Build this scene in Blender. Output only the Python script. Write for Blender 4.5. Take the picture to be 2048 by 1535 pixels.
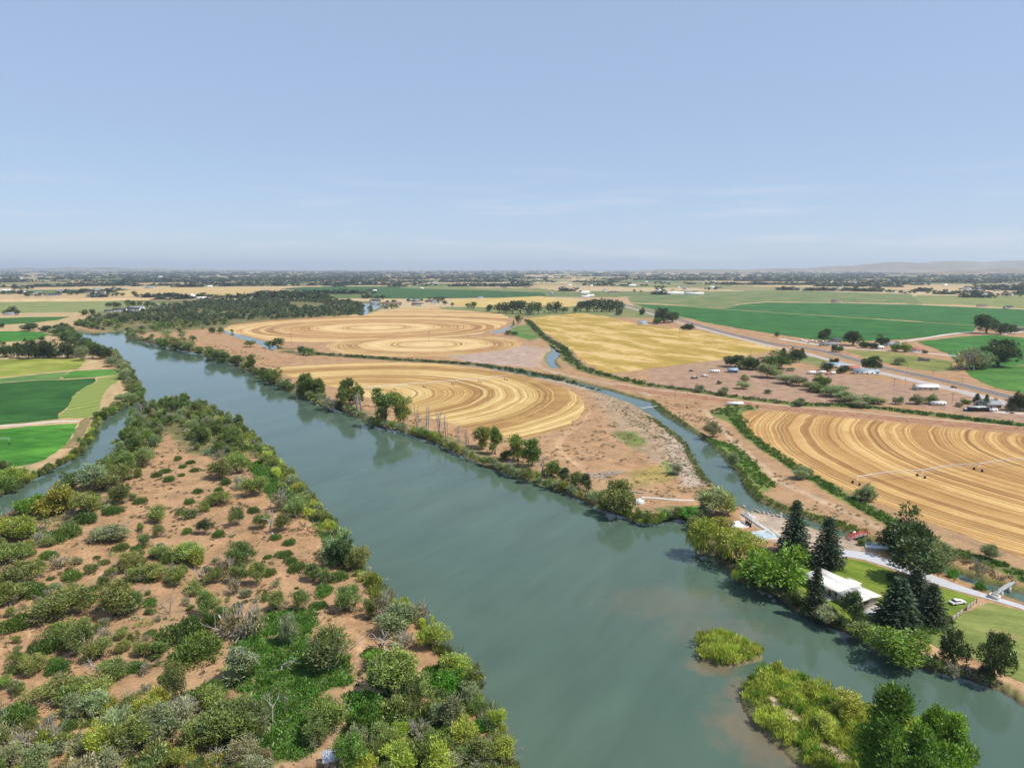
import bpy, math, random
import numpy as np
from mathutils import Vector, Matrix

# ------------------------------------------------------------------ camera, sky, sun, exposure
LZ = 1.5                       # height of the flat land above the water
CAMH = 100.0                   # drone height above the land
F, CX, CY = 1422.0, 1024.0, 767.5
PITCH = math.atan((CY - 538.0) / F)
SUN_EL, SUN_X, SUN_Y = math.radians(56), 0.93, -0.37
EXPOSURE = 0.25
scene = bpy.context.scene
for o in list(bpy.data.objects):
    bpy.data.objects.remove(o)
col = scene.collection
cam_d = bpy.data.cameras.new('camera')
cam_d.sensor_fit = 'HORIZONTAL'
cam_d.sensor_width = 36.0
cam_d.lens = 36.0 * F / 2048.0
cam_d.clip_start = 1.0
cam_d.clip_end = 120000.0
cam = bpy.data.objects.new('camera', cam_d)
col.objects.link(cam)
cam.location = (0, 0, LZ + CAMH)
cam.rotation_euler = (math.pi / 2 - PITCH, 0, 0)
scene.camera = cam
scene.view_settings.view_transform = 'Standard'
scene.view_settings.look = 'None'
scene.view_settings.exposure = EXPOSURE
scene.view_settings.gamma = 1.0

world = bpy.data.worlds.new('World')
scene.world = world
world.use_nodes = True
wt = world.node_tree
wt.nodes.clear()
w_out = wt.nodes.new('ShaderNodeOutputWorld')
w_bg = wt.nodes.new('ShaderNodeBackground')
w_bg.inputs['Strength'].default_value = 0.145
sky = wt.nodes.new('ShaderNodeTexSky')
sky.sky_type = 'NISHITA'
sky.sun_disc = False
sky.sun_elevation = SUN_EL
sky.sun_rotation = math.atan2(SUN_X, SUN_Y)
sky.altitude = 900
sky.air_density = 1.0
sky.dust_density = 0.25
sky.ozone_density = 2.2
# thin white clouds low over the plain, all the way round
w_tc = wt.nodes.new('ShaderNodeTexCoord')
w_map = wt.nodes.new('ShaderNodeMapping')
w_map.inputs['Scale'].default_value = (2.6, 2.6, 30.0)
w_map.inputs['Location'].default_value = (4.3, 1.1, 0.35)
w_n = wt.nodes.new('ShaderNodeTexNoise')
w_n.inputs['Scale'].default_value = 1.7
w_n.inputs['Detail'].default_value = 7.0
w_n.inputs['Roughness'].default_value = 0.6
w_r = wt.nodes.new('ShaderNodeMapRange')
w_r.inputs['From Min'].default_value = 0.51
w_r.inputs['From Max'].default_value = 0.80
w_r.inputs['To Max'].default_value = 0.95
w_sep = wt.nodes.new('ShaderNodeSeparateXYZ')
w_b = wt.nodes.new('ShaderNodeMapRange')
w_b.inputs['From Min'].default_value = 0.15
w_b.inputs['From Max'].default_value = 0.02
w_m = wt.nodes.new('ShaderNodeMath')
w_m.operation = 'MULTIPLY'
w_mix = wt.nodes.new('ShaderNodeMixRGB')
w_mix.inputs['Color2'].default_value = (4.6, 4.7, 5.2, 1)
wl = wt.links.new
wl(w_tc.outputs['Generated'], w_map.inputs['Vector'])
wl(w_map.outputs[0], w_n.inputs['Vector'])
wl(w_n.outputs['Fac'], w_r.inputs['Value'])
wl(w_tc.outputs['Generated'], w_sep.inputs[0])
wl(w_sep.outputs['Z'], w_b.inputs['Value'])
wl(w_r.outputs[0], w_m.inputs[0])
wl(w_b.outputs[0], w_m.inputs[1])
wl(w_m.outputs[0], w_mix.inputs['Fac'])
w_flat = wt.nodes.new('ShaderNodeMixRGB')          # dry summer air: the whole dome paled evenly
w_flat.inputs['Fac'].default_value = 0.72
w_flat.inputs['Color2'].default_value = (2.35, 3.0, 4.25, 1)
wl(sky.outputs[0], w_flat.inputs['Color1'])
wl(w_flat.outputs[0], w_mix.inputs['Color1'])
wl(w_mix.outputs[0], w_bg.inputs['Color'])
wl(w_bg.outputs[0], w_out.inputs['Surface'])

sun_d = bpy.data.lights.new('sun', 'SUN')
sun_d.energy = 5.0
sun_d.angle = math.radians(0.53)
sun_d.color = (1.0, 0.95, 0.87)
sun = bpy.data.objects.new('sun', sun_d)
col.objects.link(sun)
sdir = Vector((SUN_X * math.cos(SUN_EL), SUN_Y * math.cos(SUN_EL), math.sin(SUN_EL))).normalized()
sun.rotation_euler = sdir.to_track_quat('Z', 'Y').to_euler()

ORDW = ['first', 'second', 'third', 'fourth', 'fifth', 'sixth', 'seventh']
# ------------------------------------------------------------------ helpers
rng = np.random.default_rng(7)
random.seed(7)
CP, SP = math.cos(PITCH), math.sin(PITCH)

def G(px, py, z=0.0):
    """photo pixel -> point on the land (z metres above it)"""
    x, u = (px - CX) / F, (CY - py) / F
    d = (x, CP + u * SP, -SP + u * CP)
    t = (z - CAMH) / d[2]
    return (d[0] * t, d[1] * t)

def mpp(px, py):
    """metres across one photo pixel for a thing standing at that pixel"""
    x, y = G(px, py)
    return (y * CP + CAMH * SP) / F

def Z(ox, oy, s):
    return lambda x, y: (ox + x / s, oy + y / s)

def poly(pts, f=None):
    return np.array([G(*(f(*p) if f else p)) for p in pts])

def inside(P, Q):
    x, y = P[:, 0], P[:, 1]
    r = np.zeros(len(P), bool)
    j = len(Q) - 1
    for i in range(len(Q)):
        xi, yi, xj, yj = Q[i][0], Q[i][1], Q[j][0], Q[j][1]
        if yi != yj:
            c = ((yi > y) != (yj > y)) & (x < (xj - xi) * (y - yi) / (yj - yi) + xi)
            r ^= c
        j = i
    return r

def dist_line(P, Q, closed=False):
    n = len(Q)
    d = np.full(len(P), 1e18)
    for i in range(n if closed else n - 1):
        a, b = Q[i], Q[(i + 1) % n]
        ab = b - a
        L = max(float(ab @ ab), 1e-9)
        t = np.clip(((P - a) @ ab) / L, 0, 1)
        q = P - a - t[:, None] * ab
        d = np.minimum(d, (q * q).sum(1))
    return np.sqrt(d)

def sdist(P, Q):
    d = dist_line(P, Q, True)
    return np.where(inside(P, Q), -d, d)

def wob(P, s, seed=0):
    """cheap smooth noise, about -1..1"""
    x, y = P[:, 0] / s + seed * 3.7, P[:, 1] / s - seed * 1.9
    return (np.sin(x + 1.7 * np.sin(0.7 * y)) + np.sin(1.9 * y + 1.3 * np.sin(1.1 * x + 2)) +
            0.7 * np.sin(2.7 * x - 2.3 * y + 1.2 * np.sin(1.7 * x)) + 0.5 * np.sin(4.9 * x + 4.1 * y)) / 2.6

# ------------------------------------------------------------------ node materials
class M:
    def __init__(self, name, rough=0.9, spec=0.2):
        self.m = bpy.data.materials.new(name)
        self.m.use_nodes = True
        self.t = self.m.node_tree
        self.b = self.t.nodes['Principled BSDF']
        self.b.inputs['Roughness'].default_value = rough
        self.b.inputs['Specular IOR Level'].default_value = spec
        self.tc = None
    def n(self, t, **kw):
        k = self.t.nodes.new('ShaderNode' + t)
        for a, v in kw.items():
            setattr(k, a, v)
        return k
    def put(self, s, v):
        if isinstance(v, bpy.types.NodeSocket):
            self.t.links.new(v, s)
        elif v is not None:
            if hasattr(s.default_value, '__len__') and not hasattr(v, '__len__'):
                v = (v, v, v)
            if hasattr(v, '__len__') and s.type == 'RGBA' and len(v) == 3:
                v = (*v, 1)
            s.default_value = v
    def co(self, which='Object'):
        if not self.tc:
            self.tc = self.n('TexCoord')
        return self.tc.outputs[which]
    def pos(self):
        return self.n('NewGeometry').outputs['Position']
    def map(self, v, scale=(1, 1, 1), rot=0, loc=(0, 0, 0)):
        if rot:
            k = self.n('Mapping')
            self.put(k.inputs['Vector'], v)
            k.inputs['Rotation'].default_value = (0, 0, rot)
            v = k.outputs[0]
        k = self.n('Mapping')
        self.put(k.inputs['Vector'], v)
        k.inputs['Scale'].default_value = scale
        k.inputs['Location'].default_value = loc
        return k.outputs[0]
    def noise(self, v, scale, detail=4, rough=0.55, dist=0):
        k = self.n('TexNoise')
        self.put(k.inputs['Vector'], v)
        k.inputs['Scale'].default_value = scale
        k.inputs['Detail'].default_value = detail
        k.inputs['Roughness'].default_value = rough
        k.inputs['Distortion'].default_value = dist
        return k.outputs['Fac']
    def math(self, op, a, b=None, clamp=False):
        k = self.n('Math', operation=op, use_clamp=clamp)
        self.put(k.inputs[0], a)
        if b is not None:
            self.put(k.inputs[1], b)
        return k.outputs[0]
    def rng(self, v, a, b, c=0.0, d=1.0):
        k = self.n('MapRange')
        self.put(k.inputs['Value'], v)
        for i, x in zip(('From Min', 'From Max', 'To Min', 'To Max'), (a, b, c, d)):
            self.put(k.inputs[i], x)
        return k.outputs[0]
    def mix(self, f, a, b, mode='MIX'):
        k = self.n('MixRGB', blend_type=mode)
        self.put(k.inputs[0], f)
        self.put(k.inputs[1], a)
        self.put(k.inputs[2], b)
        return k.outputs[0]
    def ramp(self, f, stops):
        k = self.n('ValToRGB')
        self.put(k.inputs[0], f)
        e = k.color_ramp.elements
        while len(e) < len(stops):
            e.new(0.5)
        for x, (p, c) in zip(e, stops):
            x.position = p
            x.color = (*c, 1)
        return k.outputs[0]
    def scalec(self, c, f):
        """colour times a number"""
        k = self.n('VectorMath', operation='SCALE')
        self.put(k.inputs[0], c)
        self.put(k.inputs['Scale'], f)
        return k.outputs[0]
    def bump(self, h, strength=0.4, dist=0.3):
        k = self.n('Bump')
        k.inputs['Strength'].default_value = strength
        k.inputs['Distance'].default_value = dist
        self.put(k.inputs['Height'], h)
        self.t.links.new(k.outputs[0], self.b.inputs['Normal'])
    def color(self, c):
        self.put(self.b.inputs['Base Color'], c)
        return self.m

def plain(name, c, rough=0.8, var=0.2, scale=1.5, metal=0.0):
    """paint, metal, concrete: a base colour with uneven grime"""
    m = M(name, rough, 0.3)
    v = m.co()
    n = m.noise(v, scale, 5, 0.65)
    m.b.inputs['Metallic'].default_value = metal
    m.put(m.b.inputs['Roughness'], m.rng(n, 0.3, 0.7, max(rough - .12, 0.05), min(rough + .12, 1)))
    return m.color(m.scalec(m.mix(0, c, c), m.rng(n, 0.25, 0.75, 1 - var, 1 + var)))

def leafmat(name, trans=0.35):
    """foliage: the object's own colour, each leaf a little different, some light through the leaves"""
    m = M(name)
    t = m.t
    t.nodes.remove(m.b)
    oi = m.n('ObjectInfo')
    at = m.n('Attribute', attribute_name='tint')
    c = m.mix(1.0, oi.outputs['Color'], at.outputs['Color'], 'MULTIPLY')
    d = m.n('BsdfDiffuse')
    tr = m.n('BsdfTranslucent')
    gl = m.n('BsdfGlossy')
    gl.inputs['Roughness'].default_value = 0.45
    m.put(d.inputs['Color'], c)
    m.put(tr.inputs['Color'], m.mix(1.0, c, (1.25, 1.3, 0.6), 'MULTIPLY'))
    s = m.n('MixShader')
    s.inputs[0].default_value = trans
    t.links.new(d.outputs[0], s.inputs[1])
    t.links.new(tr.outputs[0], s.inputs[2])
    s2 = m.n('MixShader')
    s2.inputs[0].default_value = 0.035
    t.links.new(s.outputs[0], s2.inputs[1])
    t.links.new(gl.outputs[0], s2.inputs[2])
    t.links.new(s2.outputs[0], t.nodes['Material Output'].inputs['Surface'])
    return m.m

MAT = {}
MAT['leaf'] = leafmat('foliage', 0.27)
MAT['needle'] = leafmat('needles', 0.12)
MAT['bark'] = plain('bark', (0.10, 0.075, 0.055), 0.95, 0.35, 4)
MAT['twig'] = plain('grey_bark', (0.24, 0.205, 0.17), 0.95, 0.3, 3)
MAT['creamroof'] = plain('cream_roofing', (0.68, 0.645, 0.58), 0.8, 0.12, 0.6)
MAT['dead'] = plain('bleached_wood', (0.29, 0.265, 0.24), 0.9, 0.3, 3)
MAT['concrete'] = plain('concrete', (0.50, 0.48, 0.44), 0.9, 0.15, 0.8)
MAT['white'] = plain('white_paint', (0.78, 0.77, 0.74), 0.6, 0.08, 0.7)
MAT['offwhite'] = plain('cream_siding', (0.55, 0.49, 0.40), 0.8, 0.1, 0.8)
MAT['glass'] = plain('window_glass', (0.03, 0.04, 0.05), 0.12, 0.2, 1)
MAT['darkroof'] = plain('dark_shingles', (0.055, 0.055, 0.062), 0.85, 0.25, 1.2)
MAT['greyroof'] = plain('grey_shingles', (0.24, 0.25, 0.27), 0.8, 0.2, 1.2)
MAT['bluemetal'] = plain('blue_grey_metal_roof', (0.24, 0.31, 0.37), 0.45, 0.15, 1)
MAT['redroof'] = plain('red_roof', (0.36, 0.13, 0.09), 0.8, 0.2, 1)
MAT['brownroof'] = plain('brown_shingles', (0.16, 0.11, 0.08), 0.85, 0.25, 1)
MAT['metal'] = plain('galvanised_metal', (0.50, 0.52, 0.54), 0.4, 0.15, 1.5, 0.6)
MAT['tin'] = plain('sheet_metal_roof', (0.62, 0.66, 0.72), 0.5, 0.12, 2, 0.25)
MAT['steel'] = plain('rusty_steel', (0.11, 0.085, 0.075), 0.7, 0.3, 3, 0.4)
MAT['rubber'] = plain('rubber', (0.022, 0.022, 0.023), 0.85, 0.2, 3)
MAT['red'] = plain('red_paint', (0.55, 0.05, 0.05), 0.5, 0.15, 2)
MAT['blue'] = plain('blue_paint', (0.10, 0.17, 0.30), 0.5, 0.15, 2)
MAT['black'] = plain('black_paint', (0.025, 0.026, 0.03), 0.35, 0.15, 2)
MAT['pole'] = plain('weathered_pole', (0.13, 0.10, 0.075), 0.95, 0.3, 3)
MAT['plank'] = plain('grey_planks', (0.36, 0.33, 0.29), 0.95, 0.25, 2)
MAT['rock'] = plain('rock', (0.33, 0.29, 0.25), 0.95, 0.3, 1)
MAT['brick'] = plain('chimney_brick', (0.42, 0.27, 0.19), 0.95, 0.25, 4)

# ------------------------------------------------------------------ mesh building
class Acc:
    """collects quads; tint is a per-vertex colour factor of each leaf"""
    def __init__(self):
        self.V, self.Q, self.T, self.MI, self.n = [], [], [], [], 0
    def quads(self, V, Q, tint=1.0, mi=0):
        V = np.asarray(V, float).reshape(-1, 3)
        Q = np.asarray(Q, int).reshape(-1, 4)
        self.V.append(V)
        self.Q.append(Q + self.n)
        t = np.asarray(tint, float)
        if t.ndim == 0:
            t = np.full((len(V), 3), float(t))
        elif t.ndim == 1:
            t = np.repeat(t[:, None], 3, 1)
        self.T.append(t)
        self.MI.append(np.full(len(Q), mi))
        self.n += len(V)
        return self
    def box(self, x0, x1, y0, y1, z0, z1, mi=0):
        v = [(x, y, z) for z in (z0, z1) for y in (y0, y1) for x in (x0, x1)]
        return self.quads(v, [(0, 2, 3, 1), (4, 5, 7, 6), (0, 1, 5, 4), (2, 6, 7, 3), (0, 4, 6, 2), (1, 3, 7, 5)], 1, mi)
    def tube(self, pts, radii, k=5, mi=0, tint=1.0, cap=True):
        pts = np.asarray(pts, float)
        n = len(pts)
        a = np.linspace(0, 2 * np.pi, k, endpoint=False)
        V = []
        for i in range(n):
            d = pts[min(i + 1, n - 1)] - pts[max(i - 1, 0)]
            d = d / (np.linalg.norm(d) + 1e-9)
            s = np.cross(d, (0, 0, 1) if abs(d[2]) < 0.9 else (1, 0, 0))
            s /= np.linalg.norm(s)
            u = np.cross(s, d)
            V.append(pts[i] + radii[i] * (np.cos(a)[:, None] * s + np.sin(a)[:, None] * u))
        V = np.concatenate(V)
        Q = [(i * k + j, i * k + (j + 1) % k, (i + 1) * k + (j + 1) % k, (i + 1) * k + j) for i in range(n - 1) for j in range(k)]
        if cap and k == 4:
            Q += [(3, 2, 1, 0), tuple((n - 1) * k + q for q in range(4))]
        elif cap and k in (6, 8):
            for b in (0, (n - 1) * k):
                h = k // 2
                Q += [(b, b + 1, b + 2, b + 3)] + [(b, b + 3, b + 4, b + 5)] + ([(b, b + 5, b + 6, b + 7)] if k == 8 else [])
        return self.quads(V, Q, tint, mi)
    def gable(self, L, W, z0, h, over=0.5, thick=0.18, mi=0):
        """ridge roof along x, two thick slabs"""
        lx = L / 2 + over
        for s in (-1, 1):
            y0, y1 = 0.0, s * (W / 2 + over)
            zr, ze = z0 + h, z0 - h * over / (W / 2)
            a = [(-lx, y0, zr), (lx, y0, zr), (lx, y1, ze), (-lx, y1, ze)]
            b = [(p[0], p[1], p[2] + thick) for p in a]
            self.quads(a + b, [(0, 1, 2, 3), (4, 7, 6, 5), (0, 4, 5, 1), (1, 5, 6, 2), (2, 6, 7, 3), (3, 7, 4, 0)], 1, mi)
        return self
    def mesh(self, name, mats, smooth=False):
        V, Q, T, MI = (np.concatenate(x) for x in (self.V, self.Q, self.T, self.MI))
        me = bpy.data.meshes.new(name)
        me.vertices.add(len(V))
        me.vertices.foreach_set('co', V.astype(np.float32).ravel())
        me.loops.add(Q.size)
        me.loops.foreach_set('vertex_index', Q.astype(np.int32).ravel())
        me.polygons.add(len(Q))
        me.polygons.foreach_set('loop_start', np.arange(0, Q.size, 4, dtype=np.int32))
        me.polygons.foreach_set('loop_total', np.full(len(Q), 4, np.int32))
        for m in mats:
            me.materials.append(m if not isinstance(m, str) else MAT[m])
        me.polygons.foreach_set('material_index', MI.astype(np.int32))
        if smooth:
            me.polygons.foreach_set('use_smooth', np.ones(len(Q), bool))
        at = me.attributes.new('tint', 'FLOAT_COLOR', 'POINT')
        at.data.foreach_set('color', np.concatenate([T, np.ones((len(T), 1))], 1).astype(np.float32).ravel())
        me.update(calc_edges=True)
        me.validate()
        return me

def obj(name, me, parent=None, loc=None, rz=None, sc=None, color=None):
    o = bpy.data.objects.new(name, me)
    col.objects.link(o)
    if parent is not None:
        o.parent = parent
    if loc is not None:
        o.location = loc
    if rz is not None:
        o.rotation_euler = (0, 0, rz)
    if sc is not None:
        o.scale = sc if hasattr(sc, '__len__') else (sc,) * 3
    if color is not None:
        o.color = (*color, 1)
    return o

def tag(o, label=None, cat=None, group=None, kind=None):
    for k, v in (('label', label), ('category', cat), ('group', group), ('kind', kind)):
        if v:
            o[k] = v
    return o

def ngon(name, pts, z, mat, kind='structure'):
    c = np.mean(pts, 0)
    me = bpy.data.meshes.new(name)
    me.from_pydata([(p[0] - c[0], p[1] - c[1], 0) for p in pts], [], [list(range(len(pts)))])
    me.materials.append(mat)
    me.update()
    if me.polygons[0].normal.z < 0:
        me.flip_normals()
    o = obj(name, me, loc=(c[0], c[1], z))
    o['kind'] = kind
    return o

def smooth_line(pts, n=6):
    P = [np.array(p, float) for p in pts]
    out = []
    for i in range(len(P) - 1):
        p0, p1, p2, p3 = P[max(i - 1, 0)], P[i], P[i + 1], P[min(i + 2, len(P) - 1)]
        for k in range(n):
            t = k / n
            out.append(0.5 * ((2 * p1) + (-p0 + p2) * t + (2 * p0 - 5 * p1 + 4 * p2 - p3) * t * t + (-p0 + 3 * p1 - 3 * p2 + p3) * t ** 3))
    out.append(P[-1])
    return np.array(out)

def ribbon(name, line, width, z, mat, kind='structure', wig=0.12):
    L = smooth_line(line, 8)
    n = len(L)
    w = np.interp(np.arange(n), np.linspace(0, n - 1, len(width)), width) if hasattr(width, '__len__') else np.full(n, width)
    d = np.gradient(L, axis=0)
    d /= np.linalg.norm(d, axis=1)[:, None] + 1e-9
    s = np.stack([-d[:, 1], d[:, 0]], 1)
    wl_ = w * (1 + wig * rng.standard_normal(n)) / 2
    wr_ = w * (1 + wig * rng.standard_normal(n)) / 2
    A, B = L + s * wl_[:, None], L - s * wr_[:, None]
    V = np.concatenate([np.c_[A, np.zeros(n)], np.c_[B, np.zeros(n)]])
    Q = [(i, n + i, n + i + 1, i + 1) for i in range(n - 1)]
    a = Acc().quads(V, Q)
    o = obj(name, a.mesh(name, [mat]), loc=(0, 0, z))
    if kind:
        o['kind'] = kind
    return o

# ------------------------------------------------------------------ outlines read from the photograph
Z1, Z2, Z3 = Z(0, 500, 2.925), Z(600, 500, 2.925), Z(1300, 500, 2.738)
Z4, Z5, Z6 = Z(1200, 850, 2.2406), Z(0, 900, 2.4171), Z(500, 1000, 2.8686)
Z7, Z8, Z9 = Z(400, 520, 2.926), Z(1200, 530, 2.415), Z(0, 520, 3.413)
ZA, ZB, ZC = Z(0, 640, 6.397), Z(1400, 680, 3.16), Z(1350, 1200, 2.934)
ZD, ZE = Z(1350, 940, 5.1175), Z(1648, 1000, 5.1175)
ZF = Z(1000, 900, 5.1175)
WD = 1.5        # the water lies this far under the land: outlines at the waterline are read on that plane
def W(pts):
    return np.array([G(x, y, -WD) for x, y in pts])

RIGHT_BANK = [(246, 667), (253, 674), (284, 683), (318, 690), (369, 702), (410, 708), (455, 724), (489, 739), (523, 758), (561, 775),
    (600, 794), (644, 809), (702, 828), (750, 852), (791, 859), (832, 873), (873, 886), (914, 907), (955, 924), (1017, 948), (1079, 968),
    (1123, 985), (1164, 999), (1200, 1019), (1240, 1029), (1280, 1043), (1316, 1045), (1356, 1036), (1376, 1044), (1384, 1072), (1390, 1096),
    (1410, 1106), (1438, 1116), (1456, 1136), (1472, 1160), (1515, 1176), (1552, 1192), (1583, 1214), (1624, 1236), (1672, 1256), (1716, 1276),
    (1752, 1298), (1792, 1317), (1836, 1334), (1898, 1349), (1934, 1356), (1960, 1367), (2000, 1381), (2026, 1399), (2048, 1412), (2110, 1450), (2230, 1530), (2420, 1640)]
ISLE_RIGHT = [(441, 834), (475, 858), (507, 876), (540, 904), (571, 938), (602, 972), (629, 999), (657, 1031), (690, 1077), (714, 1112),
    (731, 1143), (752, 1164), (780, 1199), (812, 1216), (843, 1234), (866, 1258), (884, 1296), (908, 1317), (926, 1335), (956, 1362), (956, 1382),
    (961, 1400), (988, 1421), (999, 1456), (1018, 1487), (1025, 1520), (1030, 1560), (1050, 1640), (1060, 1760)]
ISLE_LEFT = [(290, 812), (273, 828), (250, 852), (246, 877), (226, 903), (216, 917), (184, 934), (146, 954), (120, 974), (76, 998), (18, 1026), (-56, 1062), (-220, 1130), (-600, 1300)]
LEFT_BANK = [(133, 656), (140, 666), (156, 679), (180, 688), (205, 699), (236, 713), (241, 723), (254, 731), (264, 748), (274, 771), (287, 785), (289, 797),
    (272, 806), (239, 820), (206, 840), (196, 858), (186, 878), (169, 899), (145, 919), (114, 933), (83, 950), (56, 964), (31, 981), (0, 990), (-80, 1020), (-240, 1085), (-620, 1240)]
NEAR = [(2600, 1900), (1100, 1900)]
river = W(LEFT_BANK + [(-900, 1420)] + [(-600, 1300)][:0] + ISLE_LEFT[::-1] + [(330, 806), (400, 812)] + ISLE_RIGHT + [(1100, 1900), (2700, 1900)] + RIGHT_BANK[::-1] + [(260, 660), (232, 662), (200, 665), (171, 665), (150, 660)])
islet_small = W([(1396, 1284), (1410, 1274), (1440, 1272), (1470, 1281), (1508, 1300), (1527, 1317), (1520, 1324), (1484, 1328), (1436, 1336), (1406, 1320)])
islet_big = W([(1480, 1376), (1500, 1356), (1524, 1342), (1560, 1336), (1590, 1350), (1628, 1374), (1690, 1398), (1730, 1416), (1800, 1430), (1880, 1470), (1926, 1510),
    (1950, 1600), (1960, 1700), (1760, 1760), (1660, 1640), (1612, 1540), (1586, 1520), (1544, 1486), (1504, 1450), (1482, 1408)])
canal = W([Z2(1500, 735), Z2(1600, 765), Z2(1700, 792), Z2(1830, 826), Z2(1950, 862), (1300, 803), (1322, 825), (1366, 851), (1410, 880), (1446, 913), (1475, 945), (1493, 982), (1519, 1004),
    (1556, 1021), (1610, 1036), (1640, 1048), (1684, 1062), (1706, 1070), (1750, 1084), (1800, 1104), (1894, 1138), (1980, 1169), (2048, 1187), (2200, 1230), (2200, 1256),
    (2048, 1206), (1960, 1177), (1902, 1151), (1860, 1136), (1770, 1102), (1735, 1092), (1694, 1077), (1631, 1060), (1600, 1050), (1556, 1032), (1504, 1026), (1475, 1011),
    (1457, 997), (1424, 964), (1406, 949), (1391, 920), (1373, 887), (1344, 861), (1300, 830), Z2(1950, 905), Z2(1830, 862), Z2(1700, 818), Z2(1600, 785), Z2(1500, 750)])
pond = W([(1100, 692), (1112, 697), (1124, 705), (1118, 714), (1110, 720), (1110, 727), (1120, 737), (1106, 738), (1094, 728), (1091, 716), (1096, 707), (1106, 702)])
WATERS = [river, canal, pond]
ISLETS = [islet_small, islet_big]

# ------------------------------------------------------------------ ground: one sheet to the horizon, denser near the camera
def row_r(py):
    return G(CX, py)[1]
pys = np.concatenate([np.arange(540.2, 560, 1.1), np.arange(560, 640, 1.5), np.arange(640, 900, 1.35), np.arange(900, 1760, 2.7)])
rs = np.array([95000., 60000.] + [row_r(p) for p in pys if p > 541.2] + [88, 70, 50, 30, 12])
an = np.concatenate([np.arange(-180, -50, 6.0), np.arange(-50, -38, 0.5), np.arange(-38, 38.01, 0.112), np.arange(38.5, 50, 0.5), np.arange(50, 180, 6.0)])
A, R = np.meshgrid(np.radians(an), rs)
gx, gy = (R * np.sin(A)).ravel(), (R * np.cos(A)).ravel()
GP = np.stack([gx, gy], 1)
gr = np.hypot(gx, gy)
near = (gr < 1700) & (gy > -200)
NP_ = GP[near]
sd = np.full(len(NP_), 1e9)
for q in WATERS:
    sd = np.minimum(sd, sdist(NP_, q))
for q in ISLETS:
    sd = np.maximum(sd, -sdist(NP_, q))
sd = sd + 0.5 * wob(NP_, 2.3) + 0.35 * wob(NP_, 0.9, 3)
gz = np.full(len(GP), LZ)
bank = np.clip(sd / 2.6, -1.2, 1)
zz = np.where(bank > 0, 0.05 + (LZ - 0.05) * (bank ** 0.7 if False else np.sign(bank) * np.abs(bank) ** 0.7), bank * 1.2)
gz[near] = zz
land_sd = np.full(len(GP), 1e3)
land_sd[near] = sd

SOIL, SAND, DRY = np.array((.345, .205, .108)), np.array((.44, .28, .16)), np.array((.34, .235, .12))
GRASS, LUSH, OLIVE = np.array((.125, .175, .036)), np.array((.065, .15, .018)), np.array((.11, .115, .04))
GREY, RUST, TAN = np.array((.36, .31, .265)), np.array((.26, .115, .06)), np.array((.42, .30, .155))
C = np.tile(SOIL, (len(GP), 1))
A_ = np.full(len(GP), 0.16)                     # how much of it is patchy weeds
# far plain: a patchwork of stubble, fallow and irrigated parcels
far = (gr > 1500)
fx, fy = gx[far] + 0.22 * gy[far], gy[far] - 0.12 * gx[far]
jj = np.floor(fy / 640)
ii = np.floor(fx / 850 + 0.37 * jj)
hsh = np.modf(np.abs(np.sin(ii * 127.1 + jj * 311.7) * 43758.5))[0]
pal = np.array([(.45, .33, .17), (.42, .30, .16), (.46, .35, .20), (.15, .18, .06), (.06, .12, .03), (.40, .28, .15), (.10, .15, .045), (.22, .21, .09)])
C[far] = pal[(hsh * len(pal)).astype(int) % len(pal)]
A_[far] = 0.05

def paint(Q, c, soft=2.0, weed=None, amt=1.0, wobble=1.5, ws=7.0):
    Q = np.asarray(Q)
    lo, hi = Q.min(0) - 20, Q.max(0) + 20
    k = np.where((gx > lo[0]) & (gx < hi[0]) & (gy > lo[1]) & (gy < hi[1]))[0]
    if not len(k):
        return
    P = GP[k]
    s = sdist(P, Q) + wobble * wob(P, ws, 2) + 0.5 * wobble * wob(P, ws / 3, 5)
    f = np.clip(0.5 - s / soft, 0, 1)[:, None] * amt
    C[k] = C[k] * (1 - f) + np.asarray(c) * f
    if weed is not None:
        A_[k] = A_[k] * (1 - f[:, 0]) + weed * f[:, 0]

def stroke(line, w, c, soft=1.0, weed=None, amt=1.0, wobble=0.5):
    L = smooth_line(line, 5)
    lo, hi = L.min(0) - 30, L.max(0) + 30
    k = np.where((gx > lo[0]) & (gx < hi[0]) & (gy > lo[1]) & (gy < hi[1]))[0]
    if not len(k):
        return
    P = GP[k]
    s = dist_line(P, L) + wobble * wob(P, 4.0, 4)
    f = np.clip((w / 2 - s) / soft + 0.5, 0, 1)[:, None] * amt
    C[k] = C[k] * (1 - f) + np.asarray(c) * f
    if weed is not None:
        A_[k] = A_[k] * (1 - f[:, 0]) + weed * f[:, 0]

# left bank farmland between the fields
paint(poly([(-400, 590), (330, 600), (240, 650), (130, 660), (270, 790), (190, 860), (30, 985), (-700, 1260)]), TAN, 4, 0.1)
# wooded flat beyond the bend
paint(poly([(150, 650), (230, 600), (640, 598), (800, 606), (720, 632), (540, 640), (440, 660), (250, 668)]), OLIVE, 10, 0.5)
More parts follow.
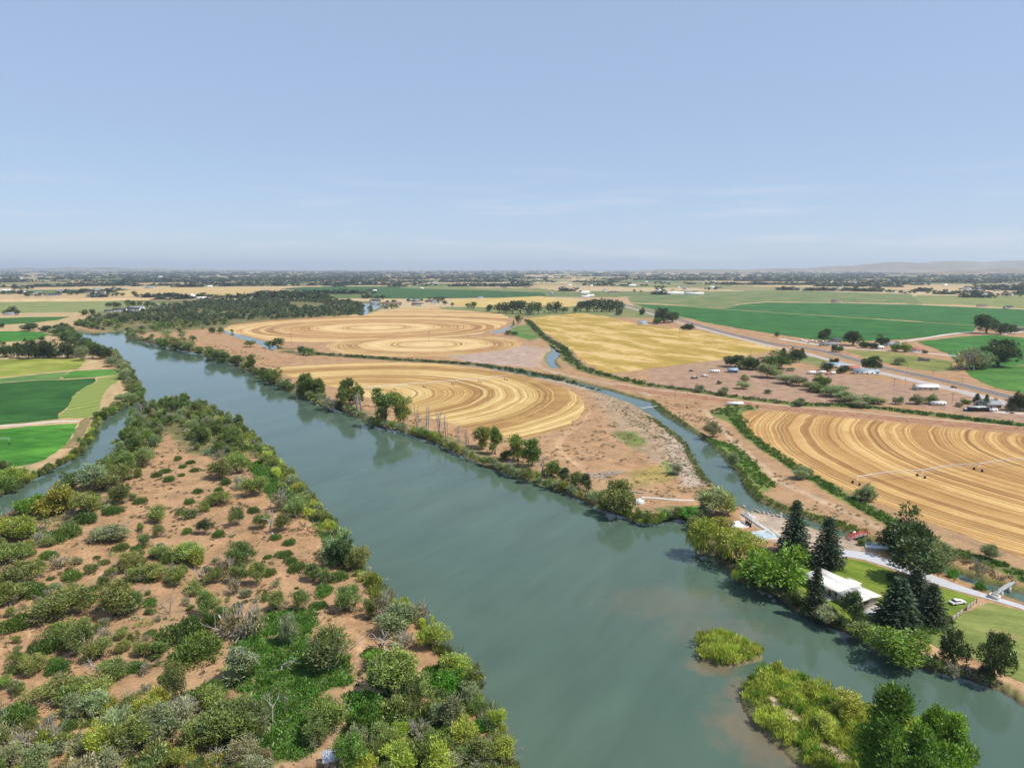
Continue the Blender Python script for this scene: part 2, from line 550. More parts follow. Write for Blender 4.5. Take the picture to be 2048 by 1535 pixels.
# the isthmus between river and canal
paint(poly([(260, 668), (440, 655), (560, 690), (880, 728), (1110, 740), (1300, 815), (1400, 900), (1420, 1000), (1200, 1015), (900, 890), (520, 745)]), SOIL * 1.02, 8, 0.18)
paint(poly([Z2(1690, 830), Z2(1850, 850), Z2(2047, 930), Z3(150, 1010), Z3(230, 1150), Z3(260, 1260), Z3(100, 1240), Z2(2000, 1180), Z2(1850, 1100), Z2(1800, 960)]), (.33, .245, .165), 8, 0.35, 0.8)
paint(poly([Z2(1830, 1070), Z2(1960, 1060), Z2(2040, 1130), Z2(1950, 1160)]), GRASS, 5, 0.6)
paint(poly([ZF(1650, 120), ZF(1720, 110), ZF(1790, 270), ZF(1700, 260)]), LUSH * 1.3, 3, 0.6)
paint(poly([ZF(1320, 230), ZF(1640, 130), ZF(1760, 300), ZF(1500, 360), ZF(1340, 400)]), (.30, .22, .07), 4, 0.5)
paint(poly([Z7(1420, 560), Z7(1900, 500), Z7(2040, 520), Z7(1960, 630), Z7(1600, 600)]), (.37, .27, .22), 6, 0.1)
# east side: dry yard ground, embankment, green ditch lines
paint(poly([Z3(0, 640), Z3(420, 600), Z3(720, 640), Z3(1200, 700), Z3(1900, 830), Z3(2048, 900), (2400, 900), (2400, 900), Z3(1400, 850), Z3(800, 830), Z3(0, 760)]), (.31, .195, .135), 6, 0.2)
paint(poly([Z3(820, 560), Z3(990, 590), Z3(930, 640), Z3(800, 610)]), GRASS, 4, 0.5)
stroke(poly([Z3(0, 740), Z3(200, 765), Z3(500, 810), Z3(800, 845)]), 12, GRASS * 0.8, 6, 0.7)
stroke(poly([Z3(800, 845), Z3(1150, 855), Z3(1500, 895), Z3(2048, 960), (2300, 880)]), 13, LUSH * 1.1, 5, 0.7)
stroke(poly([Z3(0, 775), Z3(300, 810), Z3(560, 850), Z3(900, 880), Z3(1500, 940), Z3(2048, 985), (2300, 890)]), 11, RUST * 1.15, 4, 0.2)
stroke(poly([Z3(0, 765), Z3(300, 797), Z3(560, 835), Z3(900, 868), Z3(1500, 922), Z3(2048, 972), (2300, 884)]), 3.4, (.42, .30, .20), 1.5, 0)
paint(poly([Z3(340, 905), Z3(400, 860), Z3(560, 850), Z3(580, 880), Z3(500, 920), Z3(520, 980), Z3(470, 960)]), LUSH * 1.2, 3, 0.8)
stroke(poly([Z3(470, 930), Z3(560, 1030), Z3(680, 1110), Z3(800, 1190), Z3(900, 1250), Z3(1050, 1340), Z3(1250, 1450), Z3(1400, 1530), Z4(1560, 560), Z4(1760, 620), Z4(1900, 680), (2200, 1230)]), 8.5, LUSH * 1.15, 3, 0.7)
paint(poly([Z3(300, 1035), Z3(390, 1040), Z3(510, 1090), Z3(610, 1200), Z3(670, 1290), Z3(640, 1325), Z3(560, 1300), Z3(640, 1380), Z3(760, 1425), Z3(700, 1440), Z3(560, 1375), Z3(480, 1230), Z3(400, 1130)]), LUSH * 1.35, 3, 0.6)
paint(poly([ZD(640, 0), ZD(700, 20), ZD(820, 200), ZD(1150, 390), ZD(1300, 380), ZD(1500, 470), ZD(1900, 590), ZD(1950, 650), ZD(1700, 600), ZD(1450, 520), ZD(1150, 420), ZD(830, 300)]), GRASS * 1.2, 2.5, 0.6)
stroke(poly([Z3(300, 880), Z3(400, 990), Z3(470, 1060), Z3(600, 1170), Z3(700, 1260), Z3(850, 1330), Z3(1000, 1400), Z3(1150, 1470), Z4(1270, 470)]), 4.2, (.45, .31, .20), 2, 0)
paint(poly([Z3(60, 960), Z3(200, 1000), Z3(280, 1200), Z3(330, 1290), Z3(200, 1300), Z3(120, 1150)]), (.37, .29, .22), 5, 0.3)
paint(poly([Z2(1270, 440), Z2(1340, 440), Z2(1430, 500), Z2(1350, 530), Z2(1220, 490), Z2(1230, 460)]), (.06, .16, .025), 10, 0.2)
stroke(poly([Z2(1330, 410), Z2(1420, 500), Z2(1540, 580), Z2(1580, 640), Z2(1700, 710), Z2(2047, 790)]), 14, GRASS * .75, 8, 0.7)
stroke(poly([Z2(1480, 560), Z2(1400, 640), Z2(1420, 690), Z2(1600, 740), Z2(1900, 800), Z2(2047, 850)]), 5, (.40, .30, .21), 3, 0)
stroke(poly([Z2(60, 605), Z2(400, 630), Z2(800, 655), Z2(1050, 675), Z2(1300, 715), Z2(1500, 755), Z2(1800, 830)]), 16, OLIVE * .55, 10, 0.5)
stroke(poly([Z2(60, 590), Z2(0, 575), Z1(1640, 575), Z1(1500, 530), Z1(1300, 470)]), 14, OLIVE * .7, 10, 0.5)
stroke(poly([Z2(900, 662), Z2(1200, 700), Z2(1500, 765), Z2(1700, 815)]), 9, (.33, .29, .25), 6, 0.1)
# tracks on the isthmus
for ln in ([Z2(1690, 930), Z2(1600, 1030), Z2(1510, 1110), Z2(1520, 1180), Z2(1600, 1240), Z2(1700, 1330)],
           [Z2(1700, 940), Z2(1620, 1040), Z2(1530, 1110), Z2(1545, 1190), Z2(1640, 1250)],
           [ZF(400, 20), ZF(700, 110), ZF(830, 180)], [ZF(580, 0), ZF(720, 100), ZF(880, 170)]):
    stroke(poly(ln), 1.3, SAND * 1.12, 1.2, 0)
stroke(poly([(1120, 860), (1170, 815)]), 9, (.34, .19, .08), 5, 0.05)
# house plot
paint(poly([ZD(640, 400), ZD(780, 400), ZD(1120, 480), ZD(1450, 620), ZD(1700, 700), ZD(1900, 800), ZD(1900, 860), ZD(1350, 830), ZD(1100, 800), ZD(900, 640), ZD(700, 520)]), (.42, .34, .26), 2.5, 0.08)
paint(poly([ZE(200, 330), ZE(420, 400), ZE(640, 540), ZE(400, 560), ZE(180, 520)]), (.36, .28, .22), 2, 0.05)
paint(poly([ZE(1260, 1060), ZE(1560, 1010), ZE(1680, 1050), ZE(1500, 1130), ZE(1320, 1140)]), (.40, .27, .16), 1.5, 0)
paint(poly([ZC(1420, 250), ZC(1480, 230), ZC(1700, 350), ZC(1900, 440), ZC(2047, 470), (2150, 1380), (2150, 1430), ZC(2040, 590), ZC(1900, 500), ZC(1640, 420), ZC(1440, 310)]), SAND * 1.02, 2.5, 0.05)
# the big island
isle = W(ISLE_LEFT[::-1] + [(330, 806), (400, 812)] + ISLE_RIGHT + [(-600, 1760)])
paint(isle, SOIL * 1.03, 4, 0.22)
LUSH_Z = [poly([Z5(1150, 900), Z5(1300, 780), Z5(1520, 770), Z5(1540, 830), Z5(1480, 930), Z5(1560, 960), Z5(1692, 1000), Z5(1692, 1130), Z5(1560, 1160), Z5(1500, 1300), Z5(1520, 1460), Z5(1440, 1500), Z5(1350, 1500), Z5(1250, 1500), Z5(1050, 1500), Z5(1100, 1300), Z5(1220, 1200), Z5(1100, 1130)]),
          poly([Z6(540, 1120), Z6(740, 1120), Z6(770, 1170), Z6(900, 1200), Z6(1060, 1230), Z6(1240, 1290), Z6(1300, 1420), Z6(1280, 1535), Z6(560, 1535), Z6(500, 1380), Z6(570, 1290)]),
          poly([Z6(650, 880), Z6(760, 860), Z6(900, 960), Z6(980, 1100), Z6(900, 1170), Z6(740, 1110)]),
          poly([Z6(1000, 970), Z6(1180, 940), Z6(1230, 1040), Z6(1100, 1090), Z6(1010, 1050)]),
          poly([Z1(1440, 1250), Z1(1560, 1240), Z1(1660, 1330), Z1(1780, 1440), Z1(1760, 1535), Z1(1660, 1535), Z1(1560, 1420)]),
          poly([Z6(360, 90), Z6(480, 120), Z6(560, 240), Z6(620, 330), Z6(500, 340), Z6(420, 220)])]
for q in LUSH_Z:
    paint(q, LUSH, 3, 0.9)
SIDE = poly([(430, 840), (470, 852), (510, 872), (560, 920), (620, 985), (680, 1062), (740, 1142), (790, 1200), (760, 1200), (700, 1130), (640, 1070), (590, 1010), (530, 930), (480, 890)])
paint(SIDE, (.17, .18, .05), 4, 0.8)
paint(poly([Z1(860, 900), Z1(1250, 920), Z1(1420, 1060), Z1(1400, 1200), Z1(1120, 1200), Z1(980, 1060), Z1(860, 1200), Z1(640, 1300), Z1(640, 1180), Z1(740, 1040)]), OLIVE * 1.1, 5, 0.6)
for ln in ([Z5(145, 760), Z5(150, 850), Z5(130, 930), Z5(85, 1020)], [Z5(150, 860), Z5(70, 920), Z5(0, 965)], [Z5(1090, 960), Z5(1000, 1010), Z5(960, 1080)], [Z5(880, 640), Z5(760, 720), Z5(640, 760), Z5(420, 700), Z5(520, 560)]):
    stroke(poly(ln), 0.7, SAND * 1.15, 0.6, 0)
for ln in ([Z6(380, 640), Z6(390, 690), Z6(330, 780), Z6(380, 810)], [Z6(640, 780), Z6(640, 930), Z6(650, 1060), Z6(560, 1130), Z6(530, 1190)], [Z6(640, 1080), Z6(760, 1130), Z6(880, 1190)],
           [Z6(620, 1260), Z6(520, 1290), Z6(470, 1380), Z6(440, 1440), Z6(300, 1500), Z6(150, 1535)], [Z6(980, 960), Z6(990, 1060), Z6(1050, 1130), Z6(1140, 1110)]):
    stroke(poly(ln), 2.2, SAND, 1.2, 0)
for q in ISLETS:
    paint(q, (.17, .17, .05), 2, 0.8)
paint(poly([ZC(480, 540), ZC(560, 560), ZC(650, 620), ZC(760, 700), ZC(740, 760), ZC(640, 700), ZC(560, 620)]), (.42, .34, .24), 1.5, 0.1)
paint(poly([ZC(820, 830), ZC(960, 870), ZC(1040, 950), ZC(1000, 1000), ZC(880, 920)]), (.40, .32, .22), 1.5, 0.1)
# wet green fringe along every shore, dark mud under water
k = near.nonzero()[0]
fr = np.clip(1 - (sd - 1.0) / 3.0, 0, 1) * (sd > 0) * 0.9
C[k] = C[k] * (1 - fr[:, None]) + (GRASS * 0.85) * fr[:, None]
wet = (sd < 0.6)
C[k[wet]] = (.10, .085, .05)

nr, nc = len(rs), len(an)
idx = np.arange(nr * nc).reshape(nr, nc)
nx = np.roll(idx, -1, axis=1)
Q = np.stack([idx[:-1], idx[1:], nx[1:], nx[:-1]], -1).reshape(-1, 4)[:, ::1]
ga = Acc().quads(np.c_[gx, gy, gz], Q)
m = M('ground', 0.95, 0.1)
v = m.pos()
at = m.n('Attribute', attribute_name='cov')
base = at.outputs['Color']
weed = at.outputs['Alpha']
n1, n2, n3 = m.noise(v, 0.11, 5, 0.6), m.noise(v, 0.9, 5, 0.7), m.noise(v, 0.018, 4, 0.6)
c = m.scalec(base, m.rng(n1, 0.3, 0.7, 0.66, 1.2))
c = m.scalec(c, m.rng(n2, 0.3, 0.7, 0.68, 1.25))
c = m.mix(m.rng(n3, 0.40, 0.66, 0, 0.7), c, m.mix(0.6, c, (.30, .215, .125)))
wf = m.math('LESS_THAN', m.math('MULTIPLY', m.noise(v, 0.55, 6, 0.75), m.rng(n1, 0.3, 0.7, 0.75, 1.25)), m.math('ADD', 0.29, m.math('MULTIPLY', weed, 0.33)))
c = m.mix(m.math('MULTIPLY', wf, 0.6), c, m.mix(m.noise(v, 2.2, 2), (.10, .10, .035), (.20, .17, .08)))
m.bump(n2, 0.6, 0.35)
m.color(c)
me = ga.mesh('ground', [m.m], True)
at = me.attributes.new('cov', 'FLOAT_COLOR', 'POINT')
at.data.foreach_set('color', np.concatenate([C, A_[:, None]], 1).astype(np.float32).ravel())
ground = obj('ground', me)
ground['kind'] = 'structure'

# hills on the far right of the horizon
def hills(name, x0, x1, y0, depth, prof, colr, seed):
    n, k = 160, 14
    xs = np.linspace(x0, x1, n)
    r = np.random.default_rng(seed)
    h = np.interp(xs, [p[0] for p in prof], [p[1] for p in prof])
    h = h * (1 + 0.06 * np.sin(xs / 900 + seed) + 0.05 * np.sin(xs / 370) + 0.03 * np.sin(xs / 150)) + 0.01
    V = []
    for j in range(k):
        t = j / (k - 1)
        s = math.sin(math.pi * t) ** 1.3
        ridge = 1 + 0.10 * np.sin(xs / 260 + 5 * t + seed) * math.sin(math.pi * t)
        V.append(np.c_[xs + 300 * t, np.full(n, y0 + depth * t), h * s * ridge - 3 * (1 - s) + LZ])
    V = np.concatenate(V)
    Q = [(j * n + i, j * n + i + 1, (j + 1) * n + i + 1, (j + 1) * n + i) for j in range(k - 1) for i in range(n - 1)]
    a = Acc().quads(V, Q)
    mm = M(name + '_scrub', 0.95, 0.1)
    mm.color(mm.ramp(mm.noise(mm.pos(), 0.0016, 6, 0.6), [(0.35, np.array(colr) * 0.7), (0.62, np.array(colr) * 1.25)]))
    o = obj(name, a.mesh(name, [mm.m], True))
    o['kind'] = 'structure'
hills('hills', 2600, 26000, 17500, 5200, [(2600, 0), (4200, 95), (5600, 85), (8000, 130), (11000, 280), (14500, 340), (26000, 330)], (.22, .17, .10), 3)
hills('foothills', 6800, 16000, 11800, 2600, [(6800, 0), (8200, 90), (9600, 140), (16000, 190)], (.20, .15, .085), 8)
hills('hills_beyond', -26000, 3000, 24000, 4000, [(-26000, 120), (-15000, 150), (-9000, 60), (-4000, 15), (3000, 0)], (.2, .16, .1), 5)

# ------------------------------------------------------------------ water
m = M('river_water', 0.06, 0.5)
v = m.pos()
big = m.noise(v, 0.012, 3, 0.6)
base = m.mix(m.rng(big, 0.35, 0.65), (.058, .096, .070), (.068, .104, .073))
for (px, py, rx, ry) in ((1425, 1330, 7.5, 6.5), (1535, 1460, 14, 16), (1495, 1385, 6, 9), (1345, 1205, 27, 15), (1440, 1265, 20, 10), (1640, 1560, 10, 14)):
    x, y = G(px, py, -WD)
    mp = m.map(v, (1 / rx, 1 / ry, 0), 0, (-x / rx, -y / ry, 0))
    ln = m.n('VectorMath', operation='LENGTH')
    m.put(ln.inputs[0], mp)
    d = m.math('ADD', ln.outputs['Value'], m.math('MULTIPLY', m.math('SUBTRACT', m.noise(v, 0.22, 4, 0.6), 0.5), 1.1))
    amt = 0.30 if rx >= 20 else 0.75
    base = m.mix(m.rng(d, 1.05, 0.45, 0, amt), base, (.15, .115, .070))
m.b.inputs['IOR'].default_value = 1.33
wv = m.math('ADD', m.math('MULTIPLY', m.noise(m.map(v, (1, 1, 1), 0.6), 0.55, 3, 0.6), 0.7), m.math('MULTIPLY', m.noise(m.map(v, (1.0, 0.35, 1), 0.5), 2.4, 2, 0.6), 0.30))
flow = m.noise(m.map(v, (1, 0.22, 1), 0.55), 0.07, 4, 0.65)
base = m.scalec(base, m.rng(flow, .3, .7, .86, 1.16))
rip = m.rng(flow, 0.35, 0.68, 0.025, 0.11)
m.put(m.b.inputs['Roughness'], rip)
m.bump(wv, 0.16, 0.12)
MAT['water'] = m.color(base)
a = Acc()
xs = np.linspace(-1100, 1100, 12)
ys = np.linspace(-300, 1700, 12)
V = [(x, y, 0) for y in ys for x in xs]
a.quads(V, [(j * 12 + i, j * 12 + i + 1, (j + 1) * 12 + i + 1, (j + 1) * 12 + i) for j in range(11) for i in range(11)])
tag(obj('river', a.mesh('river', ['water'])), kind='structure')
for pts, nm in (([Z7(905, 312), Z7(945, 280), Z7(955, 256), Z7(1010, 253), Z7(1072, 258), Z7(1040, 282), Z7(1000, 300), Z7(970, 322), Z7(930, 325)], 'river_bend'),
                ([Z9(598, 222), Z9(640, 216), Z9(725, 213), Z9(735, 232), Z9(715, 250), Z9(660, 248), Z9(620, 240)], 'far_river'),
                ([Z1(1305, 468), Z1(1420, 500), Z1(1530, 530), Z1(1600, 540), Z1(1625, 570), Z1(1590, 590), Z1(1560, 575), Z1(1500, 545), Z1(1380, 508), Z1(1300, 480)], 'side_canal'),
                ([Z2(1120, 478), Z2(1180, 465), Z2(1240, 440), Z2(1250, 400), Z2(1256, 440), Z2(1210, 470), Z2(1150, 490)], 'upper_canal'),
                ([Z2(1050, 672), Z2(1300, 712), Z2(1520, 755), Z2(1510, 762), Z2(1280, 722), Z2(1050, 680)], 'ditch')):
    ngon(nm, poly(pts), LZ + 0.06, MAT['water'])

# river banks: an earth slope from the waterline up to the land, true to the outline far out as well
m = M('bank_earth', 0.95, 0.1)
v = m.pos()
m.color(m.mix(m.rng(m.noise(v, 0.25, 5, 0.65), 0.4, 0.62), (.115, .125, .045), (.27, .175, .095)))
MAT['bank'] = m.m
def bank_strip(pts, side):
    L = smooth_line(W(pts), 6)
    d = np.gradient(L, axis=0)
    d /= np.linalg.norm(d, axis=1)[:, None] + 1e-9
    s = np.stack([-d[:, 1], d[:, 0]], 1) * side
    n = len(L)
    jit = wob(L, 3.0, 7) * .8 + .6
    V = np.concatenate([np.c_[L + s * (o_ + jit)[:, None], np.full(n, z_)] for o_, z_ in ((-1.2, -.6), (0, .05), (2.2, 1.15), (5, LZ + .006), (11, LZ + .008))])
    Q = [(j * n + i, (j + 1) * n + i, (j + 1) * n + i + 1, j * n + i + 1)[::(1 if side < 0 else -1)] for j in range(4) for i in range(n - 1)]
    tag(obj('river_bank', Acc().quads(V, Q).mesh('river_bank', ['bank'], True)), kind='structure')
bank_strip(RIGHT_BANK[:30], 1)
bank_strip(LEFT_BANK[:18], -1)
bank_strip([(232, 662), (200, 665), (171, 665), (150, 660), (133, 656)], -1)

# ------------------------------------------------------------------ fields
def crop(name, c1, c2, kind='plain', centre=None, period=6.0, rot=0.0, c3=None, amp=1.0, seed=0.0, bold=1.0, fine=1.0):
    m = M(name, 0.95, 0.1)
    v = m.pos()
    loc = (seed * 17.3, seed * 9.1, 0)
    n1 = m.noise(m.map(v, (1, 1, 1), 0, loc), 0.02, 4, 0.6)
    n2 = m.noise(v, 0.7, 5, 0.7)
    n4 = m.noise(v, 0.11, 4, 0.6)
    if kind == 'rings':
        mp = m.map(v, (1, 1, 0), 0, (-centre[0], -centre[1], 0))
        ln = m.n('VectorMath', operation='LENGTH')
        m.put(ln.inputs[0], mp)
        r = m.math('ADD', ln.outputs['Value'], m.math('MULTIPLY', m.math('SUBTRACT', m.noise(v, 0.03, 2, 0.5), 0.5), period * 0.45))
        # swaths of uneven width: one-dimensional noise over the radius, at three widths
        def band(s, det):
            k = m.n('TexNoise', noise_dimensions='1D')
            m.put(k.inputs['W'], m.math('MULTIPLY', r, s / period))
            k.inputs['Scale'].default_value = 1.0
            k.inputs['Detail'].default_value = det
            return k.outputs['Fac']
        brk = m.noise(v, 0.045, 3, 0.6)
        f = m.math('ADD', m.math('MULTIPLY', m.math('SUBTRACT', band(0.42, 1), 0.5), 1.5 * bold), m.math('MULTIPLY', m.math('SUBTRACT', band(1.6, 2), 0.5), 1.3))
        f = m.math('ADD', f, m.math('MULTIPLY', m.math('SUBTRACT', band(5.5, 2), 0.5), 1.05 * fine))
        f = m.math('MULTIPLY', f, m.rng(brk, 0.3, 0.65, 0.5, 1.3))
        f = m.math('ADD', m.math('MULTIPLY', f, amp), m.math('ADD', m.rng(n1, 0, 1, .2, .8), m.math('MULTIPLY', m.math('SUBTRACT', n4, 0.5), 0.22)))
        c = m.ramp(f, [(0.18, c1), (0.50, c2), (0.82, c3)])
        trk = m.math('PINGPONG', m.math('ADD', r, 4.0), 26.0)          # wheel tracks of the pivot
        c = m.mix(m.rng(trk, 1.1, 0.5, 0, 0.6), c, m.scalec(m.mix(0, c1, c1), 0.42))
    elif kind == 'swath':
        mp = m.map(v, (1, 1, 1), rot)
        sx = m.n('SeparateXYZ')
        m.put(sx.inputs[0], mp)
        x = m.math('ADD', sx.outputs['X'], m.math('MULTIPLY', m.math('SUBTRACT', m.noise(m.map(v, (1, 1, 1), rot), 0.012, 2, 0.5), 0.5), period * 5))
        w = m.math('PINGPONG', x, period / 2)
        f = m.rng(m.math('ADD', w, m.math('MULTIPLY', m.math('SUBTRACT', n2, 0.5), period * .12)), period * 0.12, period * 0.34)
        c = m.mix(f, c1, c2)
        c = m.mix(m.rng(w, period * .47, period * .5, 0, .5), c, c3 or c2)
    elif kind == 'streak':
        mp = m.map(v, (1, 2.6, 1), rot, loc)
        f = m.math('ADD', m.noise(mp, 0.011, 5, 0.65, 0.4), m.math('MULTIPLY', m.math('SUBTRACT', n4, 0.5), 0.3))
        c = m.ramp(f, [(0.38, c1), (0.50, c2), (0.58, c3 or c2)])
    else:
        mp = m.map(v, (1, 7.0, 1), rot)
        f = m.math('ADD', m.math('MULTIPLY', n1, 0.6), m.math('MULTIPLY', m.noise(mp, 0.035, 4, 0.6), 0.4))
        c = m.mix(m.rng(f, 0.40, 0.60), m.scalec(m.mix(0, c1, c1), .82), m.scalec(m.mix(0, c2, c2), 1.12))
        c = m.scalec(c, m.rng(n4, .3, .7, .86, 1.14))
        sx = m.n('SeparateXYZ')                                  # wheel lines
        m.put(sx.inputs[0], m.map(v, (1, 1, 1), rot + .35 * seed))
        wl4 = m.math('PINGPONG', m.math('ADD', sx.outputs['X'], m.math('MULTIPLY', n1, 3.0)), 9.0)
        c = m.mix(m.rng(wl4, .9, .3, 0, .28), c, m.scalec(m.mix(0, c1, c1), .55))
        if c3:
            c = m.mix(m.rng(m.noise(m.map(v, (1, 2.2, 1), rot, loc), 0.05, 5, 0.7), 0.56, 0.72, 0, 0.7), c, c3)
    c = m.scalec(c, m.rng(n2, 0.25, 0.75, 0.84, 1.16))
    m.bump(n2, 0.5, 0.25)
    return m.color(c)

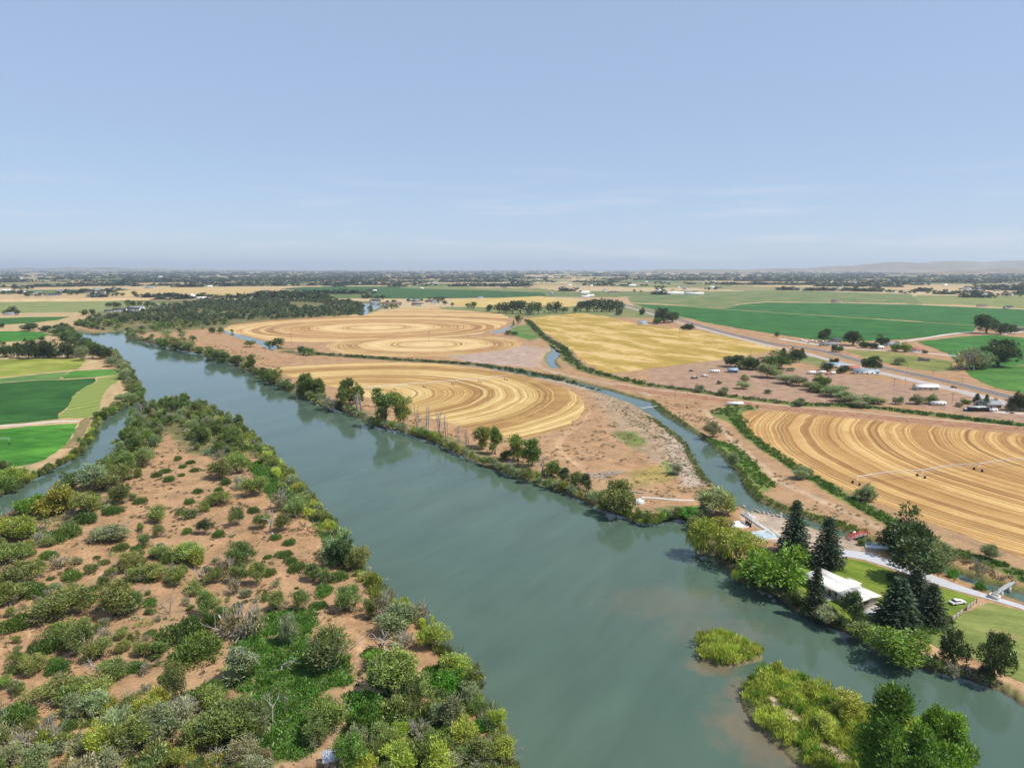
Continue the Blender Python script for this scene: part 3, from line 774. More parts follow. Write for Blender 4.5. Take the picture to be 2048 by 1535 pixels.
GOLD, PALE, BROWN = (.40, .225, .065), (.53, .385, .19), (.26, .14, .06)
FIELDS = [
 ('hay_field', [(-420, 880), (0, 858), (60, 852), (155, 846), (151, 862), (132, 890), (90, 918), (55, 930), (0, 936), (-420, 1020)], crop('bright_alfalfa', (.035, .14, .016), (.07, .21, .025), 'plain', rot=0.2, c3=(.13, .26, .05), seed=1)),
 ('hay_field', [(-420, 800), (0, 766), (60, 761), (133, 759), (191, 755.5), (192, 762), (170, 774), (150, 787), (142, 802), (136, 814), (116, 831), (118, 837), (60, 844), (0, 849), (-420, 872)], crop('dark_alfalfa', (.022, .075, .016), (.030, .096, .020), 'plain', rot=0.1, seed=2)),
 ('mown_field', [(193, 756), (234, 749), (241, 757), (222, 771), (208, 784), (203, 800), (198, 817), (186, 834), (119, 837), (117, 831), (137, 814), (143, 802), (151, 787), (171, 774), (193, 762)], crop('mown_swaths', (.23, .24, .065), (.12, .19, .04), 'swath', period=9.5, rot=0.52, c3=(.33, .32, .11))),
 ('hay_field', [(-420, 785), (0, 757), (80, 748), (140, 743), (120, 756), (133, 758), (60, 760), (0, 765), (-420, 798)], crop('pale_alfalfa', (.085, .165, .045), (.10, .18, .05), 'plain', seed=3)),
 ('hay_field', [(141, 743), (150, 741), (235, 738), (240, 744), (236, 748), (191, 754), (133, 757), (122, 755)], crop('mid_alfalfa', (.04, .135, .02), (.07, .175, .03), 'plain', seed=4)),
 ('grass_field', [(-420, 724), (0, 719), (40, 718), (100, 717), (165, 716), (172, 720), (163, 730), (154, 738), (100, 744), (0, 754), (-420, 780)], crop('yellow_grass', (.15, .19, .025), (.24, .25, .05), 'plain', c3=(.31, .29, .09), seed=5)),
 ('hay_field', [(-300, 664), (0, 662), (60, 662), (98, 667), (95, 672), (70, 680), (0, 684), (-300, 690)], crop('green_strip', (.035, .13, .018), (.05, .16, .022), 'plain', seed=6)),
 ('hay_field', [(-300, 636), (0, 636), (60, 634), (141, 633), (117, 640), (60, 646), (9, 649), (-300, 655)], crop('green_lens', (.035, .10, .02), (.045, .12, .02), 'plain', seed=7)),
 ('pasture', [(-500, 606), (0, 604), (211, 602), (343, 605), (331, 613), (250, 618), (190, 624), (0, 626), (-500, 634)], crop('far_pasture', (.13, .17, .05), (.17, .19, .07), 'streak', c3=(.21, .22, .09), seed=8)),
 ('stubble_field', [(-500, 598), (0, 598), (150, 596.5), (310, 596), (310, 600), (180, 602), (0, 603.5), (-500, 605)], crop('far_stubble', (.44, .31, .15), (.50, .37, .20), 'plain', seed=9)),
 ('stubble_field', [(217, 592), (234, 582), (300, 577), (440, 574), (521, 578), (520, 590), (470, 593), (366, 593), (264, 592.5)], crop('round_stubble', (.38, .27, .11), (.46, .33, .15), 'streak', c3=(.33, .24, .10), seed=10)),
 ('hay_field', [(560, 577), (605, 573.5), (776, 573), (827, 577), (960, 580), (1083, 585), (1096, 592), (1000, 595), (878, 597), (742, 597), (742, 586), (619, 584)], crop('far_alfalfa', (.035, .085, .025), (.045, .10, .03), 'plain', seed=11)),
 ('stubble_field', [(904, 600), (990, 596), (1079, 592), (1161, 602), (1140, 613), (1050, 616), (976, 615), (904, 609)], crop('gold_strip', (.34, .24, .07), (.43, .31, .11), 'streak', c3=(.48, .35, .14), seed=12)),
 ('pivot_field', [(446, 657), (468, 648), (543, 640), (620, 635), (690, 631), (760, 625), (810, 619), (861, 617), (930, 621), (1000, 627), (1018, 634), (1015, 646), (998, 655), (960, 667), (913, 672), (850, 676), (708, 683), (600, 684), (543, 681), (485, 670), (450, 663)],
    crop('big_circle_stubble', BROWN, (.42, .26, .11), 'rings', centre=(-235, 1235), period=22, c3=PALE, amp=1.0, bold=1.5)),
 ('pivot_field', [(653, 691), (668, 685), (690, 681), (760, 678), (844, 676), (947, 673), (1000, 674), (1030, 679), (1047, 687), (1035, 694), (1015, 699), (947, 707), (880, 713), (810, 715), (740, 712), (690, 707), (664, 700)],
    crop('half_circle_stubble', BROWN, (.40, .265, .115), 'rings', centre=(-115, 955), period=18, c3=PALE, amp=1.0, bold=1.4)),
 ('pivot_field', [(533, 737), (600, 731), (737, 724), (873, 727), (976, 739), (1040, 750), (1079, 760), (1110, 770), (1135, 780), (1158, 792), (1169, 804), (1169, 818), (1160, 832), (1140, 847), (1113, 860), (1085, 869), (1055, 875), (1003, 875), (960, 864), (908, 849), (822, 824), (737, 795), (644, 768), (580, 752)],
    crop('middle_circle_stubble', (.25, .135, .05), (.385, .25, .09), 'rings', centre=(-125, 566), period=12, c3=(.53, .39, .18), amp=.95, bold=1.15)),
 ('stubble_field', [(1051, 637), (1100, 631), (1161, 626), (1210, 632), (1283, 650), (1340, 655), (1399, 661), (1480, 678), (1573, 697), (1500, 709), (1448, 718), (1340, 732), (1225, 746), (1208, 745), (1185, 733), (1164, 719), (1148, 704), (1133, 691), (1105, 672), (1079, 661)],
    crop('golden_grain', (.27, .19, .040), (.35, .24, .062), 'streak', rot=1.2, c3=(.47, .33, .14), seed=13)),
 ('pivot_field', [(1481, 833), (1487, 825), (1497, 821), (1556, 823), (1640, 830), (1738, 840), (1900, 856), (2048, 869), (2400, 905), (2800, 960), (2800, 1300), (2300, 1195), (2048, 1116), (1848, 1040), (1746, 1003), (1665, 966), (1592, 936), (1534, 900), (1497, 866), (1484, 848)],
    crop('right_circle_stubble', (.235, .125, .048), (.355, .205, .075), 'rings', centre=(360, 368), period=9, c3=(.485, .325, .135), amp=0.85, bold=.7, fine=1.2)),
 ('hay_field', [(1262, 607), (1350, 611), (1448, 619), (1700, 635), (1954, 652), (1945, 664), (1870, 672), (1800, 679), (1697, 683), (1620, 678), (1556, 669), (1480, 657), (1407, 644), (1350, 629), (1303, 617)], crop('rail_alfalfa', (.026, .098, .021), (.038, .125, .028), 'plain', rot=0.05, seed=14)),
 ('hay_field', [(1448, 617.5), (1480, 609), (1531, 604.5), (1680, 606), (1821, 609), (2048, 619), (2500, 636), (2500, 690), (2048, 652), (1956, 650)], crop('broad_alfalfa', (.030, .105, .026), (.042, .13, .034), 'plain', rot=0.04, seed=15)),
 ('pasture', [(1254, 594), (1380, 587), (1490, 582), (1660, 583), (1821, 588), (1842, 606), (1700, 605), (1531, 603), (1478, 608), (1446, 615), (1350, 609), (1262, 605)], crop('hazy_pasture', (.075, .13, .045), (.11, .15, .055), 'streak', c3=(.22, .20, .09), seed=16)),
 ('pasture', [(1829, 594), (1940, 595), (2048, 596), (2500, 602), (2500, 630), (2048, 617), (1904, 608), (1845, 606)], crop('pale_pasture', (.16, .19, .06), (.20, .21, .08), 'plain', seed=17)),
 ('hay_field', [(1833, 683), (1920, 673), (1987, 669), (2048, 675), (2500, 700), (2500, 775), (2048, 729), (1987, 733), (1930, 738), (1895, 706)], crop('corner_alfalfa', (.035, .12, .02), (.05, .145, .028), 'plain', seed=18)),
 ('hay_field', [(1930, 742), (1955, 736), (2011, 730), (2048, 731), (2500, 780), (2500, 860), (2120, 808), (2048, 786), (1990, 776), (1950, 757)], crop('edge_alfalfa', (.045, .135, .025), (.07, .16, .03), 'plain', c3=(.17, .21, .06), seed=19)),
 ('grass_field', [(1690, 700), (1760, 702), (1904, 722), (1915, 740), (1870, 742), (1821, 737), (1740, 718)], crop('roadside_grass', (.13, .15, .035), (.19, .19, .06), 'plain', c3=(.30, .23, .11), seed=20)),
 ('lawn', [Z4(840, 600), Z4(870, 585), Z4(1090, 592), Z4(1190, 610), Z4(1300, 650), Z4(1420, 700), Z4(1510, 725), Z4(1650, 760), Z4(1690, 775), Z4(1560, 870), Z4(1440, 955), Z4(1330, 940), Z4(1160, 900), Z4(1050, 870), Z4(940, 830), Z4(850, 775), Z4(820, 700)], crop('lawn_grass', (.095, .155, .018), (.155, .20, .03), 'plain', rot=0.9, c3=(.25, .22, .05), seed=21)),
 ('paddock', [Z4(1450, 955), Z4(1600, 860), Z4(1745, 792), Z4(1900, 832), (2300, 1290), (2300, 1470), (2080, 1370), Z4(1870, 1145), Z4(1800, 1105), Z4(1660, 1040), Z4(1520, 1000)], crop('paddock_grass', (.14, .18, .045), (.20, .22, .065), 'plain', rot=0.4, c3=(.29, .20, .10), seed=22)),
]
def ragged(Q):
    out = []
    for i in range(len(Q)):
        a_, b_ = Q[i], Q[(i + 1) % len(Q)]
        L = np.linalg.norm(b_ - a_)
        dd = max(np.hypot(*((a_ + b_) / 2)), 150)
        n = int(np.clip(L / (dd * .012), 1, 40))
        t = (np.arange(n) / n)[:, None]
        P = a_ * (1 - t) + b_ * t
        s = np.array((-(b_ - a_)[1], (b_ - a_)[0])) / max(L, 1e-6)
        out.append(P + s * (wob(P, dd * .02, i) * dd * .0016 + rng.normal(0, dd * .0006, n))[:, None])
    return np.concatenate(out)
for i, (nm, pts, mt) in enumerate(FIELDS):
    ngon(nm, ragged(poly(pts)), LZ + 0.02 + 0.0023 * i, mt)

# ------------------------------------------------------------------ roads and tracks
def earth(name, c, c2, sc=.3):
    m = M(name, .95, .1)
    v = m.pos()
    m.bump(m.noise(v, .9, 5, .7), .6, .35)
    return m.color(m.scalec(m.mix(m.rng(m.noise(v, sc, 6, .7), .42, .6), c, c2), m.rng(m.noise(v, 1.1, 4, .7), .3, .7, .7, 1.25)))
def EZ(dy):
    return poly([Z3(-200, 735 + dy), Z3(0, 768 + dy), Z3(300, 802 + dy), Z3(560, 842 + dy), Z3(900, 874 + dy), Z3(1500, 930 + dy), Z3(2048, 978 + dy), (2300, 888 + dy / 2.7)])
ribbon('embankment', EZ(6), 15, LZ + .060, earth('red_embankment', (.24, .115, .062), (.34, .20, .12)), wig=.2)
ribbon('bank_track', EZ(-8), 3.2, LZ + .0805, earth('pale_track', (.44, .33, .23), (.36, .25, .16)), wig=.08)
ribbon('ditch_verge', poly([Z3(-100, 715), Z3(0, 735), Z3(200, 762), Z3(500, 806), Z3(800, 838), Z3(1150, 853), Z3(1500, 894), Z3(2048, 958), (2300, 878)]), [8, 10, 10, 12, 14, 14], LZ + .070, earth('verge_grass', (.075, .125, .03), (.17, .16, .055), .12), wig=.25)
ribbon('ditch_verge', poly([Z2(1330, 410), Z2(1420, 500), Z2(1540, 580), Z2(1580, 640), Z2(1700, 710), Z2(2047, 790)]), 15, LZ + .072, earth('verge_weeds', (.09, .115, .035), (.19, .155, .06), .1), wig=.25)
ribbon('ditch_verge', poly([Z2(-100, 590), Z2(60, 603), Z2(400, 628), Z2(800, 653), Z2(1050, 671), Z2(1300, 710), Z2(1500, 750)]), 20, LZ + .056, earth('verge_sedge', (.06, .08, .028), (.15, .125, .05), .08), wig=.25)
gravel = plain('gravel_road', (.46, .42, .38), 0.95, 0.12, 0.4)
dirt = plain('dirt_road', (.44, .32, .21), 0.95, 0.15, 0.3)
drive = plain('pale_gravel_drive', (.40, .40, .41), 0.95, 0.1, 0.5)
ballast = plain('ballast_gravel', (.27, .235, .215), 0.95, 0.2, 0.6)
rz_ = LZ + 0.09
RAIL = poly([(1236, 604), (1250, 609), (1300, 622), (1357, 638), (1432, 660), (1490, 674), (1556, 689), (1621, 697), (1685, 712), (1764, 734), (1843, 751), (1922, 769), (2001, 789), (2080, 809), (2400, 890)])
ribbon('farm_road', poly([(-300, 866), (0, 852), (60, 848), (110, 843), (158, 842)]), [5, 5, 5, 3.5], rz_, gravel)
ribbon('farm_road', poly([(-300, 738), (0, 715), (40, 711), (60, 703)]), 7, rz_ + .004, dirt)
ribbon('farm_road', poly([(-200, 630), (0, 629), (60, 627), (180, 624)]), 8, rz_ + .004, dirt)
ribbon('gravel_road', poly([(1226, 606), (1290, 624), (1345, 642), (1400, 656), (1480, 677), (1545, 693), (1600, 704), (1660, 720), (1720, 735), (1790, 752), (1870, 770), (1950, 790), (2060, 820), (2400, 910)]), [9, 9, 9, 12, 14, 12], rz_ + .008, plain('grey_track_gravel', (.36, .31, .28), 0.95, 0.2, 0.2))
ribbon('gravel_road', poly([(1560, 677), (1600, 684), (1660, 692), (1740, 699), (1830, 704), (1910, 712)]), 8, rz_ + .012, gravel)
ribbon('gravel_road', poly([(1700, 688), (1790, 684), (1850, 676), (1900, 668), (1950, 664), (2000, 668), (2048, 663), (2300, 640)]), [6, 8, 9, 7], rz_ + .016, gravel)
ribbon('driveway', poly([Z4(1080, 572), Z4(1130, 578), Z4(1200, 590), Z4(1320, 628), Z4(1400, 655), Z4(1480, 688), Z4(1600, 728), Z4(1740, 770), Z4(1900, 818), (2200, 1268)]), [6.5, 7, 7.5, 6.5, 7.5, 7, 5, 3.4, 3.2, 3.2], rz_ + .02, drive, wig=0.03)
ribbon('farm_road', poly([ZB(1850, 455), ZB(1950, 458), ZB(2048, 466), (2300, 850)]), 6, rz_ + .024, gravel)
ribbon('footpath', poly([ZF(1450, 482), ZF(1600, 490), ZF(1800, 508), ZF(1990, 515)]), 1.6, rz_ + .028, MAT['concrete'], wig=0.05)
ribbon('field_track', poly([(1300, 610), (1448, 618.3), (1700, 635), (1954, 651.5)]), 3, rz_ + .032, crop('track_grass', (.20, .21, .07), (.26, .24, .10), 'plain'))

# ------------------------------------------------------------------ plants
def unit(v):
    return v / (np.linalg.norm(v, axis=-1, keepdims=True) + 1e-9)

def leaves(a, r, P, D, L, Wd, tint, mi=0):
    """one diamond-shaped leaf spray per row of P, pointing along D"""
    n = len(P)
    L = L * r.uniform(0.7, 1.3, n)[:, None]
    Wd = Wd * r.uniform(0.7, 1.3, n)[:, None]
    s = unit(np.cross(D, r.standard_normal((n, 3))))
    V = np.stack([P, P + D * L * .5 + s * Wd * .5, P + D * L, P + D * L * .45 - s * Wd * .5], 1).reshape(-1, 3)
    t = np.repeat(tint, 4, 0)
    a.quads(V, np.arange(4 * n).reshape(-1, 4), t, mi)

def tints(r, n, per, lo=0.68, hi=1.36):
    """light and dark, yellower and greyer sprays"""
    b = r.uniform(lo, hi, n)
    w = r.normal(0, 0.09, n)
    t = np.stack([b * (1 + w), b, b * (1 - 1.2 * w)], 1)
    t = np.repeat(t, per, 0)
    return t * r.uniform(0.85, 1.15, (len(t), 1))

def crown(a, r, blobs, ntuft, per, L, Wd, spread, out=1.0, up=0.5, wild=0.6, rad=(0.55, 1.05), low=-0.55, mi=0, t=(0.58, 1.48)):
    B = np.array(blobs, float)
    area = B[:, 3] * B[:, 5]
    k = r.choice(len(B), ntuft, p=area / area.sum())
    u = unit(r.standard_normal((ntuft, 3)))
    u[:, 2] = np.where(u[:, 2] < low, -u[:, 2], u[:, 2])
    c = B[k, :3] + B[k, 3:] * u * r.uniform(rad[0], rad[1], ntuft)[:, None]
    o = unit(u / B[k, 3:])
    d = unit(o * out + np.array((0, 0, up)) + r.standard_normal((ntuft, 3)) * 0.3)
    P = np.repeat(c, per, 0) + r.standard_normal((ntuft * per, 3)) * spread
    D = unit(np.repeat(d, per, 0) + r.standard_normal((ntuft * per, 3)) * wild)
    bl = r.uniform(0.85, 1.18, len(B))
    leaves(a, r, P, D, L, Wd, tints(r, ntuft, per, *t) * np.repeat(bl[k], per)[:, None], mi)

def limb(a, r, p, d, L, rad, depth, mi=0, spreadang=0.8, kids=3, up=0.15, ends=None):
    pts, q, dd = [p], p, d
    for i in range(3):
        dd = unit(dd + r.standard_normal(3) * 0.22 + np.array((0, 0, up)) * 0.5)
        q = q + dd * L / 3
        pts.append(q)
    a.tube(pts, np.linspace(rad, rad * 0.45, 4), 4 if depth < 2 else 5, mi, cap=False)
    if ends is not None:
        ends.append(q)
    if depth > 0:
        for i in range(kids):
            t = r.uniform(0.35, 1.0)
            b = pts[1] + (pts[3] - pts[1]) * t
            nd = unit(dd + unit(r.standard_normal(3)) * spreadang + np.array((0, 0, up)))
            limb(a, r, b, nd, L * r.uniform(0.5, 0.75), rad * 0.5, depth - 1, mi, spreadang, kids, up, ends)

def trunkmesh(name, r, h, rad, stems=1, depth=1, mat='bark', lean=0.25, spreadang=0.8, kids=3):
    a = Acc()
    for s in range(stems):
        d = unit(np.array((r.normal(0, lean), r.normal(0, lean), 1.0)))
        limb(a, r, np.array((r.normal(0, .04 * stems), r.normal(0, .04 * stems), -0.4)), d, h, rad / math.sqrt(stems), depth, 0, spreadang, kids)
    return a.mesh(name, [mat])

PROTO = {}
BOOST = np.array((1.68, 1.64, 1.28))
def dims(mes):
    lo, hi = np.full(3, 1e9), np.full(3, -1e9)
    for me in mes:
        c = np.empty(len(me.vertices) * 3, np.float32)
        me.vertices.foreach_get('co', c)
        c = c.reshape(-1, 3)
        lo, hi = np.minimum(lo, np.percentile(c, 1, 0)), np.maximum(hi, np.percentile(c, 99, 0))
    return ((hi - lo)[0] + (hi - lo)[1]) / 2, hi[2]

def proto(kind, parts):
    w, h = dims([m for n_, m in parts if n_ != 'trunk'])
    PROTO.setdefault(kind, []).append((parts, w, h))

def P_olive(s, h=6.0, w=6.4, n=400, mat='leaf'):
    r = np.random.default_rng(s)
    bl = []
    for i in range(10):
        an_, rr = r.uniform(0, 6.28), w * 0.31 * math.sqrt(r.uniform(0, 1))
        z = h * r.uniform(0.34, 0.76) - 0.25 * rr
        k = r.uniform(0.10, 0.21)
        bl.append((rr * math.cos(an_), rr * math.sin(an_), z, w * k, w * k, h * r.uniform(0.13, 0.27)))
    a = Acc()
    crown(a, r, bl, n, 12, 0.46, 0.12, 0.27, 0.6, 0.8, 0.6, (0.45, 1.14), -0.8, t=(0.5, 1.6))
    crown(a, r, bl, 46, 7, 0.62, 0.10, 0.16, 0.5, 1.7, 0.28, (0.95, 1.4), -0.1, t=(0.7, 1.7))
    return [('trunk', trunkmesh('trunk', r, h * 0.46, 0.22, 4, 2, 'twig')), ('crown', a.mesh('crown', [mat]))]

def P_mound(s):
    r = np.random.default_rng(s)
    a = Acc()
    bl = [(r.uniform(-1.5, 1.5), r.uniform(-1.1, 1.1), 0.25, r.uniform(1.3, 2.0), r.uniform(1.1, 1.7), r.uniform(0.95, 1.35)) for i in range(7)]
    crown(a, r, bl, 420, 8, 0.36, 0.15, 0.16, 0.7, 0.6, 0.6, (0.82, 1.04), 0.0, t=(0.75, 1.25))
    return [('foliage', a.mesh('shrub', ['leaf']))]

def P_shrub(s, grey=False):
    r = np.random.default_rng(s)
    a = Acc()
    bl = [(r.normal(0, .6), r.normal(0, .6), r.uniform(.5, 1.4), r.uniform(.5, .9), r.uniform(.5, .9), r.uniform(.5, 1.0)) for i in range(5)]
    if grey:
        for i in range(9):
            limb(a, r, np.array((r.normal(0, .3), r.normal(0, .3), 0)), unit(np.array((r.normal(0, .5), r.normal(0, .5), 1))), 2.0, 0.06, 1, 1, 0.7, 4)
    crown(a, r, bl, 60 if grey else 170, 9, 0.42, 0.12, 0.2, 0.5, 0.9, 0.55, (0.4, 1.08), -0.6)
    return [('foliage', a.mesh('shrub', ['leaf', 'dead']))]

def P_cotton(s, h=12.0, w=5.5, fan=False, n=400, up=0.8, nb=15):
    r = np.random.default_rng(s)
    a = Acc()
    bl = []
    for i in range(nb):
        an_, z = r.uniform(0, 6.28), h * r.uniform(0.16, 0.86)
        spread = w * (0.10 + 0.26 * (z / h if fan else math.sin(math.pi * min(z / h + .12, 1))))
        bl.append((spread * math.cos(an_), spread * math.sin(an_), z, w * r.uniform(.14, .21), w * r.uniform(.14, .21), h * r.uniform(.09, .15)))
    crown(a, r, bl, n, 11, 0.62, 0.24, 0.34, 0.5, up, 0.45, (0.5, 1.08), -0.8)
    return [('trunk', trunkmesh('trunk', r, h * 0.42, 0.32, 2, 1, lean=0.05, spreadang=0.4)), ('crown', a.mesh('crown', ['leaf']))]

def P_round(s, h=10.0, w=10.0, n=420, nb=13, L=0.7):
    r = np.random.default_rng(s)
    a = Acc()
    bl = []
    for i in range(nb):
        u = unit(r.standard_normal(3))
        u[2] = r.uniform(-1, 1)
        bl.append((u[0] * w * .29, u[1] * w * .29, h * .46 + u[2] * h * .31, w * r.uniform(.15, .23), w * r.uniform(.15, .23), h * r.uniform(.12, .20)))
    crown(a, r, bl, n, 11, L, L * 0.42, 0.36, 0.9, 0.3, 0.55, (0.7, 1.05), -0.85)
    return [('trunk', trunkmesh('trunk', r, h * 0.32, 0.4, 1, 2)), ('crown', a.mesh('crown', ['leaf']))]

def P_spruce(s, h=18.0, w=8.0):
    r = np.random.default_rng(s)
    a = Acc()
    z, ph = 0.7, 0.0
    while z < h - 0.3:
        t = z / h
        R = w / 2 * (1 - t) ** 0.85 * r.uniform(0.82, 1.12) + 0.15
        nb = int(7 + 9 * (1 - t))
        for i in range(nb):
            an_ = ph + i * 6.283 / nb + r.normal(0, .14)
            Rb = R * r.uniform(0.75, 1.12)
            nseg = max(3, int(Rb / 0.42))
            x = np.linspace(0.12, 1, nseg)
            droop = -0.32 * Rb * x ** 1.2 + 0.12 * Rb * x ** 4
            P = np.stack([np.cos(an_) * Rb * x, np.sin(an_) * Rb * x, z + droop], 1)
            P = np.repeat(P, 3, 0) + r.standard_normal((nseg * 3, 3)) * 0.09
            d0 = np.array((math.cos(an_), math.sin(an_), -0.25))
            side = np.array((-math.sin(an_), math.cos(an_), 0.0))
            D = unit(d0 + side * r.choice([-1, 1, 0], nseg * 3)[:, None] * r.uniform(.4, 1.2, nseg * 3)[:, None] + r.standard_normal((nseg * 3, 3)) * .18)
            leaves(a, r, P, D, 0.72, 0.34, tints(r, 1, nseg * 3, 0.65, 1.4))
        z += r.uniform(0.62, 0.85) * (1.0 - 0.35 * t)
        ph += 0.9
    D = unit(np.array([(r.normal(0, .25), r.normal(0, .25), 1.0) for i in range(10)]))
    leaves(a, r, np.tile((0, 0, h - 0.8), (10, 1)) + r.standard_normal((10, 3)) * .08, D, 0.9, 0.2, tints(r, 10, 1))
    b = Acc()
    b.tube([(0, 0, -.4), (0, 0, h * .5), (0, 0, h - .4)], [.38, .22, .04], 6)
    return [('trunk', b.mesh('trunk', ['bark'])), ('crown', a.mesh('crown', ['needle']))]

def P_willow(s, h=9.0, w=10.0):
    r = np.random.default_rng(s)
    a = Acc()
    bl = [(math.cos(q) * w * .24 * r.uniform(.4, 1), math.sin(q) * w * .24 * r.uniform(.4, 1), h * r.uniform(.55, .74), w * r.uniform(.18, .26), w * r.uniform(.18, .26), h * r.uniform(.14, .22)) for q in np.linspace(0, 6.28, 7)]
    crown(a, r, bl, 200, 9, 0.6, 0.2, 0.3, 0.9, -0.1, 0.5, (0.6, 1.05), -0.3)
    B = np.array(bl)
    n = 330
    k = r.choice(len(B), n)
    an_ = r.uniform(0, 6.28, n)
    top = B[k, :3] + np.stack([np.cos(an_) * B[k, 3], np.sin(an_) * B[k, 4], r.uniform(-.2, .5, n)], 1) * r.uniform(.7, 1.1, n)[:, None]
    ln = r.uniform(0.3, 0.8, n) * (top[:, 2] - 0.5)
    for j in range(6):
        P = top + np.stack([np.cos(an_) * .12 * j, np.sin(an_) * .12 * j, -ln * j / 6], 1) + r.standard_normal((n, 3)) * .08
        D = unit(np.stack([np.cos(an_) * .15, np.sin(an_) * .15, -np.ones(n)], 1) + r.standard_normal((n, 3)) * .18)
        leaves(a, r, P, D, 0.85, 0.17, tints(r, n, 1))
    return [('trunk', trunkmesh('trunk', r, h * .34, .45, 1, 2)), ('crown', a.mesh('crown', ['leaf']))]

def P_dead(s, h=6.0, w=0.7, stems=2, depth=2):
    r = np.random.default_rng(s)
    return [('branches', trunkmesh('dead_branches', r, h * .6, .2, stems, depth, 'dead', w * 0.5, w, 4))]

def P_pole(s, h=11.0):
    r = np.random.default_rng(s)
    a = Acc()
    for i in range(3):
        p = np.array((r.normal(0, .5), r.normal(0, .5), -.3))
        d = unit(np.array((r.normal(0, .06), r.normal(0, .06), 1)))
        H_ = h * r.uniform(.6, .95)
        pts = [p + d * H_ * t + r.standard_normal(3) * .12 * t for t in (0, .35, .7, 1)]
        a.tube(pts, [.17, .13, .09, .03], 5)
        for q in range(9):
            t = r.uniform(.35, .97)
            limb(a, r, p + d * H_ * t, unit(np.array((r.normal(0, .5), r.normal(0, .5), 1.0))), r.uniform(.6, 1.7), .045, 0)
    return [('branches', a.mesh('bare_trunks', ['dead']))]

def P_reed(s, h=2.3, n=260):
    r = np.random.default_rng(s)
    a = Acc()
    k = 20
    c = np.c_[r.normal(0, .8, k), r.normal(0, .8, k), np.zeros(k)]
    q = r.integers(0, k, n)
    P = c[q] + np.c_[r.normal(0, .22, n), r.normal(0, .22, n), r.uniform(-.1, .9, n)]
    D = unit(np.c_[r.normal(0, .38, n), r.normal(0, .38, n), np.ones(n)])
    leaves(a, r, P, D, 1.15, 0.17, tints(r, n, 1, .65, 1.4))
    return [('foliage', a.mesh('willow_clump', ['leaf']))]

def P_far(s, h=10.0, w=9.0, tall=False):
    r = np.random.default_rng(s)
    a = Acc()
    bl = []
    for i in range(6):
        an_, rr = r.uniform(0, 6.28), w * .26 * math.sqrt(r.uniform())
        bl.append((rr * math.cos(an_), rr * math.sin(an_), h * r.uniform(.3, .70), w * r.uniform(.22, .31), w * r.uniform(.22, .31), h * r.uniform(.19, .29)))
    crown(a, r, bl, 90, 5, 1.25, 0.75, 0.5, 0.8, 0.3, 0.7, (0.6, 1.0), -0.8)
    a.tube([(0, 0, -.3), (0, 0, h * .5)], [.35, .2], 4, 1)
    return [('foliage', a.mesh('tree', ['leaf', 'bark']))]

for i in range(5):
    proto('olive', P_olive(100 + i, 6.0 + 0.5 * i, 6.6 - 0.4 * i))
for i in range(3):
    proto('feather', P_olive(150 + i, 7.2, 5.0, 330))
for i in range(4):
    proto('mound', P_mound(200 + i))
for i in range(4):
    proto('shrub', P_shrub(300 + i))
for i in range(3):
    proto('grey', P_shrub(330 + i, True))
for i in range(3):
    proto('cotton', P_cotton(400 + i))
for i in range(2):
    proto('fan', P_cotton(430 + i, 13, 7.5, True, 520))
for i in range(3):
    proto('round', P_round(500 + i))
for i in range(2):
    proto('bigpoplar', P_cotton(520 + i, 20, 10, False, 1500, 1.3, 17))
for i in range(3):
    proto('spruce', P_spruce(600 + i))
for i in range(2):
    proto('willow', P_willow(700 + i))
for i in range(4):
    proto('dead', P_dead(800 + i, 6, 0.9 if i % 2 else 0.6, 1 + i % 3))
for i in range(2):
    proto('pole', P_pole(850 + i))
for i in range(3):
    proto('reed', P_reed(900 + i))
for i in range(4):
    proto('far', P_far(950 + i))

COL = dict(olive=(.105, .130, .042), feather=(.100, .135, .045), mound=(.058, .098, .022), shrub=(.095, .120, .042), grey=(.17, .16, .115), silver=(.135, .160, .100),
           cotton=(.072, .104, .030), fan=(.115, .140, .038), round=(.050, .095, .022), bigpoplar=(.090, .165, .028), spruce=(.030, .048, .030), willow=(.165, .190, .035), dead=(1, 1, 1), pole=(1, 1, 1),
           reed=(.235, .270, .062), far=(.040, .058, .026), bright=(.088, .155, .022), yellow=(.155, .185, .035), dark=(.035, .055, .022), lush=(.055, .150, .018))
NAME = dict(olive='olive_tree', feather='slender_tree', mound='mound_shrub', shrub='shrub', grey='dry_shrub', cotton='cottonwood_tree', fan='cottonwood_tree', round='broadleaf_tree', bigpoplar='poplar_tree', spruce='spruce_tree',
            willow='willow_tree', dead='dead_tree', pole='bare_trees', reed='willow_clump', far='far_tree')
CAT = dict(mound='shrub', shrub='shrub', grey='shrub', reed='shrub', pole='dead trees', dead='dead tree')
THINGS = []      # (object, x pixel of its base, description, zone) -> labels at the end
DESC = dict(olive='spreading olive tree', feather='slender feathery tree', mound='low dark mound shrub', shrub='shaggy green shrub', grey='dry grey shrub', cotton='upright dark cottonwood', fan='yellow-green cottonwood', round='round leafy tree', dead='bleached dead tree', pole='bare grey trunks', reed='willow clump', far='dark rounded tree', willow='weeping willow', spruce='dark spruce', bigpoplar='bright poplar')

def to_px(x, y):
    z = -CAMH
    d = y * CP - z * SP
    return CX + F * x / d, CY - F * (y * SP + z * CP) / d

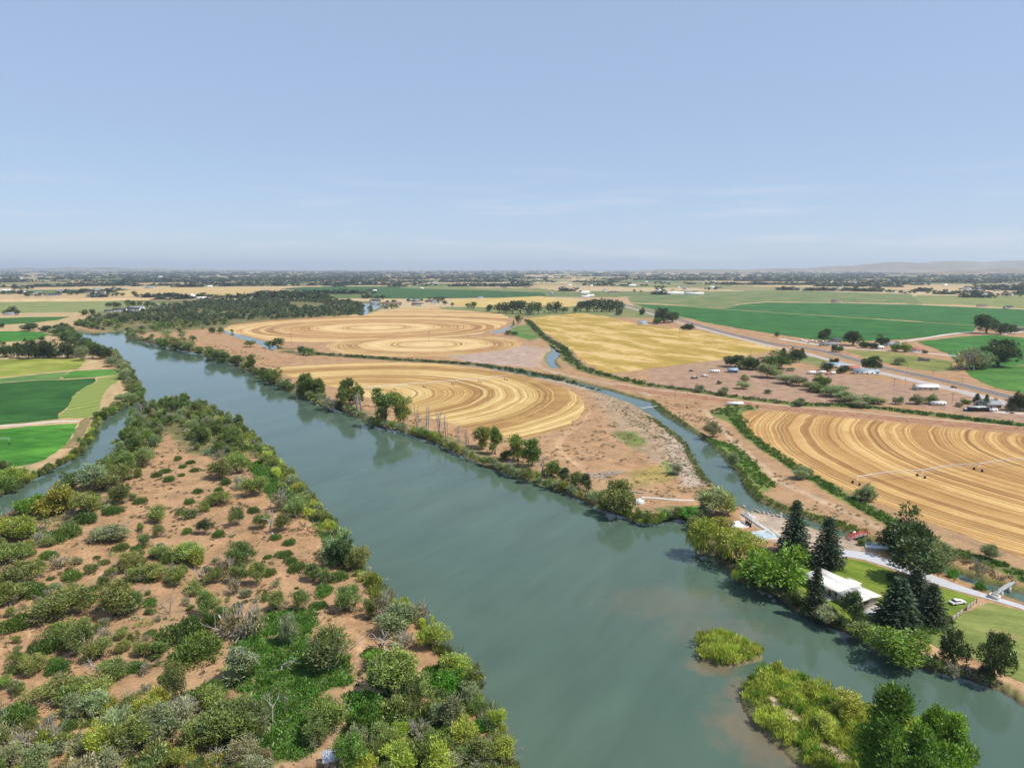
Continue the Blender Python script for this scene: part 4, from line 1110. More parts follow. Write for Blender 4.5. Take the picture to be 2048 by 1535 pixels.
def plant_at(kind, x, y, w, h, zone, color=None, desc=None, group=None, z=None, var=None, label=None):
    """one tree or shrub as a thing of its own, w metres wide and h metres high"""
    ps = PROTO[kind]
    parts, pw, ph = ps[(rng.integers(len(ps)) if var is None else var) % len(ps)]
    c = np.array(COL[color or kind]) * BOOST * (1 + rng.normal(0, .13)) * (1 + rng.normal(0, .06, 3))
    c = tuple(np.clip(c, 0.01, 1))
    sc = (w / pw * rng.uniform(.92, 1.08), w / pw * rng.uniform(.92, 1.08), h / ph)
    if z is None:
        z = LZ - 0.05
    rz = rng.uniform(0, 6.28)
    nm_ = 'silver_bush' if color == 'silver' and kind in ('olive', 'round', 'shrub') else NAME[kind]
    if nm_ == 'silver_bush' and not label and not desc:
        desc = 'silvery grey-green bush'
    if len(parts) == 1:
        o = obj(nm_, parts[0][1], None, (x, y, z), rz, sc, c)
    else:
        o = obj(nm_, None, None, (x, y, z), rz, sc)
        o.empty_display_size = 0.5
        for nm, me in parts:
            obj(nm, me, o, color=c if nm == 'crown' else None)
    o['category'] = CAT.get(kind, 'tree')
    px, py = to_px(x, y)
    if label:
        o['label'] = label
    else:
        THINGS.append((o, px, desc or DESC[kind], zone))
    if group:
        o['group'] = group
    return o

def plant(kind, p, w, h, zone, s=1.0, **kw):
    """p: base pixel, w and h in photo pixels divided by the zoom s they were read at"""
    x, y = G(*p)
    k = mpp(*p)
    dep = math.atan2(CAMH, math.hypot(x, y))
    hh = max(h / s - 0.35 * w / s * math.sin(dep), 0.45 * h / s) / math.cos(dep) * k
    return plant_at(kind, x, y, w / s * k, hh, zone, **kw)

def scatter(Q, dens, avoid=(), mind=0, minsd=1.0, maxn=9999, water=True):
    """random points in outline Q (per m2), kept off the water"""
    Q = np.asarray(Q)
    lo, hi = Q.min(0), Q.max(0)
    n = int((hi - lo).prod() * dens)
    P = rng.uniform(lo, hi, (n, 2))
    P = P[inside(P, Q)]
    if water and len(P):
        s = np.full(len(P), 1e9)
        for q in WATERS:
            s = np.minimum(s, sdist(P, q))
        for q in ISLETS:
            s = np.maximum(s, -sdist(P, q))
        P = P[s > minsd]
    for q in avoid:
        if len(P):
            P = P[~inside(P, q)]
    if mind and len(P):
        keep = []
        for p in P:
            if all((p[0] - k[0]) ** 2 + (p[1] - k[1]) ** 2 > mind * mind for k in keep):
                keep.append(p)
        P = np.array(keep)
    return P[:maxn]

def in_view(P, m=140):
    px, py = np.array([to_px(*p) for p in P]).T if len(P) else (np.zeros(0), np.zeros(0))
    return (px > -m) & (px < 2048 + m) & (py < 1535 + m + 40)

def merged(name, items, label, cat, mats=('leaf', 'bark'), color=(1, 1, 1)):
    """many small plants nobody could count, joined: items = (mesh, x, y, z, rz, sx, sz, colour)"""
    cache = {}
    a = Acc()
    for me, x, y, z, rz, sx, sz, c in items:
        if me.name not in cache:
            v = np.empty(len(me.vertices) * 3, np.float32)
            me.vertices.foreach_get('co', v)
            q = np.empty(len(me.polygons) * 4, np.int32)
            me.loops.foreach_get('vertex_index', q)
            t = np.empty(len(me.vertices) * 4, np.float32)
            me.attributes['tint'].data.foreach_get('color', t)
            mi = np.empty(len(me.polygons), np.int32)
            me.polygons.foreach_get('material_index', mi)
            cache[me.name] = (v.reshape(-1, 3), q.reshape(-1, 4), t.reshape(-1, 4)[:, :3], mi)
        v, q, t, mi = cache[me.name]
        cs, sn = math.cos(rz), math.sin(rz)
        V = np.stack([(v[:, 0] * cs - v[:, 1] * sn) * sx + x, (v[:, 0] * sn + v[:, 1] * cs) * sx + y, v[:, 2] * sz + z], 1)
        a.V.append(V)
        a.Q.append(q + a.n)
        a.T.append(t * np.asarray(c))
        a.MI.append(mi)
        a.n += len(V)
    o = obj(name, a.mesh(name, list(mats)), color=color)
    return tag(o, label, cat, kind='stuff')

# ------------------------------------------------------------------ planting: the big island
ISL = {}
def isle_zone(px, py):
    if py < 915:
        return 'at the wooded island tip'
    if py < 1050:
        return 'on the upper left island shore' if px < 260 else ('on bare upper island soil' if px < 460 else 'near the upper right island shore')
    if py < 1200:
        return 'on the middle left island' if px < 230 else ('on bare mid-island soil' if px < 520 else 'near the middle right island shore')
    if py < 1350:
        return 'on sandy lower left island soil' if px < 400 else ('beside the lush island patch' if px < 700 else 'on the lower right island shore')
    return 'in the near left island corner' if px < 380 else ('in the thicket left of the shed' if px < 640 else 'in the thicket right of the shed')

def I(kind, x, y, w, h, f=Z5, s=2.4171, **kw):
    p = f(x, y)
    k_ = .98 if kind == 'mound' else .92
    plant(kind, p, w * k_, h * k_, isle_zone(*p), s, **kw)
    TAKEN.append((*G(*p), w / s * mpp(*p) * .42))
TAKEN = []
for x, y, w in [(60, 862, 145), (160, 705, 135), (872, 905, 205), (975, 995, 245), (290, 1060, 112), (652, 1062, 98), (212, 965, 135), (975, 1205, 185), (720, 747, 72), (352, 617, 98), (815, 541, 98), (100, 1312, 200),
                (1290, 602, 72), (1062, 412, 66), (1402, 455, 62), (1440, 580, 84), (1560, 695, 95), (1540, 757, 74), (1408, 545, 66), (1372, 512, 72), (915, 258, 52), (672, 255, 62), (942, 103, 42), (825, 147, 56), (760, 128, 50),
                (857, 47, 40), (800, 107, 46), (900, 402, 52), (1640, 625, 95), (540, 305, 85), (232, 523, 85), (885, 85, 36), (915, 65, 38), (1090, 165, 60), (1060, 200, 50), (960, 205, 48), (880, 125, 30), (1300, 520, 40),
                (1330, 430, 60), (1640, 500, 90), (640, 560, 120), (590, 480, 70), (660, 485, 60), (1220, 300, 60), (420, 350, 110), (330, 420, 130), (270, 440, 90)]:
    I('mound', x, y, w, w * .52)
for x, y, w, h, k, c in [(530, 440, 175, 95, 'olive', 'silver'), (640, 242, 42, 40, 'shrub', None), (770, 340, 115, 85, 'olive', None), (860, 315, 60, 45, 'shrub', None), (990, 408, 74, 90, 'olive', 'dark'), (1140, 365, 80, 105, 'olive', None),
        (920, 330, 70, 60, 'shrub', None), (1172, 560, 135, 135, 'olive', 'cotton'), (1245, 655, 85, 130, 'feather', None), (930, 530, 155, 110, 'olive', None), (960, 560, 80, 90, 'shrub', 'yellow'), (780, 525, 120, 80, 'olive', None),
        (620, 575, 130, 90, 'olive', None), (670, 630, 105, 85, 'olive', None), (555, 800, 195, 195, 'olive', None), (640, 790, 100, 120, 'feather', None), (300, 805, 240, 160, 'olive', None), (380, 790, 110, 110, 'olive', None),
        (400, 985, 120, 200, 'feather', None), (285, 905, 120, 85, 'olive', None), (500, 930, 100, 90, 'grey', None), (690, 990, 85, 82, 'round', 'olive'), (768, 1000, 85, 90, 'cotton', None), (850, 1225, 115, 205, 'feather', None), (480, 1010, 130, 120, 'olive', None),
        (545, 1110, 120, 120, 'feather', None), (310, 1190, 225, 130, 'olive', None), (450, 1215, 165, 130, 'olive', None), (770, 1420, 180, 210, 'olive', 'silver'), (1120, 1400, 300, 220, 'olive', None), (1230, 1380, 190, 190, 'olive', 'shrub'), (1000, 1440, 200, 180, 'olive', None),
        (1150, 905, 210, 190, 'grey', None), (1215, 900, 110, 170, 'grey', None), (1165, 1120, 165, 190, 'cotton', 'silver'), (1400, 945, 95, 170, 'feather', 'silver'), (1000, 800, 95, 140, 'feather', None), (1140, 690, 75, 95, 'grey', None), (1460, 775, 85, 115, 'feather', None),
        (1335, 775, 85, 110, 'feather', None), (1510, 630, 75, 95, 'cotton', None), (1570, 645, 70, 90, 'feather', None), (1635, 560, 150, 160, 'round', 'dark'), (1600, 1060, 210, 230, 'olive', 'shrub'), (1590, 1370, 175, 200, 'olive', None), (1540, 1420, 120, 150, 'feather', None),
        (990, 300, 45, 60, 'shrub', None), (1060, 260, 120, 70, 'olive', None), (1270, 380, 90, 90, 'olive', None), (1370, 390, 80, 90, 'olive', None), (1440, 320, 120, 110, 'olive', None), (1350, 290, 110, 120, 'grey', None), (1240, 220, 130, 110, 'olive', None), (1160, 190, 90, 80, 'grey', None),
        (1060, 140, 110, 110, 'olive', None), (1150, 110, 110, 110, 'olive', None), (570, 160, 110, 110, 'olive', None), (460, 190, 140, 140, 'olive', 'silver'), (520, 200, 110, 100, 'olive', None), (610, 110, 100, 110, 'olive', None), (580, 260, 95, 110, 'olive', 'cotton'),
        (690, 70, 100, 90, 'olive', None), (655, 130, 70, 60, 'shrub', None), (265, 310, 190, 160, 'round', 'yellow'), (150, 310, 130, 110, 'round', 'bright'), (415, 330, 140, 150, 'olive', None), (335, 190, 95, 95, 'round', 'cotton'), (340, 340, 80, 70, 'grey', None), (90, 430, 180, 130, 'olive', 'yellow'),
        (20, 420, 130, 120, 'round', 'yellow'), (60, 545, 140, 120, 'olive', None), (110, 650, 160, 130, 'olive', None), (35, 745, 130, 130, 'olive', None), (170, 600, 110, 80, 'olive', None), (290, 570, 120, 80, 'grey', None), (760, 620, 110, 90, 'olive', None), (860, 650, 100, 100, 'olive', None), (830, 610, 70, 80, 'grey', None),
        (1030, 640, 90, 90, 'olive', None), (1090, 600, 110, 110, 'grey', None), (1150, 640, 100, 100, 'olive', None), (940, 690, 110, 60, 'shrub', None), (700, 470, 60, 80, 'feather', None), (680, 390, 40, 50, 'shrub', None), (770, 420, 55, 70, 'feather', None), (730, 790, 50, 40, 'shrub', None),
        (160, 1080, 120, 110, 'olive', None), (70, 1080, 70, 60, 'shrub', None), (20, 1150, 80, 70, 'olive', None), (90, 1190, 60, 80, 'shrub', None), (640, 920, 50, 50, 'shrub', None), (590, 910, 70, 60, 'olive', None), (600, 970, 80, 60, 'olive', None), (640, 1240, 110, 70, 'olive', None), (1020, 850, 90, 70, 'mound', None)]:
    I(k, x, y, w, h, color=c, desc='silvery grey-green bushy tree' if c == 'silver' else ('rounded yellow-green leafy tree' if c == 'yellow' and k == 'round' else ('bright green leafy tree' if c == 'bright' else None)))
for x, y, w, h in [(960, 625, 110, 110), (1345, 1060, 115, 80), (1325, 1320, 90, 150), (1385, 1270, 50, 120), (620, 1200, 110, 60), (820, 790, 90, 110), (490, 1090, 90, 110), (1180, 920, 80, 110), (40, 330, 60, 80)]:
    I('dead', x, y, w, h)
for x, y, w, h, k, c in [(770, 690, 160, 200, 'grey', None), (860, 850, 170, 130, 'grey', None), (860, 760, 200, 190, 'olive', 'silver'), (980, 680, 120, 120, 'grey', None), (1050, 860, 160, 170, 'olive', 'yellow'), (830, 1120, 290, 280, 'olive', None), (700, 900, 110, 60, 'mound', None),
        (730, 960, 130, 110, 'olive', 'bright'), (1290, 1100, 110, 170, 'cotton', 'olive'), (1160, 1300, 130, 180, 'cotton', 'silver'), (1075, 1290, 90, 140, 'cotton', 'silver'), (1420, 1310, 110, 130, 'olive', 'yellow'), (1300, 1320, 100, 70, 'mound', 'lush'), (1180, 980, 180, 130, 'olive', 'yellow'),
        (1110, 1080, 230, 120, 'mound', 'lush'), (650, 1210, 230, 110, 'mound', 'lush'), (570, 640, 150, 170, 'feather', None), (690, 680, 80, 130, 'feather', None), (620, 400, 130, 160, 'olive', None), (500, 330, 170, 180, 'round', 'silver'), (850, 640, 130, 90, 'mound', 'yellow'), (620, 1470, 110, 190, 'feather', 'silver'),
        (1240, 1500, 130, 120, 'olive', None), (1450, 1490, 140, 150, 'olive', 'yellow'), (870, 1530, 200, 160, 'olive', 'yellow'), (1060, 1500, 200, 200, 'olive', None), (770, 1400, 150, 150, 'olive', None), (960, 1380, 170, 140, 'grey', None)]:
    I(k, x, y, w, h, Z6, 2.8686, color=c, desc='silvery grey-green bushy tree' if c == 'silver' else ('yellowish olive bushy tree' if c == 'yellow' else None))
for x, y, w, h in [(800, 860, 130, 100), (1380, 1440, 160, 110), (780, 460, 60, 40), (150, 200, 110, 150), (1490, 1380, 60, 110)]:
    I('dead', x, y, w, h, Z6, 2.8686)

# thickets and shore belts filled in
def fill(Q, dens, kinds, size, mind, maxn, zone=None, avoid=(), minsd=1.0, taken=True, colors=(None,), ratio=(.75, 1.1), group=None):
    P = scatter(Q, dens, avoid, mind, minsd)
    P = P[in_view(P)] if len(P) else P
    n = 0
    for p in P:
        if taken and any((p[0] - t[0]) ** 2 + (p[1] - t[1]) ** 2 < (t[2] + mind * .35) ** 2 for t in TAKEN):
            continue
        if n >= maxn:
            break
        n += 1
        k = kinds[rng.integers(len(kinds))]
        w = rng.uniform(*size)
        r = {'mound': .42, 'reed': .75, 'shrub': .9, 'grey': .85, 'feather': 1.35, 'cotton': 1.6, 'dead': .9}.get(k, rng.uniform(*ratio))
        px, py = to_px(*p)
        plant_at(k, p[0], p[1], w, w * r, zone or isle_zone(px, py), color=colors[rng.integers(len(colors))], group=group)
tip = poly([Z1(880, 905), Z1(980, 880), Z1(1100, 890), Z1(1280, 930), Z1(1420, 1050), Z1(1440, 1200), Z1(1300, 1240), Z1(1150, 1180), Z1(1050, 1030), Z1(960, 1040), Z1(900, 1180), Z1(820, 1300), Z1(640, 1330), Z1(560, 1330), Z1(660, 1180), Z1(740, 1040)])
fill(tip, .09, ['olive', 'olive', 'feather', 'shrub', 'grey', 'cotton'], (3.4, 7.0), 2.9, 210, colors=(None, None, 'silver', 'cotton', 'shrub'))
leftband = poly([Z5(0, 320), Z5(140, 260), Z5(300, 120), Z5(460, 50), Z5(560, 20), Z5(640, 130), Z5(560, 270), Z5(460, 340), Z5(300, 450), Z5(180, 480), Z5(120, 600), Z5(200, 660), Z5(60, 720), Z5(-200, 900), Z5(-300, 500)])
fill(leftband, .04, ['olive', 'shrub', 'mound', 'grey', 'olive'], (2.8, 5.4), 3.3, 110, colors=(None, None, 'silver', 'yellow'), ratio=(.5, .75), minsd=5)
fill(SIDE, .10, ['shrub', 'olive', 'reed', 'grey', 'mound'], (2.4, 5.2), 2.1, 230, colors=(None, 'yellow', 'silver', 'reed', 'shrub'))
shore = [np.array(G(*p)) for p in ISLE_RIGHT[:26]]
def along(line, step, off, kinds, size, zone, colors=(None,), jit=1.2, ratio=None, lo=0, group=None):
    L = smooth_line(line, 6)
    seg = np.r_[0, np.cumsum(np.linalg.norm(np.diff(L, axis=0), axis=1))]
    t = lo
    while t < seg[-1]:
        p = np.array([np.interp(t, seg, L[:, 0]), np.interp(t, seg, L[:, 1])])
        q = np.array([np.interp(t + 2, seg, L[:, 0]), np.interp(t + 2, seg, L[:, 1])])
        d = unit(q - p) if t + 2 < seg[-1] else unit(L[-1] - L[-3])
        nrm = np.array((-d[1], d[0]))
        p = p + nrm * (off + rng.normal(0, jit))
        px, py = to_px(*p)
        if -120 < px < 2170 and py < 1640:
            k = kinds[rng.integers(len(kinds))]
            w = rng.uniform(*size)
            r = ratio or {'mound': .5, 'reed': .85, 'shrub': .95, 'grey': .9, 'feather': 1.35, 'cotton': 1.7}.get(k, .9)
            plant_at(k, p[0], p[1], w, w * r * rng.uniform(.8, 1.2), zone if isinstance(zone, str) else zone(px, py), color=colors[rng.integers(len(colors))], z=LZ - 0.5, group=group)
        t += step * rng.uniform(.6, 1.4)
along(shore, 2.0, -2.0, ['reed', 'shrub', 'reed', 'mound'], (2.6, 4.4), 'at the right waterline of the island', ('yellow', 'reed', 'shrub', 'silver'), 0.8)
along([np.array(G(*p)) for p in ISLE_LEFT[:11]], 3.6, 2.2, ['shrub', 'olive', 'grey', 'shrub'], (1.5, 2.6), 'at the left waterline of the island', ('silver', None, 'shrub'), 1.2)
bottom = poly([Z5(-100, 1330), Z5(200, 1240), Z5(500, 1230), Z5(620, 1260), Z5(860, 1260), Z5(1100, 1220), Z5(1230, 1300), Z5(1300, 1500), Z5(1300, 1640), Z5(-200, 1640)])
fill(bottom, .09, ['olive', 'olive', 'feather', 'mound', 'shrub', 'grey'], (3.0, 6.4), 2.7, 230, avoid=[poly([(630, 1500), (694, 1496), (706, 1640), (620, 1640)])], colors=(None, 'silver', 'shrub', 'silver', 'yellow', 'grey'))
right_low = poly([Z6(560, 1290), Z6(760, 1190), Z6(1000, 1180), Z6(1280, 1100), Z6(1400, 1200), Z6(1500, 1450), Z6(1530, 1650), Z6(560, 1650), Z6(500, 1480)])
fill(right_low, .10, ['olive', 'feather', 'mound', 'shrub', 'grey'], (3.0, 6.2), 2.6, 150, avoid=[poly([(636, 1500), (694, 1496), (706, 1640), (625, 1640)])], colors=(None, 'yellow', 'shrub', 'mound', 'silver'))
mid_scatter = poly([Z5(30, 720), Z5(400, 500), Z5(700, 450), Z5(1300, 600), Z5(1500, 700), Z5(1100, 800), Z5(800, 1150), Z5(500, 1250), Z5(30, 1250)])
fill(mid_scatter, .03, ['olive', 'shrub', 'mound', 'grey', 'grey', 'mound'], (1.4, 3.8), 2.8, 150, colors=(None, 'shrub', 'silver'))

# tangled low brush that knits the thickets together
brs = []
for i in range(4):
    r = np.random.default_rng(20 + i)
    a = Acc()
    bl = [(r.normal(0, .7), r.normal(0, .7), r.uniform(.2, .7), r.uniform(.5, .9), r.uniform(.5, .9), r.uniform(.4, .8)) for k in range(4)]
    crown(a, r, bl, 13, 5, .62, .24, .26, .5, .9, .6, (.6, 1.1), -.3)
    brs.append(a.mesh('brush', ['leaf']))
items = []
for q, dn_, th in ((bottom, .13, -.35), (right_low, .14, -.4), (SIDE, .22, -1.0), (tip, .12, -.5), (leftband, .09, -.2), (mid_scatter, .035, .35)):
    P = scatter(q, dn_, [poly([(636, 1498), (694, 1494), (706, 1660), (625, 1660)])], 0, .8)
    P = P[in_view(P, 30)]
    P = P[wob(P, 10, 2) + .7 * wob(P, 4, 6) > th]
    for p in P:
        s_ = rng.uniform(.5, 1.35)
        c = np.array(COL[('olive', 'shrub', 'silver', 'grey', 'mound', 'yellow')[rng.integers(6)]]) * BOOST * rng.uniform(.7, 1.3)
        items.append((brs[rng.integers(4)], p[0], p[1], LZ - .05, rng.uniform(0, 6.28), s_, s_ * rng.uniform(.6, 1.1), c))
NEARQ = poly([(-500, 1560), (1040, 1560), (1062, 1760), (900, 1900), (-300, 1900), (-700, 1640)])
P = scatter(NEARQ, .13, [poly([(600, 1540), (730, 1540), (740, 1720), (590, 1720)])], 0, 1.5)
for p in P[wob(P, 12, 2) > -.8]:                                     # the same thicket goes on towards the viewer
    s_ = rng.uniform(.8, 1.8)
    c = np.array(COL[('olive', 'shrub', 'silver', 'grey', 'mound')[rng.integers(5)]]) * BOOST * rng.uniform(.7, 1.3)
    items.append((brs[rng.integers(4)], p[0], p[1], LZ - .05, rng.uniform(0, 6.28), s_, s_, c))
merged('thicket_brush', items, 'tangled low olive brush knitting the island thickets together', 'brush', ('leaf',))

# small scrub and tussocks on the bare soil: too many and too small to pick apart
items = []
P = scatter(isle, .17, [], 0, 2.0)
P = P[in_view(P, 20)]
dn = wob(P, 9.0, 6) + 0.8 * wob(P, 3.1, 2)
P = P[dn > 0.12]
sm = [p[0][0][1] for p in (PROTO['reed'] + PROTO['shrub'])]
lowp = []
for i in range(4):
    r = np.random.default_rng(40 + i)
    a = Acc()
    n = 26
    leaves(a, r, np.c_[r.normal(0, .3, n), r.normal(0, .3, n), r.uniform(-.05, .2, n)], unit(np.c_[r.normal(0, .7, n), r.normal(0, .7, n), np.ones(n)]), .5, .17, tints(r, n, 1))
    lowp.append(a.mesh('tussock', ['leaf']))
for p in P:
    s = rng.uniform(.5, 1.7)
    c = np.array([(.13, .12, .05), (.20, .155, .085), (.10, .11, .04), (.22, .18, .12)][rng.integers(4)]) * rng.uniform(.8, 1.2)
    items.append((lowp[rng.integers(4)], p[0], p[1], LZ - .02, rng.uniform(0, 6.28), s, s * .9, c))
ISTH = poly([(260, 680), (450, 690), (560, 725), (540, 745), (640, 775), (740, 802), (830, 832), (1000, 882), (1110, 868), (1180, 810), (1240, 800), (1330, 865), (1400, 960), (1420, 1005), (1200, 1010), (1000, 935), (700, 820), (500, 740)])
EAST = poly([Z3(320, 880), Z3(420, 980), Z3(560, 1130), Z3(760, 1260), Z3(1000, 1380), Z3(1250, 1500), Z4(1250, 470), Z4(1100, 440), Z3(700, 1400), Z3(560, 1290), Z3(480, 1150), Z3(300, 1000), Z3(120, 900), Z3(0, 800), Z3(250, 830)])
for q, dn_ in ((ISTH, .07), (EAST, .10)):
    P = scatter(q, dn_, [poly(f[1]) for f in FIELDS if f[0] == 'pivot_field'], 0, 2.0)
    P = P[wob(P, 14.0, 3) + .8 * wob(P, 4.0, 8) > 0.1]
    for p in P:
        s = rng.uniform(.6, 2.0)
        c = np.array([(.17, .14, .07), (.28, .21, .12), (.12, .12, .05), (.30, .25, .18)][rng.integers(4)]) * rng.uniform(.8, 1.2)
        items.append((lowp[rng.integers(4)], p[0], p[1], LZ - .02, rng.uniform(0, 6.28), s, s * .7, c))
tuf = []
for i in range(3):
    r = np.random.default_rng(70 + i)
    a = Acc()
    leaves(a, r, np.c_[r.normal(0, .22, 8), r.normal(0, .22, 8), np.full(8, -.03)], unit(np.c_[r.normal(0, .8, 8), r.normal(0, .8, 8), np.ones(8)]), .42, .16, tints(r, 8, 1))
    tuf.append(a.mesh('grass_tuft', ['leaf']))
P = scatter(isle, .75, LUSH_Z, 0, 1.5)
P = P[in_view(P, 10)]
dn = wob(P, 11.0, 3) + .9 * wob(P, 3.3, 5) + rng.normal(0, .35, len(P))
P = P[dn > .25]
for p in P[:17000]:
    s = rng.uniform(.5, 1.4)
    c = np.array([(.36, .26, .13), (.25, .19, .09), (.16, .15, .06), (.42, .33, .20)][rng.integers(4)]) * rng.uniform(.75, 1.2)
    items.append((tuf[rng.integers(3)], p[0], p[1], LZ, rng.uniform(0, 6.28), s, s * .6, c))
merged('low_scrub', items, 'small grey-green tussocks scattered over the bare soil', 'scrub', ('leaf',))
items = []
for q in LUSH_Z:
    P = scatter(q, 1.5, [], 0, 1.0)
    P = P[in_view(P, 20)]
    P = P[wob(P, 4.0, 9) + 0.6 * wob(P, 1.7, 3) > -0.9]
    for p in P:
        s = rng.uniform(.9, 2.1)
        items.append((lowp[rng.integers(4)], p[0], p[1], LZ - .02, rng.uniform(0, 6.28), s, s * (.9 + .5 * math.sin(p[0] * .7) * math.sin(p[1] * .6)), np.array((.062, .142, .020)) * 1.3 * rng.uniform(.65, 1.35) * (1 + np.array((.35, .1, .1)) * rng.uniform(-.5, 1))))
merged('green_undergrowth', items, 'lush bright green undergrowth covering the low part of the island', 'undergrowth', ('leaf',))

# ------------------------------------------------------------------ islets
for q, nm, cnt, hh in ((islet_small, 'on the small round islet', 28, (1.7, 2.61)), (islet_big, 'on the long islet', 96, (1.2, 2.4))):
    bare = [poly([ZC(480, 550), ZC(560, 560), ZC(650, 620), ZC(760, 700), ZC(740, 750), ZC(640, 700), ZC(560, 630)]), poly([ZC(840, 830), ZC(960, 870), ZC(1040, 950), ZC(1000, 1000), ZC(880, 920)])]
    P = scatter(q, 1.2, bare, 1.25, 0.1, water=False)
    P = P[in_view(P, 420)]
    e = -sdist(P, q)
    P = P[e > (1.0 if hh[1] < 2.5 else 0.3)]
    P = P[wob(P, 3.0, 5) + .5 * wob(P, 7.0, 2) > -1.15]
    rest = []
    for i, p in enumerate(P):
        h = rng.uniform(*hh)
        zb = 0.55 + min(0.9, .35 * -sdist(np.array([p]), q)[0])
        px, py = to_px(*p)
        cc = ('reed', 'reed', 'yellow', 'reed', 'bright')[rng.integers(5 if hh[1] < 2.5 else 4)]
        if i < cnt:
            zn = nm
            if hh[1] < 2.5:
                zn = nm + (', upstream end' if py < 1400 else ', left edge' if px < 1580 else ', right edge' if px > 1720 else ', middle')
            plant_at('reed', p[0], p[1], h * rng.uniform(1.0, 1.35), h * 1.1, zn, color=cc, z=zb, group='willow clumps ' + nm)
        else:
            rest.append((PROTO['reed'][rng.integers(3)][0][0][1], p[0], p[1], zb, rng.uniform(0, 6.28), h / 2.2 * 1.2, h / 2.2, np.array(COL[cc]) * BOOST * rng.uniform(.75, 1.25)))
    if rest:
        merged('islet_willows', rest, 'dense young willows covering the ' + nm[7:], 'willows', ('leaf',))
for px, py, w, h, lb in ((1795, 1600, 12.5, 22.0, 'tallest bright green poplar at the near end of the long islet'), (1880, 1590, 9.0, 17.0, 'right-hand bright green poplar of the trio on the long islet'), (1850, 1640, 9.5, 14.0, 'lowest front poplar of the trio on the long islet')):
    x, y = G(px, py)
    plant_at('bigpoplar', x, y, w, h, '', label=lb, group='poplars on the long islet')
fill(poly([ZC(900, 640), ZC(1100, 620), ZC(1150, 760), ZC(1120, 900), ZC(900, 880), ZC(820, 780)]), .02, ['olive'], (5, 7), 5, 5, 'on the long islet beside the poplars', colors=('reed', 'yellow'), taken=False, minsd=-9)

# ------------------------------------------------------------------ right bank of the river
rb = 'on the right bank of the river'
for x, y, w, h, k, c, d in [(40, 855, 85, 135, 'cotton', None, None), (110, 858, 62, 108, 'cotton', None, None), (285, 915, 105, 165, 'cotton', None, None), (345, 900, 52, 120, 'cotton', None, None), (195, 935, 115, 85, 'grey', None, None), (340, 945, 62, 110, 'pole', None, None),
        (500, 1025, 140, 220, 'fan', 'cotton', 'large dark green cottonwood group'), (600, 1020, 105, 185, 'fan', None, None), (690, 1050, 34, 155, 'pole', None, None), (750, 1065, 34, 155, 'pole', None, None), (815, 1092, 44, 165, 'pole', None, None), (862, 1105, 34, 155, 'pole', None, None),
        (925, 1125, 24, 120, 'pole', None, None), (985, 1165, 32, 130, 'pole', None, None), (1065, 1160, 105, 140, 'fan', None, None), (1145, 1195, 72, 165, 'cotton', None, None), (1278, 1235, 92, 155, 'fan', None, None), (1352, 1268, 100, 170, 'cotton', None, None), (1210, 1220, 70, 60, 'shrub', None, None),
        (1470, 1325, 92, 95, 'cotton', None, None), (1545, 1362, 72, 95, 'cotton', 'dark', None), (1625, 1402, 92, 110, 'feather', None, None), (1672, 1412, 62, 105, 'cotton', 'dark', None), (1420, 1310, 60, 110, 'pole', None, None)]:
    plant(k, Z2(x, y), w, h, rb, 2.925, color=c, desc=d)
for x, y, w, h, k in [(960, 570, 90, 60, 'round'), (1050, 580, 110, 60, 'round'), (1105, 590, 70, 55, 'olive'), (1260, 638, 115, 75, 'round'), (1310, 650, 60, 60, 'cotton'), (1390, 668, 75, 58, 'round'), (1465, 705, 62, 95, 'cotton'), (1545, 760, 52, 75, 'cotton'), (1600, 775, 95, 90, 'round'), (1665, 805, 80, 55, 'round'),
        (1800, 855, 112, 130, 'cotton'), (1860, 865, 72, 112, 'cotton'), (1920, 920, 90, 60, 'grey'), (2010, 930, 90, 120, 'cotton'), (1155, 600, 60, 40, 'shrub'), (1220, 615, 60, 40, 'shrub')]:
    plant(k, Z1(x, y), w, h, 'on the upper right bank', 2.925, color='cotton' if k == 'round' else None)
RB = [np.array(G(*p)) for p in RIGHT_BANK]
along(RB[1:12], 7.0, 4.5, ['shrub', 'round', 'grey', 'olive'], (4.0, 8.0), 'on the upper right bank', ('silver', None, 'cotton'), 1.5)
along(RB[10:30], 3.2, 2.8, ['shrub', 'grey', 'shrub', 'olive', 'olive'], (3.0, 5.8), 'in the right bank hedge', ('silver', 'silver', None, 'shrub', 'yellow'), 1.0)
along(RB[24:31], 2.4, 2.3, ['reed', 'shrub', 'mound'], (2.4, 3.8), 'on the point below the concrete pump box', ('yellow', 'reed', 'shrub', 'lush'), .8)
along(RB[31:48], 3.3, 2.4, ['shrub', 'grey', 'olive', 'shrub', 'reed'], (2.4, 4.6), 'on the bank below the house', ('silver', None, 'shrub', 'dark', 'dark'), .9)
plant('round', Z4(75, 396), 155, 150, rb, 2.2406, color='olive', label='large olive-green round tree at the water left of the concrete pump box')
hz = 'around the white-roofed house'
